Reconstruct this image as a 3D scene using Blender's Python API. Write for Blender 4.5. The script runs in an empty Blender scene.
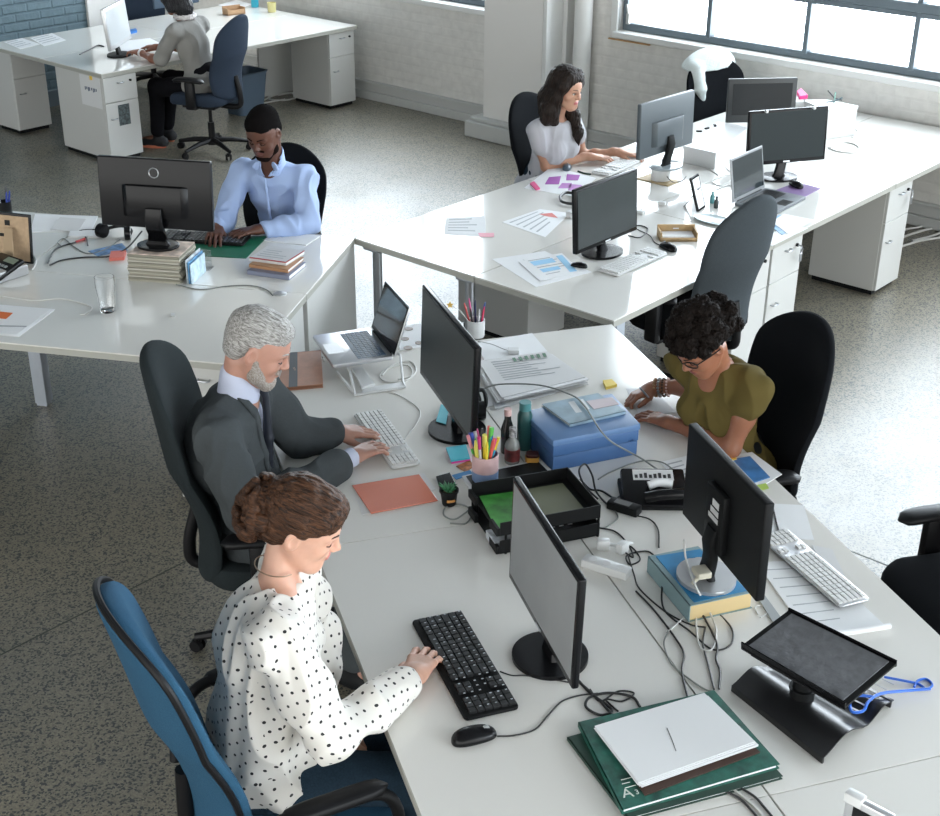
import bpy, bmesh, math, random
import numpy as np
from mathutils import Vector, Matrix, noise
from math import sin, cos, pi, radians as RAD
random.seed(7)
SC = bpy.context.scene
COL = SC.collection
# ---------------------------------------------------------------- camera numbers (world metres)
CF, CP, CR, CH = 1350.7, .45997, .009233, 2.94      # focal length in pixels, pitch, roll, height
Z = .69                                              # desk top height
_F = Vector((0, cos(CP), -sin(CP))); _rt = Vector((1, 0, 0)); _up = _rt.cross(_F)
_R = _rt*cos(CR) + _up*sin(CR); _U = -_rt*sin(CR) + _up*cos(CR)
def at(x, y, z=Z):
    """point of the world seen at photo pixel (x, y), on the level z"""
    d = _R*((x-470)/CF) - _U*((y-408)/CF) + _F
    return Vector((0, 0, CH)) + d*((z-CH)/d.z)
class Frame:
    def __init__(s, x, y, a): s.o = Vector((x, y, 0)); s.a = a; s.c = cos(a); s.s = sin(a)
    def w(s, x, y, z=0): return Vector((s.o.x + x*s.c - y*s.s, s.o.y + x*s.s + y*s.c, z))
    def loc(s, p):
        dx, dy = p[0]-s.o.x, p[1]-s.o.y
        return (dx*s.c + dy*s.s, -dx*s.s + dy*s.c)
FF = Frame(.6065, 5.3681, .31236)     # front desks
FL = Frame(-.796, 5.413, -.19956)     # left desks
FW = Frame(.619, 5.402, -.71523)      # the building: x along the window wall, y towards it
# ---------------------------------------------------------------- materials
MATS = {}
def mat(name, col, rough=.5, metal=0, spec=.5, noise_amt=0, noise_scale=20, bump=0, bump_scale=80, coat=0, alpha=1, trans=0, sheen=0, emit=None, stretch=None, sss=0):
    if name in MATS: return MATS[name]
    m = bpy.data.materials.new(name); m.use_nodes = True; nt = m.node_tree; b = nt.nodes['Principled BSDF']
    c = tuple(col)+(1,) if len(col) == 3 else col
    b.inputs['Base Color'].default_value = c
    b.inputs['Roughness'].default_value = rough; b.inputs['Metallic'].default_value = metal
    b.inputs['Specular IOR Level'].default_value = spec
    b.inputs['Coat Weight'].default_value = coat; b.inputs['Coat Roughness'].default_value = .04
    b.inputs['Alpha'].default_value = alpha
    b.inputs['Transmission Weight'].default_value = trans
    b.inputs['Sheen Weight'].default_value = sheen
    if sss:
        b.inputs['Subsurface Weight'].default_value = sss
        b.inputs['Subsurface Radius'].default_value = (.012, .004, .002)
        b.inputs['Subsurface Scale'].default_value = 1
    if emit:
        b.inputs['Emission Color'].default_value = tuple(emit[:3])+(1,); b.inputs['Emission Strength'].default_value = emit[3]
    if noise_amt or bump:
        tc = nt.nodes.new('ShaderNodeTexCoord'); mp = nt.nodes.new('ShaderNodeMapping')
        nt.links.new(tc.outputs['Object'], mp.inputs[0])
        if stretch: mp.inputs['Scale'].default_value = stretch
    if noise_amt:
        n = nt.nodes.new('ShaderNodeTexNoise'); n.inputs['Scale'].default_value = noise_scale; n.inputs['Detail'].default_value = 5
        nt.links.new(mp.outputs[0], n.inputs[0])
        r = nt.nodes.new('ShaderNodeMapRange'); r.inputs[1].default_value = .3; r.inputs[2].default_value = .7
        r.inputs[3].default_value = 1-noise_amt; r.inputs[4].default_value = 1+noise_amt
        nt.links.new(n.outputs[0], r.inputs[0])
        h = nt.nodes.new('ShaderNodeHueSaturation'); h.inputs['Color'].default_value = c
        nt.links.new(r.outputs[0], h.inputs['Value']); nt.links.new(h.outputs[0], b.inputs['Base Color'])
    if bump:
        n = nt.nodes.new('ShaderNodeTexNoise'); n.inputs['Scale'].default_value = bump_scale; n.inputs['Detail'].default_value = 4
        nt.links.new(mp.outputs[0], n.inputs[0])
        bp = nt.nodes.new('ShaderNodeBump'); bp.inputs['Strength'].default_value = bump; bp.inputs['Distance'].default_value = .01
        nt.links.new(n.outputs[0], bp.inputs['Height']); nt.links.new(bp.outputs[0], b.inputs['Normal'])
    MATS[name] = m; return m
def nodes_of(m):
    nt = m.node_tree; return nt, nt.nodes['Principled BSDF'], nt.nodes.new, nt.links.new
# ---------------------------------------------------------------- objects
def tag(o, label=None, cat=None, group=None, kind=None):
    if label: o['label'] = label
    if cat: o['category'] = cat
    if group: o['group'] = group
    if kind: o['kind'] = kind
    return o
def thing(name, label, cat, loc=(0, 0, 0), rz=0, group=None):
    o = bpy.data.objects.new(name, None); COL.objects.link(o); o.empty_display_size = .05
    o.location = loc; o.rotation_euler = (0, 0, rz); return tag(o, label, cat, group)
def mobj(name, me, m=None, parent=None, loc=None, rz=None, smooth=False):
    o = bpy.data.objects.new(name, me); COL.objects.link(o)
    if m is not None:
        for q in (m if isinstance(m, (list, tuple)) else [m]): me.materials.append(q)
    if parent: o.parent = parent
    if loc is not None: o.location = loc
    if rz is not None: o.rotation_euler = (0, 0, rz)
    if smooth: me.shade_smooth()
    return o
def kids(o): return [c for c in bpy.data.objects if c.parent is o]
def dup(root, loc, rz, label=None, group=None):
    def cp(o, parent):
        c = o.copy(); COL.objects.link(c); c.parent = parent
        for k in kids(o): cp(k, c)
        return c
    r = cp(root, None); r.location = loc; r.rotation_euler = (0, 0, rz)
    if label: r['label'] = label
    if group: r['group'] = group
    return r
class MB:
    """collects shapes and links them as ONE mesh"""
    def __init__(s): s.v = []; s.f = []; s.mi = []; s.m = 0; s.M = Matrix()
    def add(s, vs, fs):
        n = len(s.v); s.v += [tuple(s.M @ Vector(q)) for q in vs]
        s.f += [tuple(i+n for i in f) for f in fs]; s.mi += [s.m]*len(fs); return s
    def box(s, x0, x1, y0, y1, z0, z1, b=0, seg=2):
        if b <= 0:
            v = [(x, y, z) for z in (z0, z1) for y in (y0, y1) for x in (x0, x1)]
            return s.add(v, [(0, 2, 3, 1), (4, 5, 7, 6), (0, 1, 5, 4), (2, 6, 7, 3), (0, 4, 6, 2), (1, 3, 7, 5)])
        bm = bmesh.new(); bmesh.ops.create_cube(bm, size=1)
        for q in bm.verts: q.co = Vector(((x0+x1)/2+q.co.x*(x1-x0), (y0+y1)/2+q.co.y*(y1-y0), (z0+z1)/2+q.co.z*(z1-z0)))
        b = min(b, .49*min(abs(x1-x0), abs(y1-y0), abs(z1-z0)))
        bmesh.ops.bevel(bm, geom=bm.edges[:], offset=b, segments=seg, profile=.5, affect='EDGES')
        return s.bm(bm)
    def bm(s, bm):
        bm.verts.index_update(); s.add([v.co for v in bm.verts], [tuple(v.index for v in f.verts) for f in bm.faces]); bm.free(); return s
    def cyl(s, x, y, z0, z1, r0, r1=None, n=24, cap=True):
        r1 = r0 if r1 is None else r1
        return s.tube([(x, y, z0), (x, y, z1)], [r0, r1], n, cap)
    def tube(s, pts, r, n=8, cap=True):
        pts = [Vector(p) for p in pts]; N = len(pts); rr = r if isinstance(r, (list, tuple)) else [r]*N
        tan = []
        for i in range(N):
            a = pts[max(i-1, 0)]; b = pts[min(i+1, N-1)]; t = b-a
            tan.append(t.normalized() if t.length > 1e-9 else Vector((0, 0, 1)))
        ref = Vector((0, 0, 1)) if abs(tan[0].z) < .9 else Vector((1, 0, 0))
        u = tan[0].cross(ref).normalized(); vs = []; fs = []
        for i in range(N):
            u = (u - tan[i]*u.dot(tan[i])).normalized(); w = tan[i].cross(u)
            for k in range(n):
                a = 2*pi*k/n; vs.append(pts[i] + (u*cos(a)+w*sin(a))*rr[i])
        for i in range(N-1):
            for k in range(n):
                k2 = (k+1) % n; fs.append((i*n+k, i*n+k2, (i+1)*n+k2, (i+1)*n+k))
        if cap: fs.append(tuple(reversed(range(n)))); fs.append(tuple((N-1)*n+k for k in range(n)))
        return s.add(vs, fs)
    def lathe(s, prof, n=32, cx=0, cy=0):
        """profile [(r, z)...]"""
        vs = []; fs = []
        for r, z in prof:
            for k in range(n):
                a = 2*pi*k/n; vs.append((cx+r*cos(a), cy+r*sin(a), z))
        for i in range(len(prof)-1):
            for k in range(n):
                k2 = (k+1) % n; fs.append((i*n+k, i*n+k2, (i+1)*n+k2, (i+1)*n+k))
        fs.append(tuple(reversed(range(n)))); fs.append(tuple((len(prof)-1)*n+k for k in range(n)))
        return s.add(vs, fs)
    def prism(s, poly, z0, z1, b=0):
        """upright prism over a polygon (list of (x, y)), optionally bevelled"""
        n = len(poly); vs = [(x, y, z0) for x, y in poly]+[(x, y, z1) for x, y in poly]
        ar = sum(poly[i][0]*poly[(i+1) % n][1]-poly[(i+1) % n][0]*poly[i][1] for i in range(n))
        fs = [tuple(reversed(range(n))), tuple(range(n, 2*n))]+[(i, (i+1) % n, n+(i+1) % n, n+i) for i in range(n)]
        if ar < 0: fs = [tuple(reversed(f)) for f in fs]
        if b <= 0: return s.add(vs, fs)
        bm = bmesh.new(); bv = [bm.verts.new(q) for q in vs]
        for f in fs: bm.faces.new([bv[i] for i in f])
        bmesh.ops.bevel(bm, geom=bm.edges[:], offset=b, segments=2, profile=.5, affect='EDGES'); return s.bm(bm)
    def loft(s, rings, cap=True, closed=True):
        n = len(rings[0]); vs = [p for r in rings for p in r]; fs = []
        for i in range(len(rings)-1):
            for k in range(n if closed else n-1):
                k2 = (k+1) % n; fs.append((i*n+k, i*n+k2, (i+1)*n+k2, (i+1)*n+k))
        if cap: fs.append(tuple(reversed(range(n)))); fs.append(tuple((len(rings)-1)*n+k for k in range(n)))
        return s.add(vs, fs)
    def mesh(s, name):
        me = bpy.data.meshes.new(name); me.from_pydata(s.v, [], s.f); me.update()
        if any(s.mi): me.polygons.foreach_set('material_index', s.mi)
        bm = bmesh.new(); bm.from_mesh(me); bmesh.ops.recalc_face_normals(bm, faces=bm.faces); bm.to_mesh(me); bm.free()
        return me
    def build(s, name, m, parent=None, smooth=False, loc=None, rz=None, label=None):
        me = s.mesh(name)
        if smooth:
            me.shade_smooth()
            bm = bmesh.new(); bm.from_mesh(me)
            for e in bm.edges:
                if len(e.link_faces) == 2 and e.calc_face_angle(0) > .7: e.smooth = False
            bm.to_mesh(me); bm.free()
        o = mobj(name, me, m, parent, loc, rz)
        if label: o['label'] = label
        return o
def spline(pts, k=8):
    """Catmull-Rom through the points"""
    P = [Vector(p) for p in pts]; P = [P[0]*2-P[1]]+P+[P[-1]*2-P[-2]]; out = []
    for i in range(1, len(P)-2):
        for j in range(k):
            t = j/k; a, b, c, d = P[i-1:i+3]
            out.append(.5*((2*b)+(c-a)*t+(2*a-5*b+4*c-d)*t*t+(3*b-a-3*c+d)*t*t*t))
    out.append(P[-2]); return out
def rrect(w, d, r, n=5, cx=0, cy=0):
    out = []
    for qx, qy, a0 in ((1, 1, 0), (-1, 1, 90), (-1, -1, 180), (1, -1, 270)):
        for i in range(n+1):
            a = RAD(a0+90*i/n); out.append((cx+qx*(w/2-r)+r*cos(a), cy+qy*(d/2-r)+r*sin(a)))
    return out
def rz_of(fr, extra=0): return fr.a + RAD(extra)
# ================================================================= the setting
def brick_mat(name, col, mortar, scale, bump, rough=.55):
    m = mat(name, col, rough); nt, b, N, L = nodes_of(m)
    tc = N('ShaderNodeTexCoord'); mp = N('ShaderNodeMapping'); L(tc.outputs['UV'], mp.inputs[0])
    br = N('ShaderNodeTexBrick'); br.inputs['Scale'].default_value = scale; br.inputs['Color1'].default_value = tuple(col)+(1,)
    br.inputs['Color2'].default_value = tuple(c*.96 for c in col)+(1,); br.inputs['Mortar'].default_value = tuple(mortar)+(1,)
    br.inputs['Mortar Size'].default_value = .012; br.inputs['Mortar Smooth'].default_value = .6
    br.inputs['Brick Width'].default_value = .24; br.inputs['Row Height'].default_value = .075
    L(mp.outputs[0], br.inputs[0]); no = N('ShaderNodeTexNoise'); no.inputs['Scale'].default_value = 14; no.inputs['Detail'].default_value = 6
    L(mp.outputs[0], no.inputs[0]); mx = N('ShaderNodeMixRGB'); mx.blend_type = 'MULTIPLY'; mx.inputs[0].default_value = .25
    rp = N('ShaderNodeValToRGB'); rp.color_ramp.elements[0].position = .35; rp.color_ramp.elements[1].position = .65
    rp.color_ramp.elements[0].color = (.6, .6, .6, 1)
    L(no.outputs[0], rp.inputs[0]); L(br.outputs[0], mx.inputs[1]); L(rp.outputs[0], mx.inputs[2]); L(mx.outputs[0], b.inputs['Base Color'])
    ma = N('ShaderNodeMath'); ma.operation = 'SUBTRACT'; L(no.outputs[0], ma.inputs[0]); L(br.outputs['Fac'], ma.inputs[1])
    bp = N('ShaderNodeBump'); bp.inputs['Strength'].default_value = bump; bp.inputs['Distance'].default_value = .012
    L(ma.outputs[0], bp.inputs['Height']); L(bp.outputs[0], b.inputs['Normal']); return m
def wall_uv(o, ax):
    me = o.data; uv = me.uv_layers.new(name='UVMap')
    for lp in me.loops:
        c = me.vertices[lp.vertex_index].co; uv.data[lp.index].uv = (c[ax], c.z)
M_wall = brick_mat('white_painted_brick', (.72, .71, .68), (.69, .68, .65), 1, .18)
M_blue = brick_mat('blue_grey_painted_brick', (.12, .185, .22), (.105, .165, .20), 1, .8)
M_plain = mat('white_wall_paint', (.72, .71, .69), .6, bump=.08, bump_scale=30)
M_trim = mat('white_trim_paint', (.70, .71, .70), .4)
M_base = mat('grey_white_skirting', (.50, .51, .50), .45)
M_wframe = mat('grey_window_steel', (.12, .155, .18), .4)
M_ceil = mat('ceiling_paint', (.30, .31, .32), .8)
# floor: polished speckled concrete
M_floor = mat('polished_concrete', (.2, .2, .18), .3); nt, b, N, L = nodes_of(M_floor)
tc = N('ShaderNodeTexCoord')
def nz(s, d=3, rough=.5):
    n = N('ShaderNodeTexNoise'); n.inputs['Scale'].default_value = s; n.inputs['Detail'].default_value = d; n.inputs['Roughness'].default_value = rough
    L(tc.outputs['Object'], n.inputs[0]); return n
def ramp(src, stops):
    r = N('ShaderNodeValToRGB'); e = r.color_ramp.elements
    while len(e) < len(stops): e.new(.5)
    for q, (p, c) in zip(e, stops): q.position = p; q.color = tuple(c)+(1,)
    L(src, r.inputs[0]); return r
vo = N('ShaderNodeTexVoronoi'); vo.inputs['Scale'].default_value = 145; vo.inputs['Randomness'].default_value = 1; L(tc.outputs['Object'], vo.inputs[0])
sp = ramp(vo.outputs['Color'], [(0, (.025, .032, .035)), (.30, (.05, .055, .055)), (.36, (.215, .19, .145)), (1, (.32, .285, .215))])
n2 = nz(150, 2); sp2 = ramp(n2.outputs[0], [(.38, (.25, .25, .24)), (.56, (1, 1, 1))])
big = nz(.55, 5, .6); bg = ramp(big.outputs[0], [(.3, (.75, .78, .80)), (.7, (1.1, 1.08, 1.02))])
m1 = N('ShaderNodeMixRGB'); m1.blend_type = 'MULTIPLY'; m1.inputs[0].default_value = .35; L(sp.outputs[0], m1.inputs[1]); L(sp2.outputs[0], m1.inputs[2])
m2 = N('ShaderNodeMixRGB'); m2.blend_type = 'MULTIPLY'; m2.inputs[0].default_value = 1; L(m1.outputs[0], m2.inputs[1]); L(bg.outputs[0], m2.inputs[2])
L(m2.outputs[0], b.inputs['Base Color'])
rr = nz(2.2, 6, .65); rm = N('ShaderNodeMapRange'); rm.inputs[1].default_value = .3; rm.inputs[2].default_value = .7; rm.inputs[3].default_value = .36; rm.inputs[4].default_value = .56
L(rr.outputs[0], rm.inputs[0]); L(rm.outputs[0], b.inputs['Roughness']); b.inputs['Specular IOR Level'].default_value = .8
b.inputs['Coat Weight'].default_value = .55; b.inputs['Coat Roughness'].default_value = .27
bp = N('ShaderNodeBump'); bp.inputs['Strength'].default_value = .05; bp.inputs['Distance'].default_value = .004; L(n2.outputs[0], bp.inputs['Height']); L(bp.outputs[0], b.inputs['Normal'])

YW = FW.loc(at(358, 97, 0))[1] + .05          # inner face of the window wall
XL = FW.loc(at(60, 105, 0))[0] - .02          # inner face of the blue brick wall
def room(name, mb, m, ax=None, smooth=False):
    o = mb.build(name, m, loc=(FW.o.x, FW.o.y, 0), rz=FW.a, smooth=smooth)
    o['kind'] = 'structure'
    if ax is not None: wall_uv(o, ax)
    return o
CEIL = 4.3; XR = 9.0; YB = -11.0
room('floor', MB().box(XL-1.7, XR, YB, YW+.4, -.12, 0), M_floor)
room('ceiling', MB().box(XL-1.7, XR, YB, YW+.4, CEIL, CEIL+.12), M_ceil)
SILL, WTOP = .955, 3.45
WIN = [(-2.99, 6.5), (-7.0, -4.22)]              # two long windows in the window wall
wl = MB(); T = .35
wl.box(XL-1.7, XR, YW, YW+T, 0, SILL); wl.box(XL-1.7, XR, YW, YW+T, WTOP, CEIL)
for a, c in ((XL-1.7, WIN[1][0]), (WIN[1][1], WIN[0][0]), (WIN[0][1], XR)): wl.box(a, c, YW, YW+T, SILL, WTOP)
room('wall_back', wl, M_wall, 0)
room('wall_left', MB().box(XL-.3, XL, YB, 2.50, 0, CEIL), M_blue, 1)
XF = XL-1.5                                    # behind the pillar the room steps back
room('trim_6', MB().box(XL-.3, XL+.03, 2.50, 2.82, 0, CEIL), M_plain)
room('wall_left_far', MB().box(XF-.1, XF, 2.4, YW, 0, CEIL), M_wall, 1)
# pillar with its skirting, the white corner strip and the round down-pipe beside it
PX0 = FW.loc(at(471, 138, 0))[0]
room('trim_1', MB().box(-4.07, -3.48, YW-.30, YW, 0, CEIL), M_plain)
pb = MB().box(-4.19, -3.36, YW-.40, YW, 0, .13, .01); pb.box(-4.16, -3.39, YW-.37, YW, .13, .165, .01)
room('trim_2', pb, M_base)
st = MB().box(-3.478, -3.44, YW-.30, YW, .17, CEIL, .004); st.box(-3.44, -3.40, YW-.10, YW, .17, CEIL, .004); room('trim_3', st, M_trim)
room('trim_4', MB().cyl(-3.25, YW-.09, 0, CEIL, .07, n=32), M_trim, smooth=True)
for n_, (a, c) in (('baseboard_back', (XF, -4.2)), ('baseboard_right', (-3.36, XR))):
    q = MB().box(a, c, YW-.055, YW, 0, .075, .006); q.box(a, c, YW-.035, YW, .075, .145, .006); q.box(a, c, YW-.05, YW, .145, .165, .006)
    room(n_, q, M_base)
room('baseboard_left', MB().box(XL, XL+.03, YB, 2.50, 0, .14, .006), M_wframe)
M_glass = mat('window_glass', (1, 1, 1), .02); nt, b, N, L = nodes_of(M_glass)
tr = N('ShaderNodeBsdfTransparent'); gl = N('ShaderNodeBsdfGlossy'); gl.inputs['Roughness'].default_value = .02
mx = N('ShaderNodeMixShader'); mx.inputs[0].default_value = .06; L(tr.outputs[0], mx.inputs[1]); L(gl.outputs[0], mx.inputs[2])
L(mx.outputs[0], nt.nodes['Material Output'].inputs['Surface'])
for i, (a, c) in enumerate(WIN):
    o = bpy.data.objects.new('window_%d' % (i+1), None); COL.objects.link(o); o.location = FW.w(a, YW, SILL); o.rotation_euler = (0, 0, FW.a)
    o['kind'] = 'structure'; w = c-a; h = WTOP-SILL
    fr = MB(); y0, y1 = .06, .12
    fr.box(0, w, y0, y1, 0, .055, .006); fr.box(0, w, y0, y1, h-.05, h, .006)
    fr.box(0, .04, y0, y1, .04, h-.04, .006); fr.box(w-.04, w, y0, y1, .04, h-.04, .006)
    fr.box(.04, w-.04, y0-.01, y1, .38, .415, .006); fr.box(.04, w-.04, y0-.02, y1, .415, .475, .006)
    fr.box(.04, w-.04, y0-.01, y1, 1.45, 1.50, .006)
    if i == 0: xs = [.765+.785*k for k in range(int((w-.3)/.785))]
    else: xs = [w-.9*(k+1) for k in range(int((w-.2)/.9))]
    bars = MB()
    for x in xs: bars.box(x-.018, x+.018, y0-.012, y1, .04, h-.04, .004)
    fr.build('window_frame', M_wframe, o); bars.build('glazing_bar', M_wframe, o)
    MB().box(.03, w-.03, .095, .101, .03, h-.03).build('pane', M_glass, o)
    s = MB().box(-.02, w+.02, -.045, .07, -.05, -.002, .008); s.build('window_sill', M_trim, o)
    s = MB().box(-.06, 0, -.01, .07, -.04, h+.06, .004); s.box(w, w+.06, -.01, .07, -.04, h+.06, .004); s.box(-.06, w+.06, -.01, .07, h, h+.06, .004)
    s.build('window_surround', M_trim, o)
    if i == 0:
        MB().box(-.05, .33, -.052, -.03, -.062, -.052, .003).build('bare_wood_sill_edge', mat('bare_sill_wood', (.45, .27, .12), .6), o)
        lt = MB().box(.045, .075, .035, .06, .05, .13, .005); lt.tube([(.06, .045, .12), (.06, .03, .17), (.06, .02, .2)], .008)
        lt.build('window_latch', mat('latch_metal', (.6, .6, .58), .35, .8), o)
# thin floor joints
jt = MB()
jt.box(-.753, -.747, YB, -1.75, 0, .0012); jt.box(.9, XR, .047, .053, 0, .0011); jt.box(XL, -.75, -2.603, -2.597, 0, .0011)
room('trim_5', jt, mat('floor_joint', (.05, .06, .05), .5))

# ================================================================= light: an overcast bright sky through the windows, softer daylight from the open side behind the camera
wd = bpy.data.worlds.new('World'); SC.world = wd; wd.use_nodes = True; nt = wd.node_tree
bgn = nt.nodes['Background']; tcw = nt.nodes.new('ShaderNodeTexCoord'); dp = nt.nodes.new('ShaderNodeVectorMath'); dp.operation = 'DOT_PRODUCT'
wdir = Vector((-sin(FW.a), cos(FW.a), .35)).normalized(); dp.inputs[1].default_value = wdir
nt.links.new(tcw.outputs['Generated'], dp.inputs[0])
cr = nt.nodes.new('ShaderNodeValToRGB'); e = cr.color_ramp.elements
SKY_LO, SKY_HI = .9, 6.0
e[0].position = .42; e[0].color = (.29, .292, .285, 1); e[1].position = .8; e[1].color = (.82, .92, 1, 1)
mr = nt.nodes.new('ShaderNodeMapRange'); mr.inputs[1].default_value = -1; mr.inputs[2].default_value = 1
nt.links.new(dp.outputs['Value'], mr.inputs[0]); nt.links.new(mr.outputs[0], cr.inputs[0]); nt.links.new(cr.outputs[0], bgn.inputs[0])
bgn.inputs[1].default_value = SKY_HI
for a, c in WIN:
    ld = bpy.data.lights.new('window_daylight', 'AREA'); ld.shape = 'RECTANGLE'; ld.size = c-a; ld.size_y = WTOP-SILL
    ld.energy = 10; ld.cycles.is_portal = True
    lo = bpy.data.objects.new('window_daylight', ld); COL.objects.link(lo); lo.location = FW.w((a+c)/2, YW+.3, (SILL+WTOP)/2)
    lo.rotation_euler = (Vector((sin(FW.a), -cos(FW.a), 0))).to_track_quat('-Z', 'Z').to_euler()
# ================================================================= camera
cam = bpy.data.cameras.new('camera'); co = bpy.data.objects.new('camera', cam); COL.objects.link(co); SC.camera = co
cam.sensor_fit = 'HORIZONTAL'; cam.sensor_width = 36; cam.lens = CF/940*36; cam.clip_start = .05; cam.clip_end = 200
co.location = (0, 0, CH); co.rotation_euler = Matrix((_R, _U, -_F)).transposed().to_euler()
vs_ = SC.view_settings; vs_.view_transform = 'Standard'; vs_.look = 'None'; vs_.gamma = 1; vs_.exposure = 1.1; vs_.use_curve_mapping = False
SC.cycles.use_denoising = True
SC.cycles.max_bounces = 8; SC.cycles.diffuse_bounces = 4; SC.cycles.glossy_bounces = 4; SC.cycles.transparent_max_bounces = 16; SC.cycles.caustics_reflective = False; SC.cycles.caustics_refractive = False
SC.cycles.sample_clamp_indirect = 6
# ================================================================= desks
M_desk = mat('white_desk_laminate', (.765, .75, .71), .10, spec=.5, coat=.25)
M_edge = mat('grey_desk_edging', (.42, .42, .38), .4)
M_panel = mat('white_desk_panel', (.58, .585, .57), .45)
M_steel = mat('satin_steel', (.45, .47, .5), .28, .9)
M_legw = mat('grey_powder_coated_leg', (.42, .46, .52), .4, .2)
M_dark = mat('dark_plastic', (.010, .011, .012), .5, spec=.15)
M_chrome = mat('chrome', (.75, .76, .78), .12, 1)
M_seam = mat('desk_gap_rubber', (.22, .21, .18), .6)
def desk(fr, x0, x1, y0, y1, label, group, legs=(), panels=()):
    """a desk whose top spans x0..x1, y0..y1 in the frame; legs = local corner tuples; panels = (x0,x1,y0,y1)"""
    t = thing('office_desk', label, 'desk', fr.w(x0, y0), fr.a, group); w, d = x1-x0, y1-y0; g = .0004
    top = MB().box(g, w-g, g, d-g, Z-.032, Z, .002, 1); top.m = 1
    tp = MB(); tp.box(g+.001, w-g-.001, g+.001, d-g-.001, Z-.006, Z, .0007, 1); tp.m = 1; tp.box(g, w-g, g, d-g, Z-.032, Z-.0065)
    tp.build('desktop', [M_desk, M_edge], t)
    for (lx, ly, kind) in legs:
        q = MB()
        if kind == 'round': q.cyl(lx, ly, .012, Z-.05, .024, n=20); q.cyl(lx, ly, 0, .012, .032, n=20); q.box(lx-.05, lx+.05, ly-.05, ly+.05, Z-.05, Z-.032, .004)
        else: q.box(lx-.032, lx+.032, ly-.032, ly+.032, .012, Z-.032, .005); q.box(lx-.026, lx+.026, ly-.026, ly+.026, 0, .012)
        q.build('leg', M_steel if kind == 'round' else M_legw, t, smooth=True)
    for (a, b_, c, e_) in panels: MB().box(a, b_, c, e_, .02, Z-.032, .002, 1).build('end_panel', M_panel, t)
    return t
def pedestal(fr, x, y, rot, label, w=.31, d=.44, h=None, drawers=(.2,), key=False, group=None, paper=False, window=False):
    """drawer cabinet; front faces local -y; x, y = front left corner on the frame"""
    h = h or Z-.036
    t = thing('drawer_cabinet', label, 'cabinet', fr.w(x, y), fr.a+rot, group)
    MB().box(0, w, .018, d, .03, h, .002, 1).build('body', M_panel, t)
    MB().box(.015, w-.015, .03, d-.02, 0, .03).build('plinth', M_dark, t)
    zt = h-.004; hs = list(drawers); cuts = []
    for q in hs: cuts.append((zt-q, zt)); zt -= q+.004
    cuts.append((.034, zt))
    for i, (a, b_) in enumerate(cuts):
        dr = MB().box(.002, w-.002, 0, .018, a, b_, .0015, 1).build('drawer' if i < len(cuts)-1 else 'door', M_panel, t)
        hz = b_-.05 if i < len(cuts)-1 else b_-.12
        hx = w*.5 if i < len(cuts)-1 else w*.22
        MB().tube(spline([(hx-.025, 0, hz), (hx-.022, -.02, hz), (hx+.022, -.02, hz), (hx+.025, 0, hz)], 5), .004).build('handle', M_steel, dr, smooth=True)
    q = MB(); zk = h-.05; q.tube([(w*.8, .002, zk), (w*.8, -.012, zk)], .009, 12); q.build('lock', M_dark, t, smooth=True)
    if key:
        q = MB(); q.tube([(w*.8, -.01, zk), (w*.8, -.035, zk)], .004, 8); q.tube(spline([(w*.8, -.03, zk-.002), (w*.8+.012, -.034, zk-.02), (w*.8, -.03, zk-.04), (w*.8-.012, -.034, zk-.02), (w*.8, -.03, zk-.002)], 4), .002, 6)
        q.box(w*.8-.012, w*.8+.012, -.036, -.028, zk-.085, zk-.04, .004); q.build('key', M_steel, t)
    if window: MB().box(w*.36, w*.70, -.0025, .002, h*.42, h*.66, .001, 1).build('dark_sticker', mat('sticker_photo', (.06, .08, .085), .35, noise_amt=.9, noise_scale=60), t)
    if paper:
        p = MB().box(-.0015, 0, .04, .30, h-.24, h-.01).build('paper_notice', mat('paper_white', (.72, .73, .74), .8), t)
        q = MB()
        for k, xx in enumerate((.09, .11, .128, .15, .175, .19, .21, .23)): q.box(-.0022, -.0015, xx, xx+.012, h-.115-(k % 3)*.006, h-.095)
        q.build('handwriting', mat('ink_blue', (.06, .09, .16), .6), p)
        MB().box(-.003, -.0015, .13, .165, h-.035, h-.005).build('yellow_note', mat('sticky_yellow', (.9, .62, .1), .7), p)
    return t
W8 = .795; L8 = 1.395
gF = 'white desks of the front group'
# front group: x -1.59..0, rows going towards the camera
names = [('white desk under the black letter trays and silver laptop, of the suited man', 'white desk of the woman in the olive top with the blue box'),
         ('white desk of the woman in the polka dot blouse with black keyboard', 'white desk under the black laptop riser and white slim keyboard'),
         ('nearest white desk at the bottom edge of the photo, left of the seam', 'nearest white desk in the bottom right corner of the photo')]
for r in range(3):
    y1 = -r*1.393; y0 = y1-1.3925
    lg = [] if r else [(W8-.06, 1.33, 'sq')]
    desk(FF, -1.59, -.779, y0, y1, names[r][0], gF, legs=[(.40, .06, 'sq'), (.07, 1.33, 'sq')] if r == 0 else [(.40, .06, 'sq')])
    desk(FF, -.777, 0, y0, y1, names[r][1], gF, legs=[(.73, 1.33, 'sq')] if r != 1 else [(.73, .06, 'sq')])
# left group
gL = 'white desks of the left group'
desk(FL, -1.40, 0, -.52, .273, 'white desk with the drinking glass and pile of three books', gL, legs=[(.03, .78, 'sq')], panels=[(1.36, 1.385, .03, .78)])
desk(FL, -1.40, 0, .276, 1.07, 'white desk of the man in the light blue shirt', gL, panels=[(1.372, 1.397, .01, .78)])
desk(FL, -2.80, -1.404, -.52, .272, 'white desk at the left edge with the desk phone and papers', gL, legs=[(.05, .05, 'sq')])
desk(FL, -2.80, -1.404, .276, 1.07, 'white desk at the left edge behind the picture frame', gL)
pedestal(FL, -.335, -.50, 0, 'white drawer cabinet with black lock behind the suited man\'s chair', drawers=(.28,), w=.29)
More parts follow.
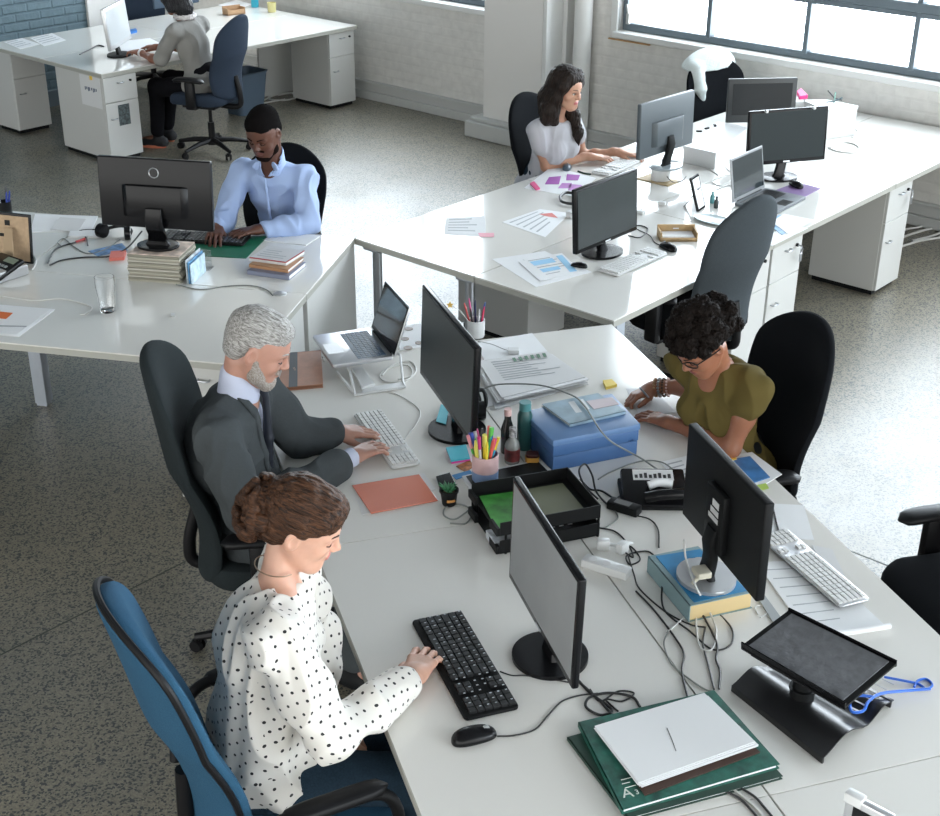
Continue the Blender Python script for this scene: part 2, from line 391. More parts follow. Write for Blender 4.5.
# back right group
gW = 'white desks of the right group'
lw = ['white desk with the round footed monitor and loose charts, nearest corner of the right group', 'white desk with purple cards of the group near the windows', 'white desk carrying the open silver laptop by the tall grey chair',
      'white desk of the typing woman in the grey tee', 'empty bright desk at the right edge by the windows', 'white desk under the window with the white boxes']
L1 = 1.372
for r in range(3):
    y0 = r*L1; y1 = y0+L1-.003
    desk(FW, -.80, 0, y0, y1, lw[r*2], gW, legs=[(.76, .07, 'sq')] if r == 0 else [], panels=[])
    desk(FW, -1.60, -.804, y0, y1, lw[r*2+1], gW, legs=[(.10, .06, 'round'), (.72, .06, 'round')] if r == 0 else [])
gp = None
pedestal(FW, 0-.02, 1.40, pi/2, 'white drawer cabinet with keys in its lock, left of the two under the right desks', key=True)
pedestal(FW, -.02, 2.72, pi/2, 'white drawer cabinet with hanging key nearest the right edge of the photo', key=True, w=.30)
pedestal(FW, -.02, 1.08, pi/2, 'white drawer cabinet just behind the tall grey chair', w=.30)
pedestal(FW, -1.55, 1.05, -pi/2, 'white cabinet under the right desks seen through the gap between desks', w=.32, d=.5)
# top left group
gT = 'white desks at the top left'
TX, TY = -5.60, 1.30
D2 = 1.325
for r, (la, lb) in enumerate([('white desk of the woman in the grey cardigan', 'white desk at the top left corner against the blue brick wall'),
                              ('white desk with the yellow cup near the corner of the wall', 'white desk at the very top behind the cardigan woman')]):
    y0 = TY+r*D2
    desk(FW, TX-.795, TX, y0, y0+D2-.003, la, gT, panels=[(.02, .045, D2-.5, D2-.02)] if r else [])
    desk(FW, TX-1.60, TX-.80, y0, y0+D2-.003, lb, gT)
pedestal(FW, TX-.02, TY+.02, pi/2, 'white cabinet with a taped paper notice and dark sticker, under the top left desk', w=.30, paper=True, window=True, drawers=(.19,), d=.62)
pedestal(FW, TX-1.27, TY+.02, pi/2, 'plain white cabinet at the left edge of the photo', w=.30, d=.33)
pedestal(FW, TX-.02, TY+2*D2-.32, pi/2, 'white drawer cabinet beside the long wall skirting', w=.30, d=.50)
# ================================================================= chairs
M_fab_black = mat('black_chair_fabric', (.006, .007, .009), .95, spec=.12, bump=.25, bump_scale=500)
M_fab_char = mat('charcoal_chair_fabric', (.020, .026, .028), .95, spec=.15, noise_amt=.15, noise_scale=300, bump=.3, bump_scale=500)
M_fab_navy = mat('navy_grey_chair_fabric', (.028, .040, .062), .95, spec=.15, noise_amt=.12, noise_scale=300, bump=.3, bump_scale=400)
M_fab_grey = mat('slate_grey_chair_fabric', (.055, .066, .074), .95, spec=.15, noise_amt=.15, noise_scale=300, bump=.3, bump_scale=400)
M_fab_blue = mat('blue_chair_fabric', (.026, .085, .15), .9, spec=.2, noise_amt=.15, noise_scale=350, bump=.3, bump_scale=500)
M_plas = mat('black_chair_plastic', (.007, .007, .008), .4, spec=.2)
def sup(a, p): return math.copysign(abs(a)**p, a)
def back_rings(zb, zt, hw, th, yc, wrap, n=40, m=34, off=0, y_off=0, flat=.45):
    """loft of a curved upholstered back. hw(t), th(t), yc(t) give half width, half thickness, centre line"""
    rings = []
    for i in range(m+1):
        u = i/m; e = min(u, 1-u)
        t = .5-.5*cos(pi*u); z = zb+(zt-zb)*t
        cap_t = min(1, math.sqrt(max(0, 1-(1-min(t*(zt-zb)/.09, 1))**2))) if t < .5 else min(1, math.sqrt(max(0, 1-(1-min((1-t)*(zt-zb)/.16, 1))**2)))
        thk = min(1, math.sqrt(max(0, 1-(1-min(min(t, 1-t)*(zt-zb)/.035, 1))**2)))
        h = max(.004, (hw(t)+off)*max(.03, cap_t)); q = max(.003, (th(t)+off)*max(.08, thk)); r = []
        for k in range(n):
            a = 2*pi*k/n; x = h*sup(cos(a), .8); y = q*sup(sin(a), flat)
            y *= 1-.35*abs(x/h)**3
            r.append((x, yc(t)+y_off+y+wrap*(x/.24)**2, z))
        rings.append(r)
    return rings
def office_chair(label, fab, zb=.44, zt=1.12, wmax=.245, wbot=.19, wtop=.2, lean=.06, lumbar=.035, thick=.035, wrap=.05, arms=True, arm_z=.66, shell=None, seat_w=.49, seat_d=.46, armtype='T', star=0, group=None, seatm=None, yb=-.22):
    t = thing('office_chair', label, 'chair', group=group)
    def hw(u): return wbot+(wmax-wbot)*sin(min(u/.62, 1)*pi/2) if u < .62 else wmax+(wtop-wmax)*((u-.62)/.38)**2
    def th(u): return thick*(1-.25*u)+.012*sin(u*pi)
    def yc(u): return yb-lean*u*1.6+lumbar*sin(pi*min(u/.55, 1))-.035*(u**3)
    MB().loft(back_rings(zb, zt, hw, th, yc, wrap)).build('backrest', fab, t, smooth=True)
    if shell:
        rr = back_rings(zb-.01, zt-.015, hw, th, yc, wrap, off=.004, y_off=-.012)
        mb = MB()
        # dark rim between the front cushion and the rear shell
        pr = []
        for sgn in (1, -1):
            pts = []
            for i in range(31):
                u = i/30; tt = .5-.5*cos(pi*u); z = zb+(zt-zb)*tt
                c = min(1, math.sqrt(max(0, 1-(1-min(min(tt, 1-tt)*(zt-zb)/.13, 1))**2))); h = hw(tt)*max(.05, c)+.003
                pts.append((sgn*h, yc(tt)+wrap*(h/.24)**2-.016, z))
            pr.append(pts)
        mb.tube(pr[0]+list(reversed(pr[1])), .009, 8); mb.build('rim', M_plas, t, smooth=True)
    # seat
    mb = MB(); rings = []
    for dz, k in ((-.045, .86), (-.04, .95), (-.02, 1), (.005, 1), (.022, .965), (.032, .88), (.036, .6), (.034, .2)):
        r = []
        for (x, y) in rrect(seat_w*k, seat_d*k, .12*k, 6):
            drop = -.03*max(0, (y-.12)/.12)**2 if y > .12 else 0
            r.append((x, y+.02, .455+dz+drop+.018*(abs(x)/.24)**2*(dz > 0)))
        rings.append(r)
    mb.loft(rings).build('seat', seatm or fab, t, smooth=True)
    MB().box(-.16, .16, -.13, .15, .375, .41, .01).build('seat_mechanism', M_plas, t)
    # back bar
    MB().tube(spline([(0, -.05, .385), (0, yb-.03, .385), (0, yb-.055, .47), (0, yc(.35)-.03, zb+.28*(zt-zb))], 6), .022, 10).build('back_bracket', M_plas, t, smooth=True)
    g = MB(); g.cyl(0, 0, .09, .24, .026, n=20); g.cyl(0, 0, .24, .375, .015, n=16); g.build('gas_column', M_plas, t, smooth=True)
    b = MB(); b.cyl(0, 0, .065, .115, .04, .034, n=20)
    for k in range(5):
        a = 2*pi*k/5+star; c, s = cos(a), sin(a)
        b.tube([(.02*c, .02*s, .098), (.15*c, .15*s, .092), (.29*c, .29*s, .066)], [.024, .02, .014], 8)
        b.tube([(.285*c, .285*s, .075), (.285*c, .285*s, .05)], .008, 8)
    b.build('star_base', M_plas, t, smooth=True)
    for k in range(5):
        a = 2*pi*k/5+star; c, s = cos(a), sin(a); q = MB(); cx, cy = .285*c+.012*s, .285*s-.012*c; nx, ny = -s*.7+c*.3, c*.7+s*.3
        ln = math.hypot(nx, ny); nx /= ln; ny /= ln
        for d in (-1, 1): q.tube([(cx+nx*.008*d, cy+ny*.008*d, .0265), (cx+nx*.024*d, cy+ny*.024*d, .0265)], [.0265, .022], 16)
        q.box(cx-.012, cx+.012, cy-.012, cy+.012, .03, .058, .004)
        q.build('castor', M_plas, t, smooth=True)
    if arms:
        for s in (-1, 1):
            q = MB(); X = s*(seat_w/2+.035)
            if armtype == 'T':
                q.box(X-.022, X+.022, -.04, .035, .40, arm_z-.03, .012); q.box(min(X, s*.1), max(X, s*.1), -.04, .02, .395, .415, .006)
                ar = q.build('armrest', M_plas, t, smooth=True)
                rg = []
                for i in range(13):
                    u = i/12; e = math.sqrt(max(.02, 1-(2*u-1)**6)); y = -.13+.27*u
                    rg.append([(X+(.042*e)*sup(cos(2*pi*k/16), .7), y, arm_z-.015+.018*e*sup(sin(2*pi*k/16), .8)-.012*(2*u-1)**2) for k in range(16)])
                MB().loft(rg).build('arm_pad', M_plas, ar, smooth=True)
            else:  # looping arm
                q.tube(spline([(s*.12, .04, .40), (X, .06, .42), (X+s*.02, .17, .52), (X+s*.02, .14, arm_z-.02), (X+s*.015, 0, arm_z), (X+s*.01, -.14, arm_z-.005), (X, -.21, arm_z-.1), (X-s*.02, -.23, arm_z-.2)], 8), .016, 10)
                ar = q.build('armrest', M_plas, t, smooth=True)
                rg = []
                for i in range(13):
                    u = i/12; e = math.sqrt(max(.02, 1-(2*u-1)**6)); y = -.13+.28*u
                    rg.append([(X+s*.015+(.03*e)*sup(cos(2*pi*k/16), .7), y, arm_z+.006+.018*e*sup(sin(2*pi*k/16), .8)) for k in range(16)])
                MB().loft(rg).build('arm_pad', M_plas, ar, smooth=True)
    return t
def setp(o, fr, x, y, facing):
    """facing = world angle the sitter looks to"""
    o.location = fr.w(x, y); o.rotation_euler = (0, 0, facing-pi/2); return o
ch1 = setp(office_chair('charcoal office chair with tall contoured back holding the grey-haired man in a suit', M_fab_char, zt=1.20, zb=.38, wbot=.21, wmax=.25, lumbar=.05, lean=.06, arm_z=.66, armtype='T', star=.9), FF, -1.66, -.95, FF.a+RAD(-14))
chb = setp(office_chair('blue fabric office chair with black rim under the woman in polka dots', M_fab_blue, zt=1.19, zb=.44, wmax=.235, wtop=.2, lean=.09, arms=True, armtype='loop', arm_z=.66, shell=True, star=.3, thick=.04), FF, -1.83, -2.19, FF.a+RAD(10))
ch6 = setp(office_chair('black office chair with broad rounded back behind the woman in the olive top', M_fab_black, zt=1.11, wmax=.25, wtop=.21, lean=.03, star=.5, wrap=.06), FF, .02, -1.06, FF.a+pi+RAD(0))
ch7 = setp(office_chair('empty black office chair cut off by the right edge of the photo', M_fab_black, zt=1.05, star=.2, arm_z=.64), FF, .45, -1.96, FF.a+pi+RAD(-4))
ch5 = setp(office_chair('empty grey office chair with high narrow back turned to the camera at the right desks', M_fab_grey, zt=1.14, zb=.40, wmax=.235, wbot=.17, wtop=.15, lean=.05, arms=True, star=.4, seatm=M_fab_black), FW, -.08, .77, FW.a+pi+RAD(-8))
ch3 = setp(office_chair('black office chair of the man in the light blue shirt', M_fab_black, zt=.97, wmax=.235, wtop=.19, arms=False, star=.7, lean=.05), FL, -.55, 1.38, FL.a-pi/2)
ch4 = setp(office_chair('black office chair of the long-haired woman in the pale grey tee', M_fab_black, zt=1.05, wmax=.24, arms=False, star=.1, lean=.05), FW, -1.66, 1.82, FW.a+RAD(2))
ch8 = setp(office_chair('black office chair with a white sweater hung over its back by the window wall', M_fab_black, zt=1.02, arms=False, lean=.04), FW, -1.56, 3.56, FW.a-RAD(20))
ch9 = setp(office_chair('slate blue office chair of the woman in the grey cardigan at the top left', M_fab_navy, zt=1.08, wmax=.25, wbot=.2, lean=.04, star=.35, arm_z=.64), FW, -5.32, 2.06, FW.a+pi+RAD(22))
ch10 = setp(office_chair('dark office chair showing only its back at the top edge, beside the white pillar', M_fab_navy, zt=1.0, star=.2), FW, -7.50, 3.14, FW.a-RAD(15))
# ================================================================= bodies: smooth surfaces grown round a posed skeleton
def surface_nets(v, org, h):
    nx, ny, nz_ = v.shape; ins = v < 0
    c = ins[:-1, :-1, :-1].astype(np.int8)
    for dx, dy, dz in ((1, 0, 0), (0, 1, 0), (0, 0, 1), (1, 1, 0), (1, 0, 1), (0, 1, 1), (1, 1, 1)):
        c = c + ins[dx:nx-1+dx, dy:ny-1+dy, dz:nz_-1+dz]
    I, J, K = np.nonzero((c > 0) & (c < 8)); n = len(I)
    if n == 0: return np.zeros((0, 3)), np.zeros((0, 4), int)
    idx = np.full(c.shape, -1, np.int32); idx[I, J, K] = np.arange(n)
    acc = np.zeros((n, 3)); cnt = np.zeros(n)
    offs = [(0, 0, 0), (1, 0, 0), (0, 1, 0), (1, 1, 0), (0, 0, 1), (1, 0, 1), (0, 1, 1), (1, 1, 1)]
    val = [v[I+a, J+b, K+d] for a, b, d in offs]
    for a in range(8):
        for ax in range(3):
            if offs[a][ax] == 0:
                o2 = list(offs[a]); o2[ax] = 1; b = offs.index(tuple(o2))
                va, vb = val[a], val[b]; m = (va < 0) != (vb < 0)
                t = np.where(m, va/np.where(va == vb, 1, va-vb), 0)
                p = np.tile(np.array(offs[a], float), (n, 1)); p[:, ax] += t
                acc += p*m[:, None]; cnt += m
    vs = org + h*(np.stack([I, J, K], 1)+acc/cnt[:, None]); fs = []
    for ax in range(3):
        sl0 = [slice(None)]*3; sl1 = [slice(None)]*3; sl0[ax] = slice(0, -1); sl1[ax] = slice(1, None)
        a, b = ins[tuple(sl0)], ins[tuple(sl1)]; E = np.array(np.nonzero(a != b)).T
        u, w = (ax+1) % 3, (ax+2) % 3
        E = E[(E[:, u] > 0) & (E[:, w] > 0) & (E[:, u] < v.shape[u]-1) & (E[:, w] < v.shape[w]-1)]
        fl = a[E[:, 0], E[:, 1], E[:, 2]]
        q = []
        for du, dw in ((1, 1), (0, 1), (0, 0), (1, 0)):
            e = E.copy(); e[:, u] -= du; e[:, w] -= dw; q.append(idx[e[:, 0], e[:, 1], e[:, 2]])
        q = np.stack(q, 1); q[~fl] = q[~fl][:, ::-1]; fs.append(q)
    return vs, np.concatenate(fs)
def A3(v): return np.array([v[0], v[1], v[2]], float)
class Body:
    """list of primitives; each is evaluated only near itself and blended smoothly"""
    def __init__(s): s.ops = []; s.T = Matrix()
    def pt(s, p): return A3(s.T @ Vector(p))
    def cone(s, a, b, ra, rb, k=.02, sub=False):
        a, b = s.pt(a), s.pt(b); s.ops.append(('c', a, b, ra, rb, k, sub)); return s
    def chain(s, pts, rs, k=.02, k0=None):
        for i in range(len(pts)-1): s.cone(pts[i], pts[i+1], rs[i], rs[i+1], k if i or k0 is None else k0)
        return s
    def ell(s, c, r, k=.02, rot=None, sub=False, p=2):
        M = (s.T.to_3x3() @ (rot.to_3x3() if rot else Matrix.Identity(3))); s.ops.append(('e', s.pt(c), np.array(r, float), np.array(M), k, sub, p)); return s
    def icone(s, a, b, ra, rb): s.ops.append(('ic', s.pt(a), s.pt(b), ra, rb)); return s
    def plane(s, p, n):      # cut away what lies on the side the normal points to
        n = (s.T.to_3x3() @ Vector(n)).normalized(); s.ops.append(('p', s.pt(p), A3(n), 0, False)); return s
    def bounds(s):
        lo = np.full(3, 9e9); hi = -lo
        for o in s.ops:
            if o[0] == 'c' and not o[6]:
                for p, r in ((o[1], o[3]), (o[2], o[4])): lo = np.minimum(lo, p-r); hi = np.maximum(hi, p+r)
            if o[0] == 'e' and not o[5]: r = max(o[2]); lo = np.minimum(lo, o[1]-r); hi = np.maximum(hi, o[1]+r)
        return lo, hi
    def field(s, org, n, h, off=0):
        v = np.full(n, .05, np.float32)
        ax = [org[i]+h*np.arange(n[i]) for i in range(3)]
        for o in s.ops:
            if o[0] == 'p':
                X, Y, Zz = np.meshgrid(*ax, indexing='ij', sparse=True)
                d = (X-o[1][0])*o[2][0]+(Y-o[1][1])*o[2][1]+(Zz-o[1][2])*o[2][2]
                np.maximum(v, d.astype(np.float32), out=v); continue
            if o[0] == 'ic':
                P = np.stack(np.meshgrid(*ax, indexing='ij'), -1).astype(np.float32); ba = (o[2]-o[1]).astype(np.float32); q = P-o[1].astype(np.float32)
                t = np.clip((q@ba)/float(ba@ba), 0, 1); np.maximum(v, np.linalg.norm(q-t[..., None]*ba, axis=-1)-(o[3]+(o[4]-o[3])*t), out=v); continue
            k, sub = (o[5], o[6]) if o[0] == 'c' else (o[4], o[5])
            if o[0] == 'c':
                r = max(o[3], o[4]); lo = np.minimum(o[1], o[2])-r; hi = np.maximum(o[1], o[2])+r
            else: r = max(o[2]); lo = o[1]-r; hi = o[1]+r
            pad = max(k, 2*h)+abs(off)+.01
            i0 = [max(0, int((lo[i]-pad-org[i])/h)) for i in range(3)]; i1 = [min(n[i], int((hi[i]+pad-org[i])/h)+2) for i in range(3)]
            if any(a >= b for a, b in zip(i0, i1)): continue
            sl = tuple(slice(a, b) for a, b in zip(i0, i1))
            P = np.stack(np.meshgrid(*[ax[i][sl[i]] for i in range(3)], indexing='ij'), -1).astype(np.float32)
            if o[0] == 'c':
                ba = (o[2]-o[1]).astype(np.float32); L = max(float(ba@ba), 1e-12); q = P-o[1].astype(np.float32)
                t = np.clip((q@ba)/L, 0, 1); d = np.linalg.norm(q-t[..., None]*ba, axis=-1)-(o[3]+(o[4]-o[3])*t)
            else:
                q = (P-o[1].astype(np.float32))@o[3].astype(np.float32); rr = o[2].astype(np.float32)
                if o[6] == 2:
                    k0 = np.linalg.norm(q/rr, axis=-1); k1 = np.linalg.norm(q/(rr*rr), axis=-1); d = k0*(k0-1)/np.maximum(k1, 1e-6)
                else:
                    k0 = (np.abs(q/rr)**o[6]).sum(-1)**(1/o[6]); d = (k0-1)*min(rr)
            d = d-(off if not sub else 0); cur = v[sl]
            if sub:
                d = -d; hh = np.maximum(k-np.abs(cur-d), 0)/max(k, 1e-6); v[sl] = np.maximum(cur, d)+hh*hh*k/4
            else:
                hh = np.maximum(k-np.abs(cur-d), 0)/max(k, 1e-6); v[sl] = np.minimum(cur, d)-hh*hh*k/4
        return v
    def mesh(s, h=.005, off=0, fine=(), disp=None, relax=1, box=None):
        """fine = list of (lo, hi, step): boxes that get a finer step"""
        lo, hi = s.bounds() if box is None else box; lo = lo-off-3*h; hi = hi+off+3*h
        n = tuple(int(math.ceil((hi[i]-lo[i])/h))+1 for i in range(3))
        V, Q = surface_nets(s.field(lo, n, h, off), lo, h)
        allv, allf = [V], []
        if fine:
            keep = np.ones(len(Q), bool)
            for (a, b, hf) in fine:
                m = ((V > a+.6*h) & (V < b-.6*h)).all(1); keep &= ~m[Q].all(1)
            allf.append(Q[keep]); nb = len(V)
            for (a, b, hf) in fine:
                n2 = tuple(int(math.ceil((b[i]-a[i])/hf))+1 for i in range(3))
                V2, Q2 = surface_nets(s.field(a, n2, hf, off), a, hf); allv.append(V2); allf.append(Q2+nb); nb += len(V2)
        else: allf.append(Q)
        V = np.concatenate(allv); Q = np.concatenate(allf)
        used = np.zeros(len(V), bool); used[Q.ravel()] = True; mp = np.cumsum(used)-1; V = V[used]; Q = mp[Q]
        for _ in range(relax):
            S = np.zeros_like(V); C = np.zeros(len(V))
            for a in range(4):
                b = (a+1) % 4; np.add.at(S, Q[:, a], V[Q[:, b]]); np.add.at(S, Q[:, b], V[Q[:, a]]); np.add.at(C, Q[:, a], 1); np.add.at(C, Q[:, b], 1)
            V = V*.5+.5*S/C[:, None]
        if disp is not None:
            nn = np.cross(V[Q[:, 2]]-V[Q[:, 0]], V[Q[:, 3]]-V[Q[:, 1]]); N = np.zeros_like(V)
            for a in range(4): np.add.at(N, Q[:, a], nn)
            N /= np.linalg.norm(N, axis=1)[:, None]+1e-9
            D = np.array([disp(Vector(p), Vector(q)) for p, q in zip(V, N)]); V = V+N*D[:, None]
        return V, Q
def mk(name, VQ, m, parent, matfn=None):
    V, Q = VQ; me = bpy.data.meshes.new(name); me.vertices.add(len(V)); me.vertices.foreach_set('co', (V-np.array(parent.location)).ravel() if parent else V.ravel())
    me.loops.add(Q.size); me.loops.foreach_set('vertex_index', Q.ravel().astype(np.int32)); me.polygons.add(len(Q))
    me.polygons.foreach_set('loop_start', np.arange(0, Q.size, 4, dtype=np.int32)); me.update(calc_edges=True)
    for q in (m if isinstance(m, (list, tuple)) else [m]): me.materials.append(q)
    if matfn is not None: me.polygons.foreach_set('material_index', matfn(V[Q].mean(1)).astype(np.int32))
    me.validate(); me.shade_smooth(); o = bpy.data.objects.new(name, me); COL.objects.link(o); o.parent = parent; return o
def basis(fwd, up):
    f = Vector(fwd).normalized(); u = Vector(up); r = f.cross(u).normalized(); u = r.cross(f)
    return Matrix((r, f, u)).transposed()          # columns: right, forward, up
def xf(origin, B): return Matrix.Translation(Vector(origin)) @ B.to_4x4()
# ---- head: local x right, y forward, z up, origin between the ears at ear level
def head(b, T, s=1.0, fem=False, beard=False, nose=1.0):
    o = b.T; b.T = T @ Matrix.Scale(1, 4)
    def e(c, r, k=.02, rot=None, sub=False): b.ell([q*s for q in c], [q*s for q in r], k*s, rot, sub)
    def c(a, d, ra, rb, k=.01): b.cone([q*s for q in a], [q*s for q in d], ra*s, rb*s, k*s)
    e((0, -.012, .045), (.074, .092, .082)); e((0, .025, .030), (.066, .066, .068), .03)
    e((0, .030, -.025), (.058, .058, .060), .035)
    jw = .048 if fem else .055
    e((0, .042, -.062), (jw, .046, .038), .03)                                # jaw
    e((0, .070, -.088), (.021, .018, .018), .025)                              # chin
    for q in (-1, 1):
        c((q*jw*.95, .0, -.03), (q*.022, .066, -.084), .020, .018, .025)      # jaw line
        e((q*.037, .062, -.020), (.021, .019, .019), .02)                      # cheek
        e((q*.030, .085, .010), (.017, .012, .012), .008, sub=True)            # eye socket
        e((q*.030, .0735, .009), (.0145, .0135, .0115), .003)                  # lid over the eyeball
        c((q*.012, .087, .028), (q*.045, .074, .026), .008, .006, .012)       # brow
        e((q*.076, -.006, .002), (.008, .019, .031), .006, Matrix.Rotation(q*.25, 3, 'Z'))     # ear
        e((q*.082, -.002, .003), (.005, .009, .017), .004, sub=True)
    c((0, .088, .022), (0, .104*1, -.012), .007, .009*nose, .01)               # nose bridge
    e((0, .106, -.017), (.0105*nose, .011, .009), .008)
    for q in (-1, 1): e((q*.0105, .098, -.021), (.0075, .009, .0065), .006)
    e((0, .082, -.048), (.022, .014, .009), .010)                              # mouth mound
    e((0, .0935, -.0445), (.020, .0065, .0045), .004); e((0, .0925, -.0535), (.017, .0075, .0055), .004)   # lips
    c((-.02, .099, -.0492), (.02, .099, -.0492), .0012, .0012, .001) if False else None
    b.T = o
def lips_fn(T, s=1.0):
    Ti = np.array(T.inverted())
    def f(c):
        q = c@Ti[:3, :3].T+Ti[:3, 3]; q = q/s
        return ((np.abs(q[:, 0]) < .021-.10*np.abs(q[:, 2]+.049)) & (q[:, 1] > .086) & (np.abs(q[:, 2]+.049) < .0105*np.sqrt(np.maximum(0, 1-(q[:, 0]/.022)**2))))
    return f
def face_bits(t, T, hairm, s=1.0, lash=None, eyes=None, thick=.0028, browh=.030):
    """brows and closed / lowered eyes as small parts"""
    L = t.location
    def w(p): return (T @ (Vector(p)*s))-L
    for q in (-1, 1):
        m = MB(); pts = [(q*.013, .0955, browh), (q*.025, .094, browh+.005), (q*.038, .086, browh+.005), (q*.050, .074, browh)]
        m.tube([w(p) for p in spline(pts, 5)], [thick*s*(1-.5*i/15) for i in range(16)], 6); m.build('eyebrow', hairm, t, smooth=True)
        m = MB()
        if eyes is None:
            pts = [(q*.0155, .0845, .004), (q*.024, .088, .0005), (q*.033, .0865, .0005), (q*.0435, .079, .005)]
            m.tube([w(p) for p in spline(pts, 5)], .0016*s, 6); m.build('eyelashes', lash or hairm, t, smooth=True)
        else:
            r = []
            for i in range(9):
                u = i/8*2-1; hh = .0058*math.sqrt(max(0, 1-u*u))*s
                for_y = .0885-.009*u*u*(1 if u*q > 0 else .35)
                r.append([w((q*.030+u*.0125, for_y, .009+hh/s)), w((q*.030+u*.0125, for_y, .009-hh/s))])
            vs = [p for k in r for p in k]; fs = [(2*i, 2*i+2, 2*i+3, 2*i+1) for i in range(8)]
            m.add(vs, fs); sol = m.build('eye', M_eye, t)
            md = sol.modifiers.new('t', 'SOLIDIFY'); md.thickness = .001
            m2 = MB(); cc = w((q*.030+eyes, .0895, .0085)); fw = (T.to_3x3() @ Vector((0, 1, 0)))
            m2.tube([cc, cc+fw*.0006], .0048*s, 14); m2.build('iris', M_iris, sol)
            m3 = MB(); pts = [(q*.0175, .0865, .010), (q*.026, .091, .0155), (q*.035, .089, .0155), (q*.0435, .080, .010)]
            m3.tube([w(p) for p in spline(pts, 5)], .0015*s, 6); m3.build('eyelashes', lash or hairm, t, smooth=True)
# ---- hand: local y towards the fingers, z back of the hand, x: thumb side is -x for a right hand (palm down)
def hand(b, T, right=True, s=1.0, curl=(.25, .3, .3, .35), bend=.35, spread=.06, thumb=(.5, .25), r=1.0):
    o = b.T; b.T = T; m = -1 if right else 1                                  # thumb side sign
    def P(x, y, z): return (m*x*s, y*s, z*s)
    # palm
    for x, y, rr in ((.030, .082, .0115), (.010, .088, .0115), (-.010, .084, .011), (-.028, .076, .0100)):
        b.cone(P(x*.62, .012, 0), P(x, y, .002), .0145*s*r, rr*s*r, .016)
    b.ell(P(.012, .035, -.008), (.020*s, .032*s, .012*s), .012)
    b.cone(P(0, -.03, 0), P(0, .02, 0), .0235*s*r, .0225*s*r, .02)
    ln = [(.044, .026, .021), (.049, .030, .022), (.045, .028, .021), (.035, .021, .019)]
    xs = [(.031, .084), (.0105, .091), (-.0105, .086), (-.030, .077)]
    for i in range(4):
        x, y = xs[i]; ang = curl[i]*.6; dirx = (1.5-i)*spread
        p = Vector((m*x*s, y*s, .002*s)); rr = [.0092, .0084, .0076, .0066]
        if i == 3: rr = [q*.88 for q in rr]
        a = ang
        for j in range(3):
            d = Vector((m*dirx, cos(a), -sin(a))).normalized()*ln[i][j]*s; q = p+d
            b.cone(p, q, rr[j]*s*r, rr[j+1]*s*r, .006 if j == 0 else .003); p = q; a += bend+curl[i]*.8
    # thumb
    p0 = P(.018, .018, -.006); p1 = P(.040, .045, -.012-.01*thumb[1]); a = thumb[0]
    d = Vector((m*sin(a)*.9, cos(a), -.25)).normalized()
    p2 = Vector(p1)+d*.032*s; d2 = Vector((m*sin(a-.35)*.9, cos(a-.35), -.25)).normalized(); p3 = p2+d2*.026*s
    b.cone(p0, p1, .0165*s*r, .0130*s*r, .014); b.cone(p1, p2, .0125*s*r, .0098*s*r, .005); b.cone(p2, p3, .0098*s*r, .0076*s*r, .003)
    tips = None; b.T = o
def limb(b, pts, rs, k=.03): b.chain(pts, rs, k)
def hand_T(wrist, direction, back):
    y = Vector(direction).normalized(); z = Vector(back); x = y.cross(z).normalized(); z = x.cross(y)
    return xf(wrist, Matrix((x, y, z)).transposed())
def fbox(pts, pad=.03, h=.0026):
    P = np.array([A3(p) for p in pts]); return (P.min(0)-pad, P.max(0)+pad, h)
def torso(b, pel, chest, neck, R, L, w=1.0, dep=1.0, k=.05, fem=False):
    """R, L: shoulder joints"""
    R, L, pel, chest, neck = map(Vector, (R, L, pel, chest, neck))
    ax = (R-L).normalized(); up = (neck-pel).normalized(); B = Matrix((ax, up.cross(ax).normalized(), up)).transposed(); hwid = (R-L).length/2
    b.ell(chest, (hwid*.84*w, .108*dep, .15), k, B)
    b.ell(chest+(neck-chest)*.55, (hwid*.72*w, .075*dep, .075), k, B)
    waist = pel+(chest-pel)*.45
    b.ell(waist, (.122*w, .092*dep, .13), k, B)
    b.ell(pel, (.155*w, .115*dep, .10), k, B)
    b.cone(R-ax*.035, L+ax*.035, .047, .047, k)
    return B
M_eye = mat('eye_white', (.62, .60, .58), .2); M_iris = mat('brown_iris', (.03, .015, .01), .15)
def skin(name, c, rough=.45): return mat(name, c, rough, sss=.12, noise_amt=.06, noise_scale=25, bump=.06, bump_scale=120)
def hair_mat(name, c, c2, rough=.4, scale=(60, 60, 8), amt=.9, HT=None):
    m = mat(name, c, rough, spec=.2); nt, b, N, L = nodes_of(m); tc = N('ShaderNodeTexCoord'); mp = N('ShaderNodeMapping'); mp.inputs['Scale'].default_value = scale
    m0 = N('ShaderNodeMapping'); L(tc.outputs['Object'], m0.inputs[0]); L(m0.outputs[0], mp.inputs[0])
    if HT is not None: m0.inputs['Rotation'].default_value = HT.to_3x3().inverted().to_euler()
    n = N('ShaderNodeTexNoise'); n.inputs['Scale'].default_value = 3; n.inputs['Detail'].default_value = 6; n.inputs['Distortion'].default_value = .8; L(mp.outputs[0], n.inputs[0])
    r = N('ShaderNodeValToRGB'); r.color_ramp.elements[0].position = .36; r.color_ramp.elements[1].position = .64; r.color_ramp.elements[0].color = tuple(c)+(1,); r.color_ramp.elements[1].color = tuple(c2)+(1,)
    L(n.outputs[0], r.inputs[0]); L(r.outputs[0], b.inputs['Base Color'])
    bp = N('ShaderNodeBump'); bp.inputs['Strength'].default_value = amt; bp.inputs['Distance'].default_value = .006; L(n.outputs[0], bp.inputs['Height']); L(bp.outputs[0], b.inputs['Normal']); return m
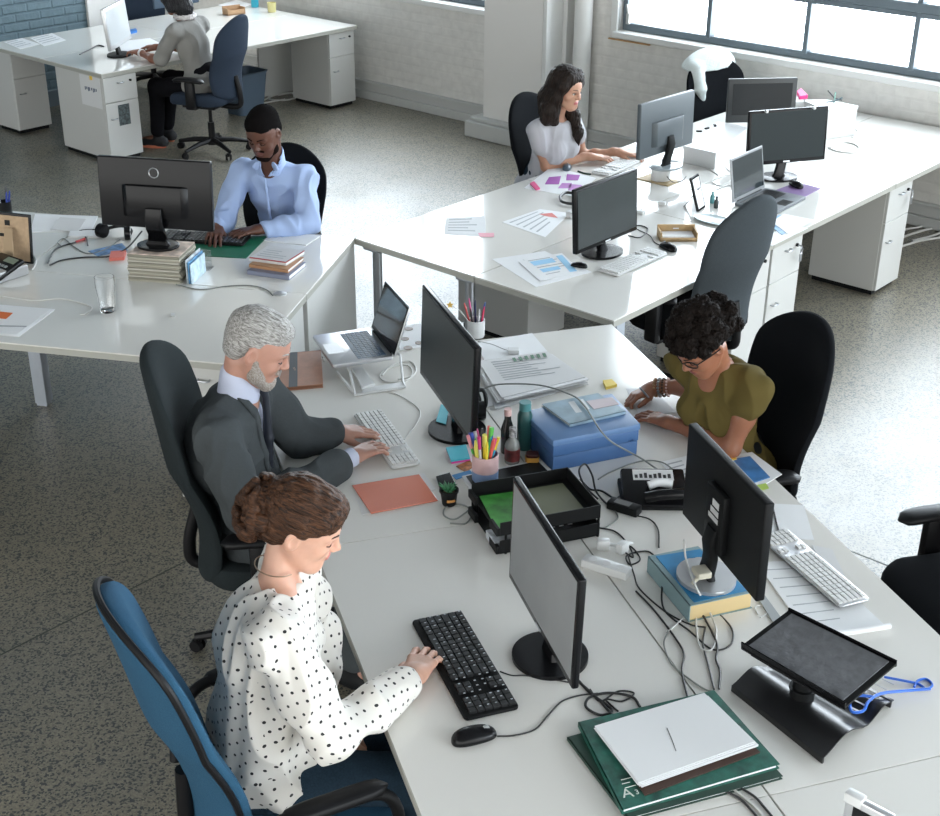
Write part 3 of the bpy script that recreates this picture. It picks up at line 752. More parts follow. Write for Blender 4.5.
def folds(sc=(1, 1, 1), freq=9, amp=.006, seed=0, sharp=True):
    o = Vector((seed*3.1, seed*1.7, seed*.9)); S = Vector(sc)
    def f(p, n):
        q = Vector((p.x*S.x, p.y*S.y, p.z*S.z))*freq+o
        q = q+noise.noise_vector(q*.5)*.9
        v = noise.noise(q)
        if sharp: v = (1-abs(v)*3.4)
        return amp*max(-.9, v)*.95
    return f
# ================================================================= people
def person(label, J, HT, sk, hs=1.0, fem=False, lips=None, aw_=1.0, tw=1.0, hand_r=1.0, fine_h=.0026, h=.005, group=None, nose=1.0, bare_chest=False, neck_r=.052):
    base = (J['pel'][0], J['pel'][1], 0); t = thing('person', label, 'person', base); t['J'] = 1; del t['J']
    b = Body(); V = {k: Vector(v) for k, v in J.items() if not isinstance(v, (int, float)) and len(v) == 3}
    off = -.004 if not bare_chest else 0
    torso(b, V['pel'], V['chest'], V['neck'], V['Rs'], V['Ls'], tw*.97, .93, fem=fem)
    hb = HT @ Vector((0, -.02*hs, -.055*hs))
    b.cone(V['neck']-Vector((0, 0, .02)), hb, neck_r*1.06, neck_r*.96, .03)
    head(b, HT, hs, fem, nose=nose)
    fine = []
    c0 = HT.translation
    fine.append((A3(c0)-.145*hs, A3(c0)+.145*hs, fine_h))
    for s in 'RL':
        w, e = V[s+'w'], V[s+'e']; d = Vector(J[s+'d']).normalized(); bk = Vector(J[s+'n'])
        b.chain([V[s+'s'], V[s+'s'].lerp(e, .5), e], [.046*aw_, .042*aw_, .036*aw_], .03)
        b.chain([e, e.lerp(w, .35), w.lerp(e, .08)], [.036*aw_, .037*aw_, .0235*aw_], .02)
        T = hand_T(w, d, bk); hand(b, T, s == 'R', hs*J.get('hs', 1), J.get(s+'c', (.25, .3, .3, .35)), J.get(s+'b', .35), J.get(s+'sp', .06), J.get(s+'t', (.5, .3)), hand_r)
        tip = w+d*.19*hs; fine.append(fbox([w-d*.05, tip], .06, fine_h*.9))
        if s+'k' in V:
            hp = V['pel'].lerp(V['pel'], 0)+(V[s+'s']-(V['Rs']+V['Ls'])/2).normalized()*.09; hp.z = V['pel'].z-.02
            b.chain([hp, V[s+'k'], V[s+'a']], [.07, .05, .034], .03)
            f = (V[s+'k']-V['pel']); f.z = 0; f.normalize(); b.cone(V[s+'a']+Vector((0, 0, -.02)), V[s+'a']+f*.12+Vector((0, 0, -.045)), .03, .022, .02)
    # merge overlapping fine boxes
    def ov(p, q): return all(p[0][i] < q[1][i] and q[0][i] < p[1][i] for i in range(3))
    ch = True
    while ch:
        ch = False
        for i in range(len(fine)):
            for j in range(i+1, len(fine)):
                if ov(fine[i], fine[j]):
                    fine[i] = (np.minimum(fine[i][0], fine[j][0]), np.maximum(fine[i][1], fine[j][1]), min(fine[i][2], fine[j][2])); fine.pop(j); ch = True; break
            if ch: break
    mats = [sk]+([lips] if lips else []); fn = lips_fn(HT, hs) if lips else None
    mk('body', b.mesh(h, 0, fine), mats, t, fn)
    return t, V
def thigh_pts(V, s):
    hp = V['pel']+(V[s+'s']-(V['Rs']+V['Ls'])/2).normalized()*.09; hp.z = V['pel'].z-.02
    return hp
def trousers(t, V, m, grow=.012, seat=1.0, h=.007, r=1.0, disp=None):
    b = Body(); ax = (V['Rs']-V['Ls']).normalized()
    b.cone(V['pel']-ax*.07, V['pel']+ax*.07, .105*seat, .105*seat, .04)
    b.ell(V['pel']+Vector((0, 0, .08)), (.13*seat, .13*seat, .09), .05)
    for s in 'RL':
        k, a = V[s+'k'], V[s+'a']; b.chain([thigh_pts(V, s), k, a+Vector((0, 0, .03))], [.083*r+grow*.5, .06*r+grow*.5, .045*r+grow*.5], .03)
    return mk('trousers', b.mesh(h, 0, disp=disp or folds((1, 1, .6), 10, .004, 3)), m, t)
def shoes(t, V, m, sole=None):
    for s in 'RL':
        a = V[s+'a']; f = V[s+'k']-V['pel']; f.z = 0; f.normalize(); g = Vector((a.x, a.y, 0)); b = Body()
        b.cone(g+Vector((0, 0, .045))-f*.04, g+f*.10+Vector((0, 0, .035)), .043, .036, .03); b.cone(g+f*.10+Vector((0, 0, .035)), g+f*.17+Vector((0, 0, .03)), .036, .028, .02)
        b.cone(g+Vector((0, 0, .05)), g+Vector((0, 0, .10)), .04, .04, .02); b.plane(g+Vector((0, 0, .012)), (0, 0, -1))
        so = mk('shoe', b.mesh(.005), m, t)
        if sole:
            mb = MB(); r = Vector((f.y, -f.x, 0)); pl = []
            for i in range(24):
                a2 = 2*pi*i/24; u = cos(a2); v = sin(a2); p = g+f*(.065+.125*u)+r*(.040*v*(1-.15*u)); pl.append((p.x-t.location.x, p.y-t.location.y))
            mb.prism(pl, .0, .022, .004); mb.build('sole', sole, so, smooth=True)
def garment(name, t, V, m, parts='torso+arms', off=.014, sleeve=1.0, cuff_grow=.0, neck_cut=None, hem=None, h=.0045, disp=None, tw=1.0, dep=1.05, aw_=1.0, hem_r=0, extra=None, k=.03, fwdv=None, bust=0, collar_r=None):
    b = Body(); B = torso(b, V['pel'], V['chest'], V['neck'], V['Rs'], V['Ls'], tw, dep, .045)
    f = B.col[1]
    if f.dot(V['Rk']-V['pel'] if 'Rk' in V else V['Rw']-V['Rs']) < 0: f = -f
    ax = (V['Rs']-V['Ls']).normalized()
    if bust:
        for q in (-1, 1): b.ell(V['chest']+f*.075+ax*q*.062-Vector((0, 0, .0)), (bust, bust*.9, bust), .03)
    if hem_r: b.ell(V['pel']+Vector((0, 0, .0)), (hem_r, hem_r*.85, .11), .05, B)
    for s in 'RL':
        sh, e, w = V[s+'s'], V[s+'e'], V[s+'w']
        b.ell(sh, (.046*aw_, .046*aw_, .044*aw_), .03)
        w = w.lerp(e, .17)
        if sleeve >= 1: b.chain([sh, sh.lerp(e, .5), e, e.lerp(w, .5), w], [.050*aw_, .048*aw_, .043*aw_, .040*aw_, (.030+cuff_grow)*aw_], k)
        else: b.chain([sh, sh.lerp(e, sleeve*.6), sh.lerp(e, sleeve)], [.046*aw_, .046*aw_, .048*aw_+cuff_grow], k)
        if sleeve < 1: b.ops.append(('cutcone', 0)) if False else None
    if extra: extra(b, B, f, ax)
    if neck_cut: neck_cut(b, f, ax)
    if hem is not None: b.plane((0, 0, hem), (0, 0, -1))
    return mk(name, b.mesh(h, off, disp=disp), m, t), f, ax
def hair(t, HT, m, build, h=.004, disp=None, name='hair', s=1.0):
    b = Body(); b.T = HT @ Matrix.Scale(1, 4); build(b); return mk(name, b.mesh(h, disp=disp), m, t)
def strands(freq=(120, 120, 30), amp=.003, T=None):
    Ti = T.inverted()
    def f(p, n):
        q = Ti @ p; return amp*noise.noise(Vector((q.x*freq[0], q.y*freq[1], q.z*freq[2])))+amp*noise.noise(q*40)
    return f
def lumps(freq=60, amp=.008):
    def f(p, n): return amp*(1-2.2*abs(noise.noise(p*freq)))+amp*.5*noise.noise(p*freq*2.3)
    return f
def chain_necklace(t, pts, r, m, name='necklace'):
    MB().tube([Vector(p)-t.location for p in spline(pts, 6)], r, 6).build(name, m, t, smooth=True)
def dirW(fr, deg): a = fr.a+RAD(deg); return Vector((cos(a), sin(a), 0))

# ---------------- 1 woman in the polka dot blouse
M_sk1 = skin('fair_skin', (.60, .34, .245)); M_lip1 = mat('rose_lips', (.50, .17, .15), .35)
M_polka = mat('white_polka_dot_cotton', (.70, .675, .63), .8, sheen=.1); nt, b_, N, L_ = nodes_of(M_polka)
tc = N('ShaderNodeTexCoord'); mp = N('ShaderNodeMapping'); mp.inputs['Scale'].default_value = (34, 34, 34); mp.inputs['Rotation'].default_value = (.5, .35, .6); L_(tc.outputs['Object'], mp.inputs[0])
# dots on a staggered lattice, wrapped on the cloth from its own three sides
def dots(u, v):
    cb = N('ShaderNodeCombineXYZ'); sx = N('ShaderNodeSeparateXYZ'); L_(mp.outputs[0], sx.inputs[0]); L_(sx.outputs[u], cb.inputs[0]); L_(sx.outputs[v], cb.inputs[1])
    vo = N('ShaderNodeTexVoronoi'); vo.voronoi_dimensions = '2D'; vo.inputs['Scale'].default_value = 1.0; vo.inputs['Randomness'].default_value = .25; L_(cb.outputs[0], vo.inputs[0])
    lt = N('ShaderNodeMath'); lt.operation = 'LESS_THAN'; lt.inputs[1].default_value = .135; L_(vo.outputs['Distance'], lt.inputs[0]); return lt
d0, d1, d2 = dots(1, 2), dots(0, 2), dots(0, 1)
ge = N('ShaderNodeTexCoord'); mpn = N('ShaderNodeMapping'); mpn.vector_type = 'NORMAL'; L_(ge.outputs['Normal'], mpn.inputs[0])
mpn.inputs['Rotation'].default_value = (.5, .35, .6); ab = N('ShaderNodeVectorMath'); ab.operation = 'ABSOLUTE'; L_(mpn.outputs[0], ab.inputs[0]); sn = N('ShaderNodeSeparateXYZ'); L_(ab.outputs[0], sn.inputs[0])
def gt(a, c):
    g = N('ShaderNodeMath'); g.operation = 'GREATER_THAN'; L_(a, g.inputs[0]); L_(c, g.inputs[1]); return g
def mul(a, c):
    g = N('ShaderNodeMath'); g.operation = 'MULTIPLY'; L_(a, g.inputs[0]); L_(c, g.inputs[1]); return g
g_xy = gt(sn.outputs[0], sn.outputs[1]); g_xz = gt(sn.outputs[0], sn.outputs[2]); g_yz = gt(sn.outputs[1], sn.outputs[2])
X = mul(g_xy.outputs[0], g_xz.outputs[0])
def mixf(f, a, c):
    g = N('ShaderNodeMix'); L_(f, g.inputs[0]); L_(a, g.inputs[2]); L_(c, g.inputs[3]); return g
yz = mixf(g_yz.outputs[0], d2.outputs[0], d1.outputs[0]); al = mixf(X.outputs[0], yz.outputs[0], d0.outputs[0])
mc = N('ShaderNodeMixRGB'); mc.inputs[1].default_value = (.70, .675, .63, 1); mc.inputs[2].default_value = (.012, .012, .014, 1); L_(al.outputs[0], mc.inputs[0]); L_(mc.outputs[0], b_.inputs['Base Color'])
M_jeans = mat('dark_blue_jeans', (.016, .032, .050), .9, spec=.15, noise_amt=.2, noise_scale=200, bump=.2, bump_scale=400)
fw = dirW(FF, -10); rt = Vector((fw.y, -fw.x, 0)); up = Vector((0, 0, 1))
c = FF.w(-1.80, -2.13)
def q1(r, f, z): return Vector((c.x, c.y, 0))+rt*r+fw*f+up*z
HF = (dirW(FF, -22)*cos(RAD(24))-up*sin(RAD(24))); HT1 = xf(q1(-.03, .045, 1.215), basis(HF, up+rt*.05))
J = dict(pel=q1(0, -.07, .55), chest=q1(0, -.06, .88), neck=q1(-.01, -.02, 1.085), Rs=q1(.175, -.03, 1.03), Ls=q1(-.165, .01, 1.03),
         Re=q1(.215, .09, .765), Rw=FF.w(-1.485, -2.165, .74), Rd=(FF.w(-1.40, -2.045, .722)-FF.w(-1.48, -2.17, .74)), Rn=(0, 0, 1), Rc=(.12, .15, .18, .28), Rb=.28, Rsp=.05, Rt=(.45, .3), hs=1.10,
         Le=q1(-.18, .07, .78), Lw=q1(-.03, .06, .60), Ld=fw*.7+rt*.4-up*.3, Ln=(0, 0, 1),
         Rk=q1(.12, .33, .52), Lk=q1(-.10, .36, .52), Ra=q1(.13, .33, .10), La=q1(-.10, .42, .10))
t, V = person('woman with brown curly bun in a white polka dot blouse at the black keyboard', J, HT1, M_sk1, .97, True, M_lip1, .86, .9, neck_r=.044)
def nc(b, f, ax):
    n = V['neck']; b.ell(n+Vector((0, 0, .045))+f*.02, (.098, .098, .062), .012, sub=True)
hp1 = lambda p, n: folds((1.0, 1.0, .5), 10, .011, 1)(p, n)
garment('blouse', t, V, M_polka, off=.012, cuff_grow=.004, neck_cut=nc, tw=1.02, dep=1.05, aw_=1.04, disp=hp1, hem=.50, hem_r=.18, bust=.05, extra=lambda b, B, f, ax: b.ell((V['chest']+V['pel'])/2-Vector((0, 0, .03)), (.165, .135, .20), .04, B))
trousers(t, V, M_jeans); shoes(t, V, M_dark)
M_hair1 = hair_mat('brown_hair', (.012, .006, .004), (.092, .040, .019), .45, (70, 9, 70), HT=HT1)
def hb1(b):
    b.ell((0, -.018, .050), (.083, .100, .088), .01); b.ell((0, .045, .075), (.066, .048, .045), .03); b.ell((0, -.055, -.012), (.066, .048, .055), .03)
    b.ell((0, .118, -.028), (.090, .072, .102), .012, sub=True); b.ell((.085, .012, -.030), (.022, .042, .045), .01, sub=True); b.ell((-.085, .012, -.030), (.022, .042, .045), .01, sub=True)
hair(t, HT1, M_hair1, hb1, .0035, strands((120, 18, 120), .0035, HT1))
random.seed(11)
def bun1(b):
    b.ell((0, -.105, .005), (.062, .046, .078), .01)
    for i in range(44):
        a = random.uniform(0, 2*pi); z = random.uniform(-.07, .07); da = random.uniform(.35, .7)*random.choice((-1, 1)); dz = random.uniform(-.03, .03); pts = []
        for k in range(4):
            aa, z_ = a+da*k/2, max(-.078, min(.078, z+dz*k/2*cos(k))); r = math.sqrt(max(.08, 1-(z_/.085)**2))
            pts.append((.066*r*cos(aa), -.108+.052*r*sin(aa), .004+z_))
        b.chain(pts, [.009, .0125, .0125, .008], .0025)
hair(t, HT1, M_hair1, bun1, .0026, strands((60, 60, 60), .0015, HT1), 'hair_bun')
face_bits(t, HT1, M_hair1, .97)
nb = V['neck']+Vector((0, 0, .035)); M_gold = mat('fine_gold_chain', (.28, .20, .14), .35, .8)
chain_necklace(t, [nb+(-fw*cos(a)+rt*sin(a))*.051+up*(.010*cos(a)) for a in np.linspace(-2.4, 2.4, 12)], .0016, M_gold)
P1 = t
def local_frame(fr, x, y, facing):
    f = Vector((cos(facing), sin(facing), 0)); r = Vector((f.y, -f.x, 0)); c = fr.w(x, y)
    def q(a, b, z): return Vector((c.x, c.y, 0))+r*a+f*b+Vector((0, 0, z))
    return q, f, r
def look(f, r, yaw, down, tilt=0):
    """head axes: yaw to the right in degrees, down = nod, tilt towards the right shoulder"""
    g = (f*cos(RAD(yaw))+r*sin(RAD(yaw))); d = g*cos(RAD(down))-up*sin(RAD(down)); rr = (r*cos(RAD(yaw))-f*sin(RAD(yaw)))
    return basis(d, up*cos(RAD(tilt))+rr*sin(RAD(tilt)))
# ---------------- 2 grey-haired man in a suit
q2, f2, r2 = local_frame(FF, -1.76, -.95, FF.a+RAD(-22))
M_sk2 = skin('tanned_skin', (.44, .235, .175)); M_suit = mat('charcoal_suit_wool', (.058, .066, .070), .95, spec=.15, noise_amt=.10, noise_scale=300, bump=.9, bump_scale=7, stretch=(1, 1, 2.2))
M_shirt2 = mat('pale_lilac_shirt', (.52, .56, .70), .8); M_tie = mat('navy_tie', (.008, .012, .022), .6)
HT2 = xf(q2(.01, .10, 1.21), look(f2, r2, -4, 27)); rh = FF.w(-1.36, -.93, .735); lh = FF.w(-1.38, -.74, .74)
J = dict(pel=q2(-.02, .06, .55), chest=q2(0, -.02, .86), neck=q2(0, .03, 1.045), Rs=q2(.195, 0, .985), Ls=q2(-.195, .03, .985),
         Re=q2(.235, .09, .725), Rw=rh, Rd=FF.w(-1.20, -.83, .722)-rh, Rn=(0, 0, 1), Rc=(.15, .18, .2, .3), Rb=.28, Rt=(.5, .3),
         Le=q2(-.26, .17, .74), Lw=lh, Ld=FF.w(-1.21, -.735, .715)-lh, Ln=(0, 0, 1), Lc=(.15, .2, .25, .3), Lb=.3, Lt=(.6, .3),
         Rk=q2(.13, .40, .54), Lk=q2(-.12, .42, .54), Ra=q2(.14, .40, .10), La=q2(-.12, .45, .10), hs=1.03)
t, V = person('grey-haired bearded man in a charcoal suit typing on a white keyboard', J, HT2, M_sk2, 1.03, False, None, 1.0, 1.0, neck_r=.060, nose=1.15)
def nc2(b, f, ax):
    b.ell(V['neck']+up*.06+f*.01, (.062, .062, .055), .01, sub=True)
    b.cone(V['neck']+f*.075+up*.035, V['neck']+f*.085-up*.27, .062, .014, .006, sub=True)
garment('suit_jacket', t, V, M_suit, off=.020, cuff_grow=.003, neck_cut=nc2, tw=1.02, dep=1.05, disp=folds((1, 1, .7), 9, .009, 5), hem=.50, hem_r=.15, aw_=1.02)
o, f_, ax_ = garment('shirt', t, V, M_shirt2, off=.008, neck_cut=lambda b, f, ax: b.ell(V['neck']+up*.075+f*.02, (.056, .060, .05), .01, sub=True), tw=1.0, dep=1.0, hem=.5, sleeve=1.0)
b = Body(); n0 = V['neck']; hb = HT2 @ Vector((0, -.02, -.055))
b.cone(n0, n0.lerp(hb, .50), .069, .068, .01); b.ell(hb-up*.01, (.064, .067, .03), .01, sub=True); mk('shirt_collar', b.mesh(.004), M_shirt2, t)
for s in 'RL':
    b = Body(); w, e = V[s+'w'], V[s+'e']; b.cone(w.lerp(e, .15), w.lerp(e, -.04), .034, .034, .01); b.plane(w.lerp(e, -.01), w-e); mk('shirt_cuff', b.mesh(.004), M_shirt2, t)
b = Body(); b.ell(n0+f2*.082+up*.012, (.016, .014, .02), .01); b.cone(n0+f2*.088-up*.01, n0+f2*.088-up*.16, .011, .017, .01); b.cone(n0+f2*.088-up*.16, n0+f2*.075-up*.32, .017, .02, .01)
mk('tie', b.mesh(.004), M_tie, t)
def lapel_cut(b, f, ax):
    b.icone(V['neck']+f*.075+up*.035, V['neck']+f*.085-up*.28, .094, .030); nc2(b, f, ax)
    b.plane(V['neck']-f*.02, -f)
garment('lapels', t, V, M_suit, off=.027, cuff_grow=.003, neck_cut=lapel_cut, tw=1.02, dep=1.05, disp=folds((1, 1, .7), 9, .009, 5), sleeve=.3, aw_=1.02, hem=.5)
trousers(t, V, M_suit, grow=.02); shoes(t, V, M_dark)
M_hair2 = hair_mat('grey_hair', (.17, .16, .15), (.50, .49, .47), .5, (80, 14, 80), HT=HT2); M_beard = hair_mat('grey_beard', (.22, .18, .15), (.52, .48, .44), .7, (150, 150, 60), HT=HT2)
def hb2(b):
    b.ell((0, -.016, .052), (.081, .100, .087), .01); b.ell((0, .045, .088), (.056, .045, .036), .03); b.ell((0, -.055, -.01), (.066, .048, .055), .03)
    b.ell((0, .130, -.008), (.092, .080, .102), .012, sub=True); b.ell((.088, .010, -.035), (.030, .040, .055), .01, sub=True); b.ell((-.088, .010, -.035), (.030, .040, .055), .01, sub=True); b.ell((0, 0, -.09), (.1, .1, .04), .01, sub=True)
hair(t, HT2, M_hair2, hb2, .0035, strands((150, 30, 150), .0022, HT2))
def brd(b):
    for q in (-1, 1): b.cone((q*.064, .014, -.018), (q*.054, .034, -.062), .014, .023, .02); b.cone((q*.054, .034, -.062), (q*.020, .074, -.090), .023, .025, .02)
    b.ell((0, .080, -.090), (.028, .021, .022), .02); b.cone((-.024, .092, -.038), (.024, .092, -.038), .0075, .0075, .01)
    b.ell((0, .10, -.050), (.018, .02, .0095), .004, sub=True)
hair(t, HT2, M_beard, brd, .003, lumps(160, .002), 'beard')
face_bits(t, HT2, M_hair2, 1.03, lash=M_dark, browh=.031, thick=.0035)
# ---------------- 3 man in a light blue shirt
q3, f3, r3 = local_frame(FL, -.47, 1.33, FL.a-pi/2+RAD(0))
M_sk3 = skin('dark_brown_skin', (.105, .042, .026), .4); M_shirt3 = mat('light_blue_shirt', (.36, .47, .72), .8, sheen=.1)
M_lip3 = mat('dark_lips', (.16, .06, .05), .4)
HT3 = xf(q3(-.01, .23, 1.185), look(f3, r3, 10, 28)); rh = FL.w(-.68, .93, .735); lh = FL.w(-.46, .96, .735)
J = dict(pel=q3(0, -.08, .54), chest=q3(0, .05, .84), neck=q3(0, .14, 1.0), Rs=q3(.170, .11, .94), Ls=q3(-.170, .11, .94),
         Re=q3(.225, .25, .73), Rw=rh, Rd=FL.w(-.65, .80, .72)-rh, Rn=(0, 0, 1), Rc=(.15, .2, .25, .3), Rb=.3,
         Le=q3(-.215, .23, .73), Lw=lh, Ld=FL.w(-.60, .86, .725)-lh, Ln=(0, 0, 1), Lc=(.2, .25, .3, .35), Lb=.35, Lsp=.08, hs=1.04)
t, V = person('man with short black hair and beard in a light blue collared shirt at a keyboard', J, HT3, M_sk3, 1.0, False, M_lip3, 1.0, 1.0, neck_r=.058, nose=1.25, h=.006, fine_h=.003)
for k, p in (('Rk', q3(.13, .42, .53)), ('Lk', q3(-.13, .42, .53)), ('Ra', q3(.14, .38, .10)), ('La', q3(-.14, .38, .10))): V[k] = p
def nc3(b, f, ax):
    b.ell(V['neck']+up*.068+f*.012, (.056, .058, .048), .01, sub=True); b.cone(V['neck']+f*.075+up*.03, V['neck']+f*.10-up*.05, .026, .006, .008, sub=True)
garment('shirt', t, V, M_shirt3, off=.011, neck_cut=nc3, tw=1.0, dep=1.0, disp=folds((1, 1, .7), 11, .009, 8), hem=.5, aw_=.98, cuff_grow=.003, h=.005)
n0 = V['neck']
hb = HT3 @ Vector((0, -.02, -.055)); b = Body(); ncx = n0.lerp(hb, .42)
b.cone(n0-up*.012, ncx, .079, .070, .01); b.cone(n0-up*.05, n0.lerp(hb, .9), .068, .060, .004, sub=True); b.ell(n0+f3*.085+up*.035, (.026, .050, .075), .006, basis(f3, up), sub=True)
mk('shirt_collar', b.mesh(.003), M_shirt3, t)
for s_ in (-1, 1):
    b = Body(); b.ell(n0+f3*.068+r3*s_*.046+up*.012, (.028, .010, .026), .008, Matrix.Rotation(FL.a+s_*.75, 3, 'Z') @ Matrix.Rotation(.35, 3, 'X')); mk('collar_point', b.mesh(.003), M_shirt3, t)
pk = Body(); [pk.cone(n0+f3*(.098-.011*i)-up*(.05+.055*i), n0+f3*(.098-.011*(i+1))-up*(.05+.055*(i+1)), .007, .007, .01) for i in range(6)]
mk('button_placket', pk.mesh(.004), M_shirt3, t)
trousers(t, V, M_dark); shoes(t, V, M_dark)
M_hair3 = mat('short_black_hair', (.006, .005, .005), .95, spec=.08, bump=1, bump_scale=260)
def hb3(b):
    b.ell((0, -.016, .052), (.078, .097, .086), .01); b.ell((0, .035, .083), (.056, .045, .036), .03); b.ell((0, -.055, -.01), (.063, .046, .05), .03)
    b.ell((0, .128, -.004), (.088, .080, .100), .012, sub=True); b.ell((.088, .008, -.035), (.030, .038, .055), .01, sub=True); b.ell((-.088, .008, -.035), (.030, .038, .055), .01, sub=True); b.ell((0, 0, -.09), (.1, .1, .04), .01, sub=True)
hair(t, HT3, M_hair3, hb3, .004, lumps(260, .002))
M_beard3 = mat('black_stubble', (.014, .009, .008), .95, spec=.08, bump=1, bump_scale=260)
def brd3(b):
    for q in (-1, 1): b.cone((q*.058, .012, -.02), (q*.050, .035, -.064), .0105, .0185, .02); b.cone((q*.050, .035, -.064), (q*.020, .072, -.089), .0185, .0208, .02)
    b.ell((0, .076, -.091), (.026, .019, .019), .02); b.cone((-.024, .0915, -.038), (.024, .0915, -.038), .0055, .0055, .01); b.ell((0, .10, -.052), (.022, .02, .0105), .004, sub=True)
hair(t, HT3, M_beard3, brd3, .003, lumps(200, .001), 'beard')
face_bits(t, HT3, M_hair3, 1.0, browh=.031, thick=.0032)
# ---------------- 4 long-haired woman in a grey tee
q4, f4, r4 = local_frame(FW, -1.69, 1.72, FW.a-RAD(6))
M_sk4 = skin('light_tan_skin', (.50, .27, .18)); M_tee4 = mat('pale_grey_cotton_tee', (.47, .47, .50), .85, sheen=.1); M_lip4 = mat('pink_lips', (.45, .12, .12), .35)
HT4 = xf(q4(0, .09, 1.145), look(f4, r4, -6, 12)); rh = FW.w(-1.53, 1.86, .735); lh = FW.w(-1.46, 2.06, .735)
J = dict(pel=q4(0, -.06, .54), chest=q4(0, 0, .80), neck=q4(0, .01, .97), Rs=q4(.150, .01, .92), Ls=q4(-.150, .0, .92),
         Re=q4(.19, .06, .69), Rw=rh, Rd=FW.w(-1.41, 1.98, .72)-rh, Rn=(0, 0, 1), Rc=(.2, .2, .25, .3), Rb=.3,
         Le=q4(-.24, .08, .71), Lw=lh, Ld=FW.w(-1.34, 2.14, .72)-lh, Ln=(0, 0, 1), Lc=(.2, .25, .3, .35), Lb=.35, Lsp=.08, Lt=(.6, .3))
J['Re'] = FW.w(-1.66, 1.63, .70); J['Le'] = FW.w(-1.62, 1.93, .71)
t, V = person('woman with long dark hair in a pale grey tee typing near the windows', J, HT4, M_sk4, .96, True, M_lip4, .84, .9, h=.006, fine_h=.003, neck_r=.045)
for k, p in (('Rk', q4(.12, .36, .53)), ('Lk', q4(-.10, .38, .53)), ('Ra', q4(.12, .34, .10)), ('La', q4(-.10, .38, .10))): V[k] = p
garment('tee', t, V, M_tee4, off=.009, aw_=.92, sleeve=.42, neck_cut=lambda b, f, ax: b.ell(V['neck']+up*.035+f*.035, (.092, .075, .055), .01, sub=True), tw=.95, dep=1.0, disp=folds((1, 1, .5), 12, .0045, 2), hem=.5, hem_r=.18, bust=.055, cuff_grow=.006)
trousers(t, V, M_jeans, h=.008); shoes(t, V, M_dark)
M_hair4 = hair_mat('dark_brown_long_hair', (.006, .004, .0035), (.028, .017, .012), .45, (60, 60, 6), HT=HT4)
def hb4(b):
    b.ell((0, -.018, .052), (.084, .101, .088), .01); b.ell((0, .030, .085), (.060, .045, .036), .03)
    for q in (-1, 1):
        b.chain([(q*.042, .040, .100), (q*.072, .030, .040), (q*.082, .006, -.04), (q*.080, .0, -.11), (q*.080, .02, -.17)], [.022, .024, .028, .032, .028], .03)
    b.chain([(0, -.06, .0), (.02, -.075, -.08), (.05, -.06, -.15)], [.07, .07, .05], .04)
    b.chain([(-.03, -.06, .0), (-.055, -.04, -.10), (-.095, .03, -.17), (-.09, .085, -.25), (-.08, .105, -.31)], [.06, .045, .034, .028, .014], .03)
    b.chain([(.05, -.05, -.05), (.095, -.02, -.12), (.115, -.02, -.18)], [.05, .045, .03], .03)
    b.ell((0, .118, -.028), (.066, .076, .114), .012, sub=True)
hair(t, HT4, M_hair4, hb4, .004, strands((110, 110, 14), .004, HT4))
face_bits(t, HT4, M_hair4, .96, eyes=-.001)
# ---------------- 5 woman in the olive top writing
q5, f5, r5 = local_frame(FF, -.015, -1.06, FF.a+pi+RAD(30))
M_sk5 = skin('brown_skin', (.30, .125, .070), .38); M_top5 = mat('olive_green_jersey', (.108, .082, .024), .85, spec=.2)
M_lip5 = mat('plum_lips', (.24, .07, .06), .35)
HT5 = xf(q5(.0, .19, 1.105), look(f5, r5, 17, 40)); rh = FF.w(-.14, -.72, .735); lh = FF.w(-.19, -.985, .722)
J = dict(pel=q5(0, -.04, .54), chest=q5(0, .03, .83), neck=q5(0, .09, 1.0), Rs=q5(.150, .08, .95), Ls=q5(-.150, .07, .95),
         Re=FF.w(.0, -.83, .77), Rw=rh, Rd=(FF.w(-.235, -.735, .712)-rh), Rn=FF.w(-.02, .3, .9)-FF.w(0, 0, 0), Rc=(.55, .7, .8, .8), Rb=.6, Rsp=.02, Rt=(.2, .6),
         Le=FF.w(-.07, -1.225, .722), Lw=lh, Ld=FF.w(-.265, -.85, .708)-lh, Ln=(0, 0, 1), Lc=(.15, .2, .2, .3), Lb=.25, Lt=(.4, .3))
t, V = person('woman with dark curly hair and glasses in an olive green top, writing', J, HT5, M_sk5, .97, True, M_lip5, .9, .92, neck_r=.047, bare_chest=True)
for k, p in (('Rk', q5(.11, .36, .53)), ('Lk', q5(-.11, .36, .53)), ('Ra', q5(.11, .34, .10)), ('La', q5(-.11, .34, .10))): V[k] = p
def nc5(b, f, ax):
    b.ell(V['neck']+up*.055+f*.02, (.085, .080, .060), .01, sub=True); b.cone(V['neck']+f*.08+up*.02, V['neck']+f*.115-up*.18, .062, .010, .008, sub=True)
garment('top', t, V, M_top5, off=.008, aw_=.92, sleeve=.27, neck_cut=nc5, tw=.95, dep=.98, disp=folds((1, 1, .45), 12, .010, 4), hem=.5, hem_r=.175, bust=.055, cuff_grow=.004)
trousers(t, V, M_dark); shoes(t, V, M_dark)
M_hair5 = mat('black_curly_hair', (.007, .0045, .0035), .6, spec=.12, bump=.8, bump_scale=90, noise_amt=.5, noise_scale=60)
random.seed(5)
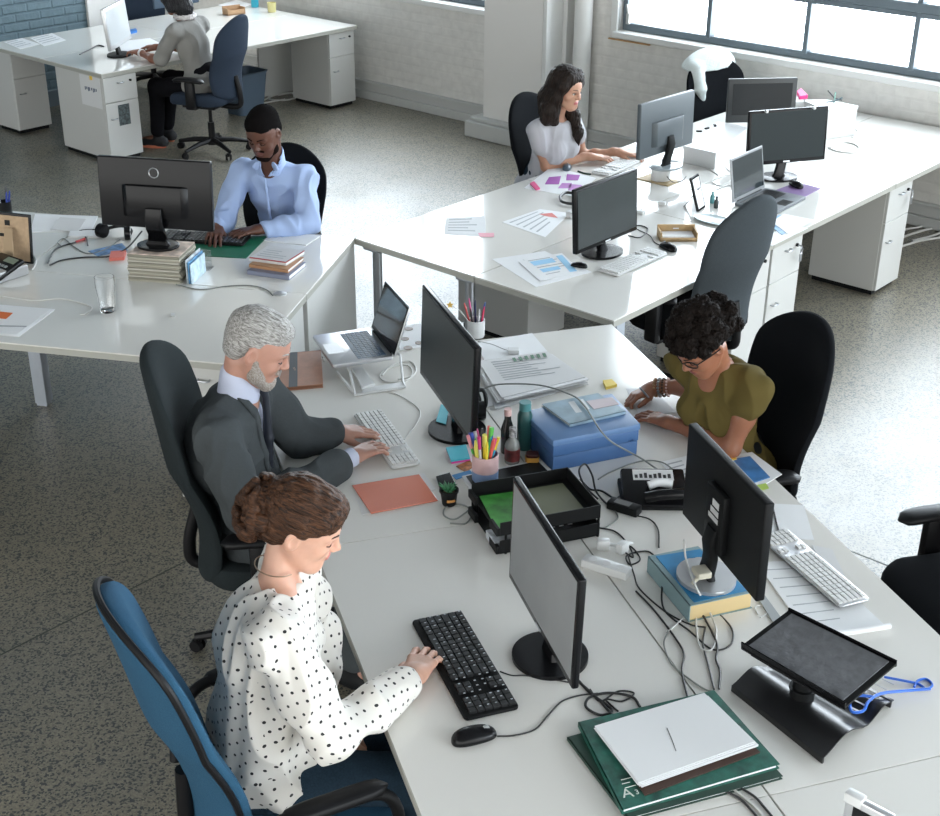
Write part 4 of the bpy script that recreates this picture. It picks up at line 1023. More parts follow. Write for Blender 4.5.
def hb5(b):
    b.ell((0, -.02, .058), (.086, .100, .086), .01); b.ell((0, -.095, .03), (.07, .06, .07), .03)
    for i in range(70):
        a = random.uniform(0, 2*pi); z = random.uniform(-.35, 1); rr = math.sqrt(1-z*z)
        p = Vector((.088*rr*cos(a), -.022+.104*rr*sin(a), .058+.090*z))
        if p.y > .05 and p.z < .055: continue
        b.ell(p, (.021, .021, .021), .007)
    for i in range(22): b.ell((random.uniform(-.06, .06), -.10+random.uniform(-.05, .02), .03+random.uniform(-.06, .06)), (.022, .022, .022), .007)
    for x in (-.055, -.03, .0, .03, .055): b.ell((x, .085-abs(x)*.35, .085-abs(x)*.2), (.022, .020, .020), .007)
    b.ell((0, .122, -.030), (.080, .062, .098), .012, sub=True)
    for q in (-1, 1): b.ell((q*.088, .015, -.03), (.024, .04, .045), .01, sub=True)
hair(t, HT5, M_hair5, hb5, .0035, lumps(110, .007))
face_bits(t, HT5, M_hair5, .97)
g = MB(); L5 = t.location
for q in (-1, 1):
    g.tube([(HT5 @ Vector((q*.032+.024*cos(a), .098-.018*abs(cos(a)*q*.5+.5)*1.0, .006+.017*sin(a))))-L5 for a in np.linspace(0, 2*pi, 17)], .0022, 6)
    g.tube([(HT5 @ Vector(p))-L5 for p in ((q*.056, .083, .012), (q*.076, .03, .010), (q*.082, -.01, .004))], .002, 6)
g.tube([(HT5 @ Vector(p))-L5 for p in ((-.009, .096, .010), (0, .102, .012), (.009, .096, .010))], .002, 6)
tag(g.build('glasses', M_dark, t, smooth=True))
for k, (m_, rr) in enumerate(((mat('bead_tan', (.42, .25, .13), .5), .0055), (mat('bead_grey', (.25, .25, .24), .4), .006), (mat('bead_brown', (.08, .04, .02), .4), .005), (mat('bead_pink', (.65, .45, .40), .5), .0045))):
    w, e = V['Rw'], V['Re']; dd = (e-w).normalized(); u = dd.cross(up).normalized(); v = u.cross(dd); c0 = w+dd*(.012+.016*k); g = MB()
    for i in range(18):
        a = 2*pi*i/18; p = c0+(u*cos(a)+v*sin(a))*.0335-L5; bm = bmesh.new(); bmesh.ops.create_icosphere(bm, subdivisions=1, radius=rr*1.05); bmesh.ops.translate(bm, verts=bm.verts, vec=p); g.bm(bm)
    g.build('bead_bracelet', m_, t, smooth=True)
# ---------------- 6 woman in the grey cardigan, seen from behind
q6, f6, r6 = local_frame(FW, -5.42, 2.05, FW.a+pi+RAD(14))
M_sk6 = skin('medium_brown_skin', (.24, .10, .062)); M_card = mat('grey_knit_cardigan', (.28, .275, .26), .95, bump=.3, bump_scale=200)
HT6 = xf(q6(-.02, .15, 1.155), look(f6, r6, 6, 20)); lh = q6(-.11, .46, .735); rh = q6(.10, .46, .74)
J = dict(pel=q6(0, -.06, .54), chest=q6(0, .03, .82), neck=q6(0, .08, 1.0), Rs=q6(.17, .06, .94), Ls=q6(-.17, .06, .94),
         Re=q6(.21, .22, .74), Rw=rh, Rd=f6-r6*.15-up*.03, Rn=(0, 0, 1), Rc=(.5, .6, .6, .6), Rb=.5, Le=q6(-.20, .20, .71), Lw=lh, Ld=f6+r6*.2-up*.04, Ln=(0, 0, 1),
         Rk=q6(.10, .36, .50), Lk=q6(-.10, .34, .48), Ra=q6(.09, .42, .10), La=q6(-.11, .36, .10))
t, V = person('woman with black hair in a grey cardigan and coral-soled shoes at the top left desk', J, HT6, M_sk6, .97, True, None, .9, .95, h=.007, fine_h=.0036)
garment('cardigan', t, V, M_card, off=.010, sleeve=.9, aw_=.95, neck_cut=lambda b, f, ax: b.ell(V['neck']+up*.06+f*.03, (.07, .075, .055), .01, sub=True), tw=.98, dep=1.0, disp=folds((1, 1, .6), 9, .007, 12), hem=.49, hem_r=.19, h=.006)
trousers(t, V, mat('black_trousers', (.007, .007, .009), .95, spec=.1), h=.008); shoes(t, V, mat('black_trainers', (.015, .015, .018), .7), mat('coral_rubber_sole', (.75, .24, .14), .5))
def hb6(b):
    b.ell((0, -.02, .055), (.090, .105, .092), .01); b.ell((0, .035, .085), (.065, .05, .04), .03)
    for q in (-1, 1): b.chain([(q*.055, .040, .09), (q*.080, .012, .02), (q*.085, -.01, -.07)], [.025, .032, .030], .03)
    b.chain([(0, -.055, .0), (0, -.065, -.08)], [.085, .075], .04); b.ell((0, .120, -.03), (.066, .070, .11), .012, sub=True)
hair(t, HT6, hair_mat('black_hair', (.006, .006, .007), (.030, .030, .034), .4, (60, 60, 8), HT=HT6), hb6, .005, strands((90, 90, 20), .004, HT6))
b = Body(); n0 = V['neck']; [b.cone(n0+(f6*cos(a)+r6*sin(a))*.068+up*.03, n0+(f6*cos(a+.5)+r6*sin(a+.5))*.068+up*.03, .017, .017, .01) for a in np.arange(-pi, pi, .5)]
mk('scarf', b.mesh(.005, disp=lumps(40, .006)), mat('white_scarf', (.65, .62, .62), .9), t)
w = V['Lw']; e = V['Le']; MB().tube([w.lerp(e, .05)-t.location, w.lerp(e, .12)-t.location], .033, 16).build('watch', mat('white_watch', (.7, .7, .7), .3), t, smooth=True)
# ================================================================= things on the desks: kinds
M_black = mat('black_plastic_gloss', (.005, .005, .006), .25, spec=.22)
M_blackm = mat('black_plastic_matt', (.007, .0075, .008), .5, spec=.18)
M_silver = mat('silver_plastic', (.50, .51, .52), .3, .6)
M_alu = mat('brushed_aluminium', (.62, .63, .65), .28, .85)
M_scr = mat('dark_screen_glass', (.012, .016, .018), .15, spec=.4)
M_scrg = mat('grey_screen_glass', (.042, .050, .050), .35, spec=.18, noise_amt=.12, noise_scale=3)
M_scrl = mat('matt_light_screen', (.25, .26, .265), .4, spec=.2, noise_amt=.1, noise_scale=4)
M_paper = mat('white_paper', (.80, .81, .82), .75); M_paper2 = mat('off_white_paper', (.66, .66, .66), .8)
M_key = mat('black_keys', (.016, .017, .018), .35); M_keyw = mat('white_keys', (.70, .70, .69), .5)
M_wh = mat('white_plastic', (.66, .67, .67), .35); M_cbk = mat('black_cable', (.010, .010, .011), .4); M_cwh = mat('white_cable', (.62, .62, .60), .45)
M_cgr = mat('grey_green_cable', (.22, .235, .22), .45); M_ink = mat('black_ink', (.02, .02, .022), .6)
def colm(n, c, r=.55, **k): return mat(n, c, r, **k)
def tilted(t, tilt):
    t.rotation_mode = 'XYZ'; return t
def monitor(label, x, y, zb, yaw, w, h, tilt=0, base_px=None, zbase=Z, screen=None, back_bump=True, logo=None, neck=.035, th=.028, bezel=.016, casing=None, based=(.13, .10), group=None, basem=None, neckm=None):
    """local: x along the width, screen looks to -y, z up; origin under the middle of the screen"""
    t = thing('monitor', label, 'monitor', (x, y, zbase), yaw, group); zb -= zbase; cm = casing or M_black
    bx, by = 0, .03
    if base_px:
        v = at(base_px[0], base_px[1], zbase)-Vector((x, y, zbase)); bx = v.x*cos(yaw)+v.y*sin(yaw); by = -v.x*sin(yaw)+v.y*cos(yaw)
        bx = max(-.04, min(.04, bx)); by = max(-.06, min(.12, by))
    R = Matrix.Translation((0, 0, zb)) @ Matrix.Rotation(-tilt, 4, 'X')
    m = MB(); m.M = R; m.box(-w/2, w/2, 0, th, 0, h, .006, 3)
    if back_bump: m.prism([(-w*.30, th-.002), (w*.30, th-.002), (w*.24, th+.022), (-w*.24, th+.022)], h*.16, h*.62, .006)
    m.build('casing', cm, t, smooth=True)
    m = MB(); m.M = R; m.box(-w/2+bezel, w/2-bezel, -.0012, .001, bezel*1.6, h-bezel, .0006, 1); m.build('screen', screen or M_scr, t)
    m = MB(); rg = []
    yb = th+.02
    for (yy, xx, zz, k) in ((by, bx, .008, 1.5), (by, bx, zb*.25, 1.1), (by*.6+yb*.4, bx*.5, zb*.65, 1), (yb, 0, zb+.005, 1), (yb+.008, 0, zb+.05, 1), (yb-.004, 0, zb+h*.32, .9)):
        rg.append([(xx+px_*k, yy+py_, zz) for px_, py_ in rrect(neck*1.7, .026, .008, 3)])
    m.loft(rg); m.build('stand_neck', neckm or basem or cm, t, smooth=True)
    m = MB(); a, b = based
    m.prism([(bx+a*cos(2*pi*i/40), by+b*sin(2*pi*i/40)) for i in range(40)], 0, .012, .004); m.build('stand_base', basem or cm, t, smooth=True)
    if logo == 'ring':
        m = MB(); m.M = R; m.tube([(.022*cos(2*pi*i/32), th+.0015, h*.80+.022*sin(2*pi*i/32)) for i in range(33)], .0025, 6); m.build('ring_logo', M_alu, t, smooth=True)
    if logo == 'bar':
        m = MB(); m.M = R; m.box(-.02, .02, -.0016, 0, bezel*.45, bezel*1.0); m.build('badge', M_alu, t)
    return t
def screw_vesa(t, w, h, zb, tilt=0, th=.028):
    m = MB(); m.M = Matrix.Translation((0, 0, zb)) @ Matrix.Rotation(-tilt, 4, 'X'); m.box(-.055, .055, th-.002, th+.022, h*.10, h*.72, .006); m.build('rear_housing', M_blackm, t, smooth=True)
    m = MB(); m.M = Matrix.Translation((0, 0, zb)) @ Matrix.Rotation(-tilt, 4, 'X')
    for i, (a, b_) in enumerate(((.55, .62), (.47, .53), (.40, .45))): m.box(-.03, .01+.01*i, th+.022, th+.0226, h*a, h*b_)
    m.build('rating_label', M_paper2, t)
def keyboard(label, x, y, yaw, w=.45, d=.15, white=False, z=Z, hgt=.018, cols=21, rows=6, pad=True, body=None, keym=None, group=None, curve=False):
    t = thing('keyboard', label, 'keyboard', (x, y, z), yaw, group)
    m = MB(); m.prism(rrect(w, d, .012, 4), .002, hgt*.7, .003); m.build('body', body or (M_wh if white else M_blackm), t, smooth=True)
    k = MB(); u = (w-.02)/cols; v = (d-(.020 if not white else .010))/rows; r0 = random.Random(int(w*1000)+cols)
    for j in range(rows):
        y0 = -d/2+(.006 if white else .016)+j*v; i = 0
        while i < cols:
            if pad and i in (int(cols*.70), int(cols*.82)) : i += 1; continue
            n = 1
            if j == 0 and 4 <= i < int(cols*.45): n = 5
            elif (i in (0, int(cols*.70)-2)) and 0 < j < rows-1: n = 2
            n = min(n, cols-i)
            if pad and i < int(cols*.70) < i+n: n = int(cols*.70)-i
            if pad and j in (2, 3) and int(cols*.70) < i < int(cols*.82): i += n; continue
            x0 = -w/2+.01+i*u; k.box(x0+.0012, x0+u*n-.0012, y0+.0012, y0+v-.0012, hgt*.55, hgt+(.001 if white else .003), .0012, 1); i += n
    if not white:
        q = k; k.m = 1
        for j in range(rows):
            for i in range(cols):
                if (i*7+j*3) % 4: q.box(-w/2+.013+i*u, -w/2+.013+i*u+.004, -d/2+.020+j*v+v*.3, -d/2+.026+j*v+v*.3, hgt+.003, hgt+.0033)
    k.build('keys', [keym or (M_keyw if white else M_key), colm('key_lettering', (.45, .48, .52))], t)
    return t
def mouse(label, x, y, yaw, m_=None, s=1.0, z=Z, group=None):
    t = thing('computer_mouse', label, 'mouse', (x, y, z), yaw, group); r = []
    for i in range(19):
        u = .5-.5*cos(pi*i/18); yy = (-.055+.11*u)*s; e = math.sqrt(max(.0, 1-(2*u-1)**2))**.85; wd = (.031-.004*sin(u*pi))*e*s+.001; hg = (.034*e**.8)*(1-.25*u)*s+.002
        r.append([(wd*cos(2*pi*k/20), yy, max(.001, hg*.35+hg*.65*sin(2*pi*k/20))) for k in range(20)])
    MB().loft(r).build('shell', m_ or M_black, t, smooth=True)
    q = MB(); q.tube([(-.003*s, .03*s, .023*s), (.003*s, .03*s, .023*s)], .008*s, 12); q.build('scroll_wheel', M_silver, t, smooth=True); return t
def P2(x, y, z=Z): p = at(x, y, z); return p.x, p.y
def quad(name, label, cat, px, z0, z1, m, bevel=0, group=None, part=None):
    """a flat thing whose top outline is seen at these photo pixels; becomes one slab lying at its own height"""
    pts = [at(x, y, z1) for x, y in px]; c = sum(pts, Vector())/len(pts); mb = MB(); mb.prism([(p.x-c.x, p.y-c.y) for p in pts], 0, z1-z0, bevel)
    o = mb.build(name, m, loc=(c.x, c.y, z0)); tag(o, label, cat, group); return o
def stack(name, label, cat, px, z0, n, th, m, jitter=.004, group=None, seed=1, sheetname='sheet'):
    """a thing made of n sheets of paper lying on one another"""
    pts = [at(x, y, z0+n*th) for x, y in px]; c = sum(pts, Vector())/len(pts); t = thing(name, label, cat, (c.x, c.y, z0), 0, group); rr = random.Random(seed)
    for i in range(n):
        a = rr.uniform(-1, 1)*jitter*4; dx, dy = rr.uniform(-1, 1)*jitter*3, rr.uniform(-1, 1)*jitter*3; mb = MB()
        mb.prism([((p.x-c.x)*cos(a)-(p.y-c.y)*sin(a)+dx, (p.x-c.x)*sin(a)+(p.y-c.y)*cos(a)+dy) for p in pts], i*th, (i+.82)*th); mb.build(sheetname, m if not isinstance(m, list) else m[i % len(m)], t)
    return t
def marks(o, px, z, m, name='print', h=.0006):
    """printed strips on top of a flat thing: list of pixel quads"""
    mb = MB(); L = o.location
    for q in px: mb.prism([(at(x, y, z).x-L.x, at(x, y, z).y-L.y) for x, y in q], z-L.z, z-L.z+h)
    return mb.build(name, m, o)
def lerp2(a, b, t): return (a[0]+(b[0]-a[0])*t, a[1]+(b[1]-a[1])*t)
def lines_px(c, n, u0=.08, u1=.92, v0=.1, v1=.9, th=.25, seed=0):
    """n text lines inside the pixel quad c = [tl, tr, br, bl]"""
    rr = random.Random(seed); out = []
    for i in range(n):
        v = v0+(v1-v0)*i/n; dv = (v1-v0)/n*th; e = u0+(u1-u0)*rr.uniform(.55, 1)
        f = lambda u, w: lerp2(lerp2(c[0], c[1], u), lerp2(c[3], c[2], u), w)
        out.append([f(u0, v), f(e, v), f(e, v+dv), f(u0, v+dv)])
    return out
def cable(label, px, m, r=.0028, z=Z, zs=None, name='cable', group=None, k=6, cat='cable'):
    pts = [at(p[0], p[1], (p[2] if len(p) > 2 else z)+0) for p in px]; pts = [Vector((p.x, p.y, p.z+r)) for p in pts]
    o0 = pts[0].copy(); o0.z = min(p.z for p in pts)-r; mb = MB(); mb.tube(spline([p-o0 for p in pts], k), r, 8)
    o = mb.build(name, m, loc=o0, smooth=True); tag(o, label, cat, group); return o
def text_mesh(txt, size, depth=.0004):
    cu = bpy.data.curves.new('txt', 'FONT'); cu.body = txt; cu.size = size; cu.extrude = depth; cu.align_x = 'CENTER'; ob = bpy.data.objects.new('txt', cu); COL.objects.link(ob)
    dg = bpy.context.evaluated_depsgraph_get(); me = bpy.data.meshes.new_from_object(ob.evaluated_get(dg)); bpy.data.objects.remove(ob); return me
def laptop(label, x, y, yaw, w, d, h, open_deg, m_body, m_keys, m_bez, z=Z, scr=None, deck=None):
    """origin at the hinge; keyboard towards -y; lid rises from the hinge leaning to +y"""
    t = thing('laptop', label, 'laptop', (x, y, z), yaw)
    b = MB(); b.prism(rrect(w, d, .012, 4, 0, -d/2), .002, .017, .002); b.build('base', deck or m_body, t, smooth=True)
    k = MB(); cols, rows = 15, 6; u = (w-.05)/cols; v = (d*.48)/rows
    for j in range(rows):
        for i in range(cols):
            if j == 5 or True:
                if j == 5 and 4 <= i <= 8:
                    if i == 4: k.box(-w/2+.025+4*u+.001, -w/2+.025+9*u-.001, -.02-(j+1)*v+.001, -.02-j*v-.001, .016, .0185)
                    continue
                k.box(-w/2+.025+i*u+.0012, -w/2+.025+(i+1)*u-.0012, -.02-(j+1)*v+.0012, -.02-j*v-.0012, .016, .0185)
    k.build('keys', m_keys, t); tp = MB(); tp.box(-.05, .05, -d+.012, -d+.075, .0165, .0176, .0005, 1); tp.build('touchpad', M_alu if deck is None else M_blackm, t)
    L = Matrix.Translation((0, .004, .014)) @ Matrix.Rotation(-RAD(open_deg-90), 4, 'X')
    l = MB(); l.M = L; l.prism(rrect(w, .009, .004, 2, 0, .004), 0, h, .002); lid = l.build('lid', m_body, t, smooth=True)
    s = MB(); s.M = L; s.box(-w/2+.004, w/2-.004, -.0015, .0, .006, h-.004, .0006, 1); s.build('screen_bezel', m_bez, lid)
    s = MB(); s.M = L; s.box(-w/2+.014, w/2-.014, -.0022, -.0014, .022, h-.014); s.build('screen', scr or M_scr, lid)
    hg = MB(); hg.tube([(-w*.38, .004, .014), (w*.38, .004, .014)], .006, 10); hg.build('hinge', M_blackm, t, smooth=True); return t
def book(mb_parent, name, x0, x1, y0, y1, z0, z1, cov, page, rot=0, dx=0, dy=0, parent=None, label=None): pass
def book_at(name, label, cat, px, z0, z1, cov, page=None, group=None, spine=0, ct=.002):
    """closed book: px = four top corners; spine = index of the edge that is the spine"""
    pts = [at(x, y, z1) for x, y in px]; c = sum(pts, Vector())/4; t = thing(name, label, cat, (c.x, c.y, z0), 0, group)
    L = [(p.x-c.x, p.y-c.y) for p in pts]; h = z1-z0; In = [(x*.965, y*.965) for x, y in L]
    a, b_ = L[spine], L[(spine+1) % 4]
    cv = MB(); cv.prism(L, 0, ct); cv.prism(L, h-ct, h)
    cen = ((L[(spine+2) % 4][0]+L[(spine+3) % 4][0])/2, (L[(spine+2) % 4][1]+L[(spine+3) % 4][1])/2); mid = ((a[0]+b_[0])/2, (a[1]+b_[1])/2)
    k = .003/max(.01, math.hypot(cen[0]-mid[0], cen[1]-mid[1])); off = lambda p: (p[0]+(cen[0]-mid[0])*k, p[1]+(cen[1]-mid[1])*k)
    cv.prism([a, b_, off(b_), off(a)], 0, h); cv.build('cover', cov, t); MB().prism(In, ct, h-ct).build('pages', page or M_paper2, t); return t
# ================================================================= front group: things on the desks
aF = FF.a
# --- monitors
monitor('black monitor facing the woman in polka dots, its screen seen nearly edge-on', .187, 2.964, .813, RAD(-73.8), .528, .326, RAD(1), base_px=(550, 657), th=.02, screen=M_scrl, based=(.105, .105), bezel=.014, logo='bar')
monitor('black monitor with a cyan note on its round foot, facing the grey-haired man', -.092, 4.294, .814, RAD(-71), .60, .355, RAD(2), base_px=(452, 424), th=.022, screen=M_scrg, based=(.11, .105), bezel=.014)
tb = monitor('black monitor seen from behind, standing on a thick book', .738, 3.292, .848, RAD(106.3), .486, .308, RAD(1), zbase=Z+.058, base_px=(706, 578), casing=M_blackm, back_bump=False, based=(.095, .085), basem=M_silver, neckm=M_blackm, neck=.035)
screw_vesa(tb, .486, .308, .848-Z-.058, RAD(1))
q = MB(); q.box(-.03, .02, .052, .095, .045, .065, .004); q.tube([(-.005, .07, .05), (-.005, .10, .02)], .006, 8); q.build('video_plug', colm('cream_plug', (.55, .52, .42)), tb)
n1 = quad('sticky_note', 'cyan sticky note curling up from the foot of the monitor', 'sticky note', [(441, 404), (449, 407), (446, 424), (436, 421)], Z+.014, Z+.016, colm('cyan_note', (.05, .42, .52)))
# --- keyboards, mice
p = P2(463, 665); keyboard('full-size black keyboard under the right hand of the woman in polka dots', p[0], p[1], aF+pi/2+pi+RAD(2), .455, .150, z=Z, cols=21)
keyboard('white keyboard under the hands of the grey-haired man', *P2(386, 440), aF-pi/2+RAD(4), .44, .108, True, cols=19)
keyboard('slim white keyboard with silver edge lying on papers at the right', *P2(811, 570), aF+pi/2+RAD(5), .425, .110, True, z=Z+.008, cols=18, body=M_alu, hgt=.012)
mouse('black wired mouse below the black keyboard', *P2(474, 739), RAD(-68), s=1.08)
cable('thin black mouse cable curving from the black mouse to the monitor foot', [(497, 737), (515, 736), (535, 730), (548, 716), (562, 702), (580, 696), (598, 694)], M_cbk, .0022)
cable('short black cable from the black keyboard to the monitor foot', [(500, 672), (512, 676), (524, 676), (540, 678), (575, 684)], M_cbk, .002)
cable('black monitor cables bunched behind the nearest monitor, first loop', [(577, 680), (590, 694), (604, 704), (612, 712), (600, 716), (586, 708), (590, 698), (610, 694), (632, 698), (640, 708)], M_cbk, .0036)
cable('black monitor cable trailing from the nearest monitor towards the green pads', [(580, 684), (598, 700), (612, 716), (622, 726)], M_cbk, .0036)
cable('thin black cable looping over the bunch behind the nearest monitor', [(590, 690), (600, 702), (618, 692), (634, 694), (622, 702), (606, 700), (618, 712)], M_cbk, .0024)
# --- green drawing pads with papers on top
Mg = colm('mottled_green_card', (.018, .115, .085), .45, noise_amt=.5, noise_scale=28); Mgd = colm('dark_green_card', (.02, .055, .04), .5)
def pad(label, px, z0, z1, cover, group=None):
    t = book_at('drawing_pad', label, 'pad', px, z0, z1, cover, M_paper, group, spine=3, ct=.0015); return t
pad('lower dark green drawing pad, bottom of the pile of pads', [(567, 737), (710, 697), (783, 776), (628, 818)], Z, Z+.010, Mgd)
pg = pad('mottled green drawing pad with large white letter and number, on top of the other pad', [(578, 722), (714, 690), (780, 764), (622, 810)], Z+.010, Z+.024, Mg)
mt = mat('pad_lettering', (.62, .68, .62), .6)
for txt, pp, sz in (('A', (629, 797), .042), ('3', (638, 794), .022)):
    me = text_mesh(txt, sz); o = mobj('lettering', me, mt, pg); c = at(pp[0], pp[1], Z+.0242); o.location = c-pg.location; o.rotation_euler = (0, 0, aF-RAD(5))
mb = MB()
for (a, b_) in (((621, 780), (633, 777)), ((622, 784), (630, 782)), ((625, 788), (636, 785))):
    c0, c1 = at(*a, Z+.0242)-pg.location, at(*b_, Z+.0242)-pg.location; mb.tube([c0, c1], .0012, 4)
mb.build('small_print', mt, pg)
quad('document', 'brown and black folder edge between the green pad and the white papers', 'folder', [(606, 738), (712, 705), (760, 752), (645, 795)], Z+.024, Z+.027, colm('brown_folder', (.06, .03, .02)))
st = stack('paper_stack', 'stack of plain white papers with one short pen line, on the green drawing pads', 'papers', [(596, 727), (706, 694), (757, 743), (640, 784)], Z+.027, 6, .0016, M_paper, .002)
tp = st.children[-1] if st.children else st
mb = MB(); z_ = Z+.027+.0096; mb.tube([at(667, 728, z_)-st.location, at(672, 740, z_)-st.location, at(676, 751, z_)-st.location], .0009, 5); mb.build('pen_line', M_ink, st)
for i, (pts, m_) in enumerate([([(725, 792), (740, 800), (752, 812), (760, 822)], M_cbk), ([(733, 790), (746, 800), (757, 810), (766, 822)], M_cwh), ([(741, 789), (755, 798), (764, 808), (774, 820)], M_cbk)]):
    cable(['black cable nearest the camera coming out from under the green pads', 'white cable between two black ones below the green pads', 'right-hand black cable coming out from under the green pads'][i], pts, m_, .003)
# --- laptop riser
rc = at(812, 720); t = thing('laptop_riser', 'black laptop riser with tilted padded tray on a curved slotted foot', 'laptop stand', (rc.x, rc.y, Z), aF+RAD(-56))
def rl(x, y, z): v = at(x, y, z)-Vector((rc.x, rc.y, Z)); a = -(aF+RAD(-56)); return Vector((v.x*cos(a)-v.y*sin(a), v.x*sin(a)+v.y*cos(a), z-Z))
# foot: wavy sheet
A_, B_, C_, D_ = rl(731, 685, Z+.004), rl(768, 663, Z+.02), rl(896, 702, Z+.006), rl(826, 758, Z+.012)
fm = MB(); n = 16; rows_ = []
for i in range(n+1):
    u = i/n; hgt = .016+.024*math.exp(-((u-.30)/.20)**2)*1.0+.012*math.exp(-((u-.85)/.10)**2)-.012*math.exp(-((u-.62)/.12)**2)
    x_a = rl(731, 691, Z).lerp(rl(790, 655, Z), u); x_b = rl(822, 764, Z).lerp(rl(893, 705, Z), u); rows_.append([(x_a.x, x_a.y, hgt), (x_b.x, x_b.y, hgt), (x_b.x, x_b.y, hgt-.004), (x_a.x, x_a.y, hgt-.004)])
fm.loft(rows_)
e0, e1 = rl(731, 691, Z), rl(822, 764, Z); d = (rl(790, 655, Z)-e0).normalized()*.012; fm.prism([(e0.x, e0.y), (e1.x, e1.y), (e1.x+d.x*.5, e1.y+d.y*.5), (e0.x+d.x*.5, e0.y+d.y*.5)], 0, .018)
e0, e1 = rl(786, 658, Z), rl(890, 708, Z); fm.prism([(e0.x, e0.y), (e1.x, e1.y), (e1.x+d.x*.4, e1.y+d.y*.4), (e0.x+d.x*.4, e0.y+d.y*.4)], 0, .022)
fm.build('foot', mat('satin_black_foot', (.010, .010, .011), .3, spec=.6), t, smooth=True)
sl = MB()
for i in range(6):
    a = rl(846+i*7.2, 706-i*5.2, Z+.022); b_ = rl(858+i*7.2, 712-i*5.2, Z+.022); sl.tube([Vector((a.x, a.y, .026)), Vector((b_.x, b_.y, .026))], .0022, 6)
sl.build('slot', M_alu, t)
sm = rl(800, 707, Z); co_ = MB(); co_.cyl(sm.x, sm.y, .02, .062, .032, n=28); co_.cyl(sm.x, sm.y, .062, .105, .026, n=28); co_.cyl(sm.x, sm.y, .060, .066, .035, n=28); co_.build('column', M_blackm, t, smooth=True)
tr_px = [(741, 646), (789, 610), (897, 663), (845, 707)]; zz = [Z+.135, Z+.175, Z+.165, Z+.125]; C4 = [rl(x, y, z) for (x, y), z in zip(tr_px, zz)]
nrm = (C4[1]-C4[0]).cross(C4[3]-C4[0]).normalized(); nrm = nrm if nrm.z > 0 else -nrm; cen = sum(C4, Vector())/4
def slab(c4, k, z0, z1, m, name, par):
    q = [cen+(p-cen)*k for p in c4]; mb = MB(); mb.loft([[p+nrm*z0 for p in q], [p+nrm*z1 for p in q]]); return mb.build(name, m, par)
tray = slab(C4, 1, -.007, 0, M_blackm, 'tray', t); slab(C4, .90, 0, .004, colm('grey_textured_pad', (.11, .115, .125), .6, bump=.6, bump_scale=30, noise_amt=.2, noise_scale=40), 'rubber_pad', tray)
lip = MB()
for (a, b_), hh in (((C4[0], C4[3]), .014), ((C4[1], C4[2]), .010)):
    dd = (cen-(a+b_)/2).normalized()*.004; lip.loft([[a-nrm*.012, b_-nrm*.012, b_-nrm*.012+dd, a-nrm*.012+dd], [a+nrm*hh, b_+nrm*hh, b_+nrm*hh+dd, a+nrm*hh+dd]])
lip.build('lip', M_black, tray)
wire = MB()
for k in range(4):
    o_ = Vector((0, 0, -.018-.004*k)); f_ = .86-.10*k
    pp = [cen+(p-cen)*f_+nrm*(-.022) for p in (C4[0], C4[3])]; wire.tube([pp[0]+o_*.3, pp[1]+o_*.3], .0028, 6)
wire.tube([cen+(p-cen)*.86-nrm*.022 for p in (C4[0], C4[1])], .003, 6); wire.tube([cen+(p-cen)*.86-nrm*.022 for p in (C4[3], C4[2])], .003, 6); wire.build('wire_bracket', M_black, t, smooth=True)
# blue clothes-hanger shaped wire hook
cable('bright blue plastic hook lying over the slots of the laptop riser', [(930, 690, Z+.012), (905, 692, Z+.014), (880, 695, Z+.03), (868, 703, Z+.036), (863, 712, Z+.034), (852, 713, Z+.034), (850, 703, Z+.036), (858, 697, Z+.036), (872, 698, Z+.036)], colm('bright_blue_plastic', (.02, .13, .60), .3), .0042, name='plastic_hook', cat='hook')
cable('bright blue plastic strip with an open ring, beside the blue hook', [(884, 678, Z+.004), (905, 682, Z+.004), (918, 685), (926, 690), (932, 686), (926, 680), (917, 682), (914, 688)], colm('bright_blue_plastic', (.02, .13, .60), .3), .0035, name='plastic_hook', cat='hook')
# silver frame corner at the bottom edge
t = thing('tablet_stand', 'silver framed device whose top corner pokes in at the bottom edge of the photo', 'stand', at(845, 860), aF+RAD(30))
q = MB(); q.box(-.01, .012, -.09, .02, 0, .185, .006); q.build('frame', M_alu, t, smooth=True); q = MB(); q.box(-.012, .006, -.08, -.002, .01, .165); q.build('panel', M_dark, t)
q = MB(); q.box(-.013, .015, -.02, .024, .165, .192, .006); q.build('corner_cap', M_wh, t, smooth=True)
# --- book under the monitor
tbk = book_at('thick_book', 'thick blue and cream book under the monitor seen from behind', 'book', [(648, 556), (698, 546), (754, 592), (690, 606)], Z, Z+.056, colm('teal_grey_cover', (.22, .33, .35)), colm('cream_pages', (.62, .47, .24)), spine=3)
quad('magazine', 'blue and white magazine on the thick book, below the round monitor foot', 'magazine', [(656, 556), (700, 549), (748, 590), (694, 602)], Z+.056, Z+.058, colm('blue_white_cover', (.015, .20, .42), noise_amt=.3, noise_scale=9))
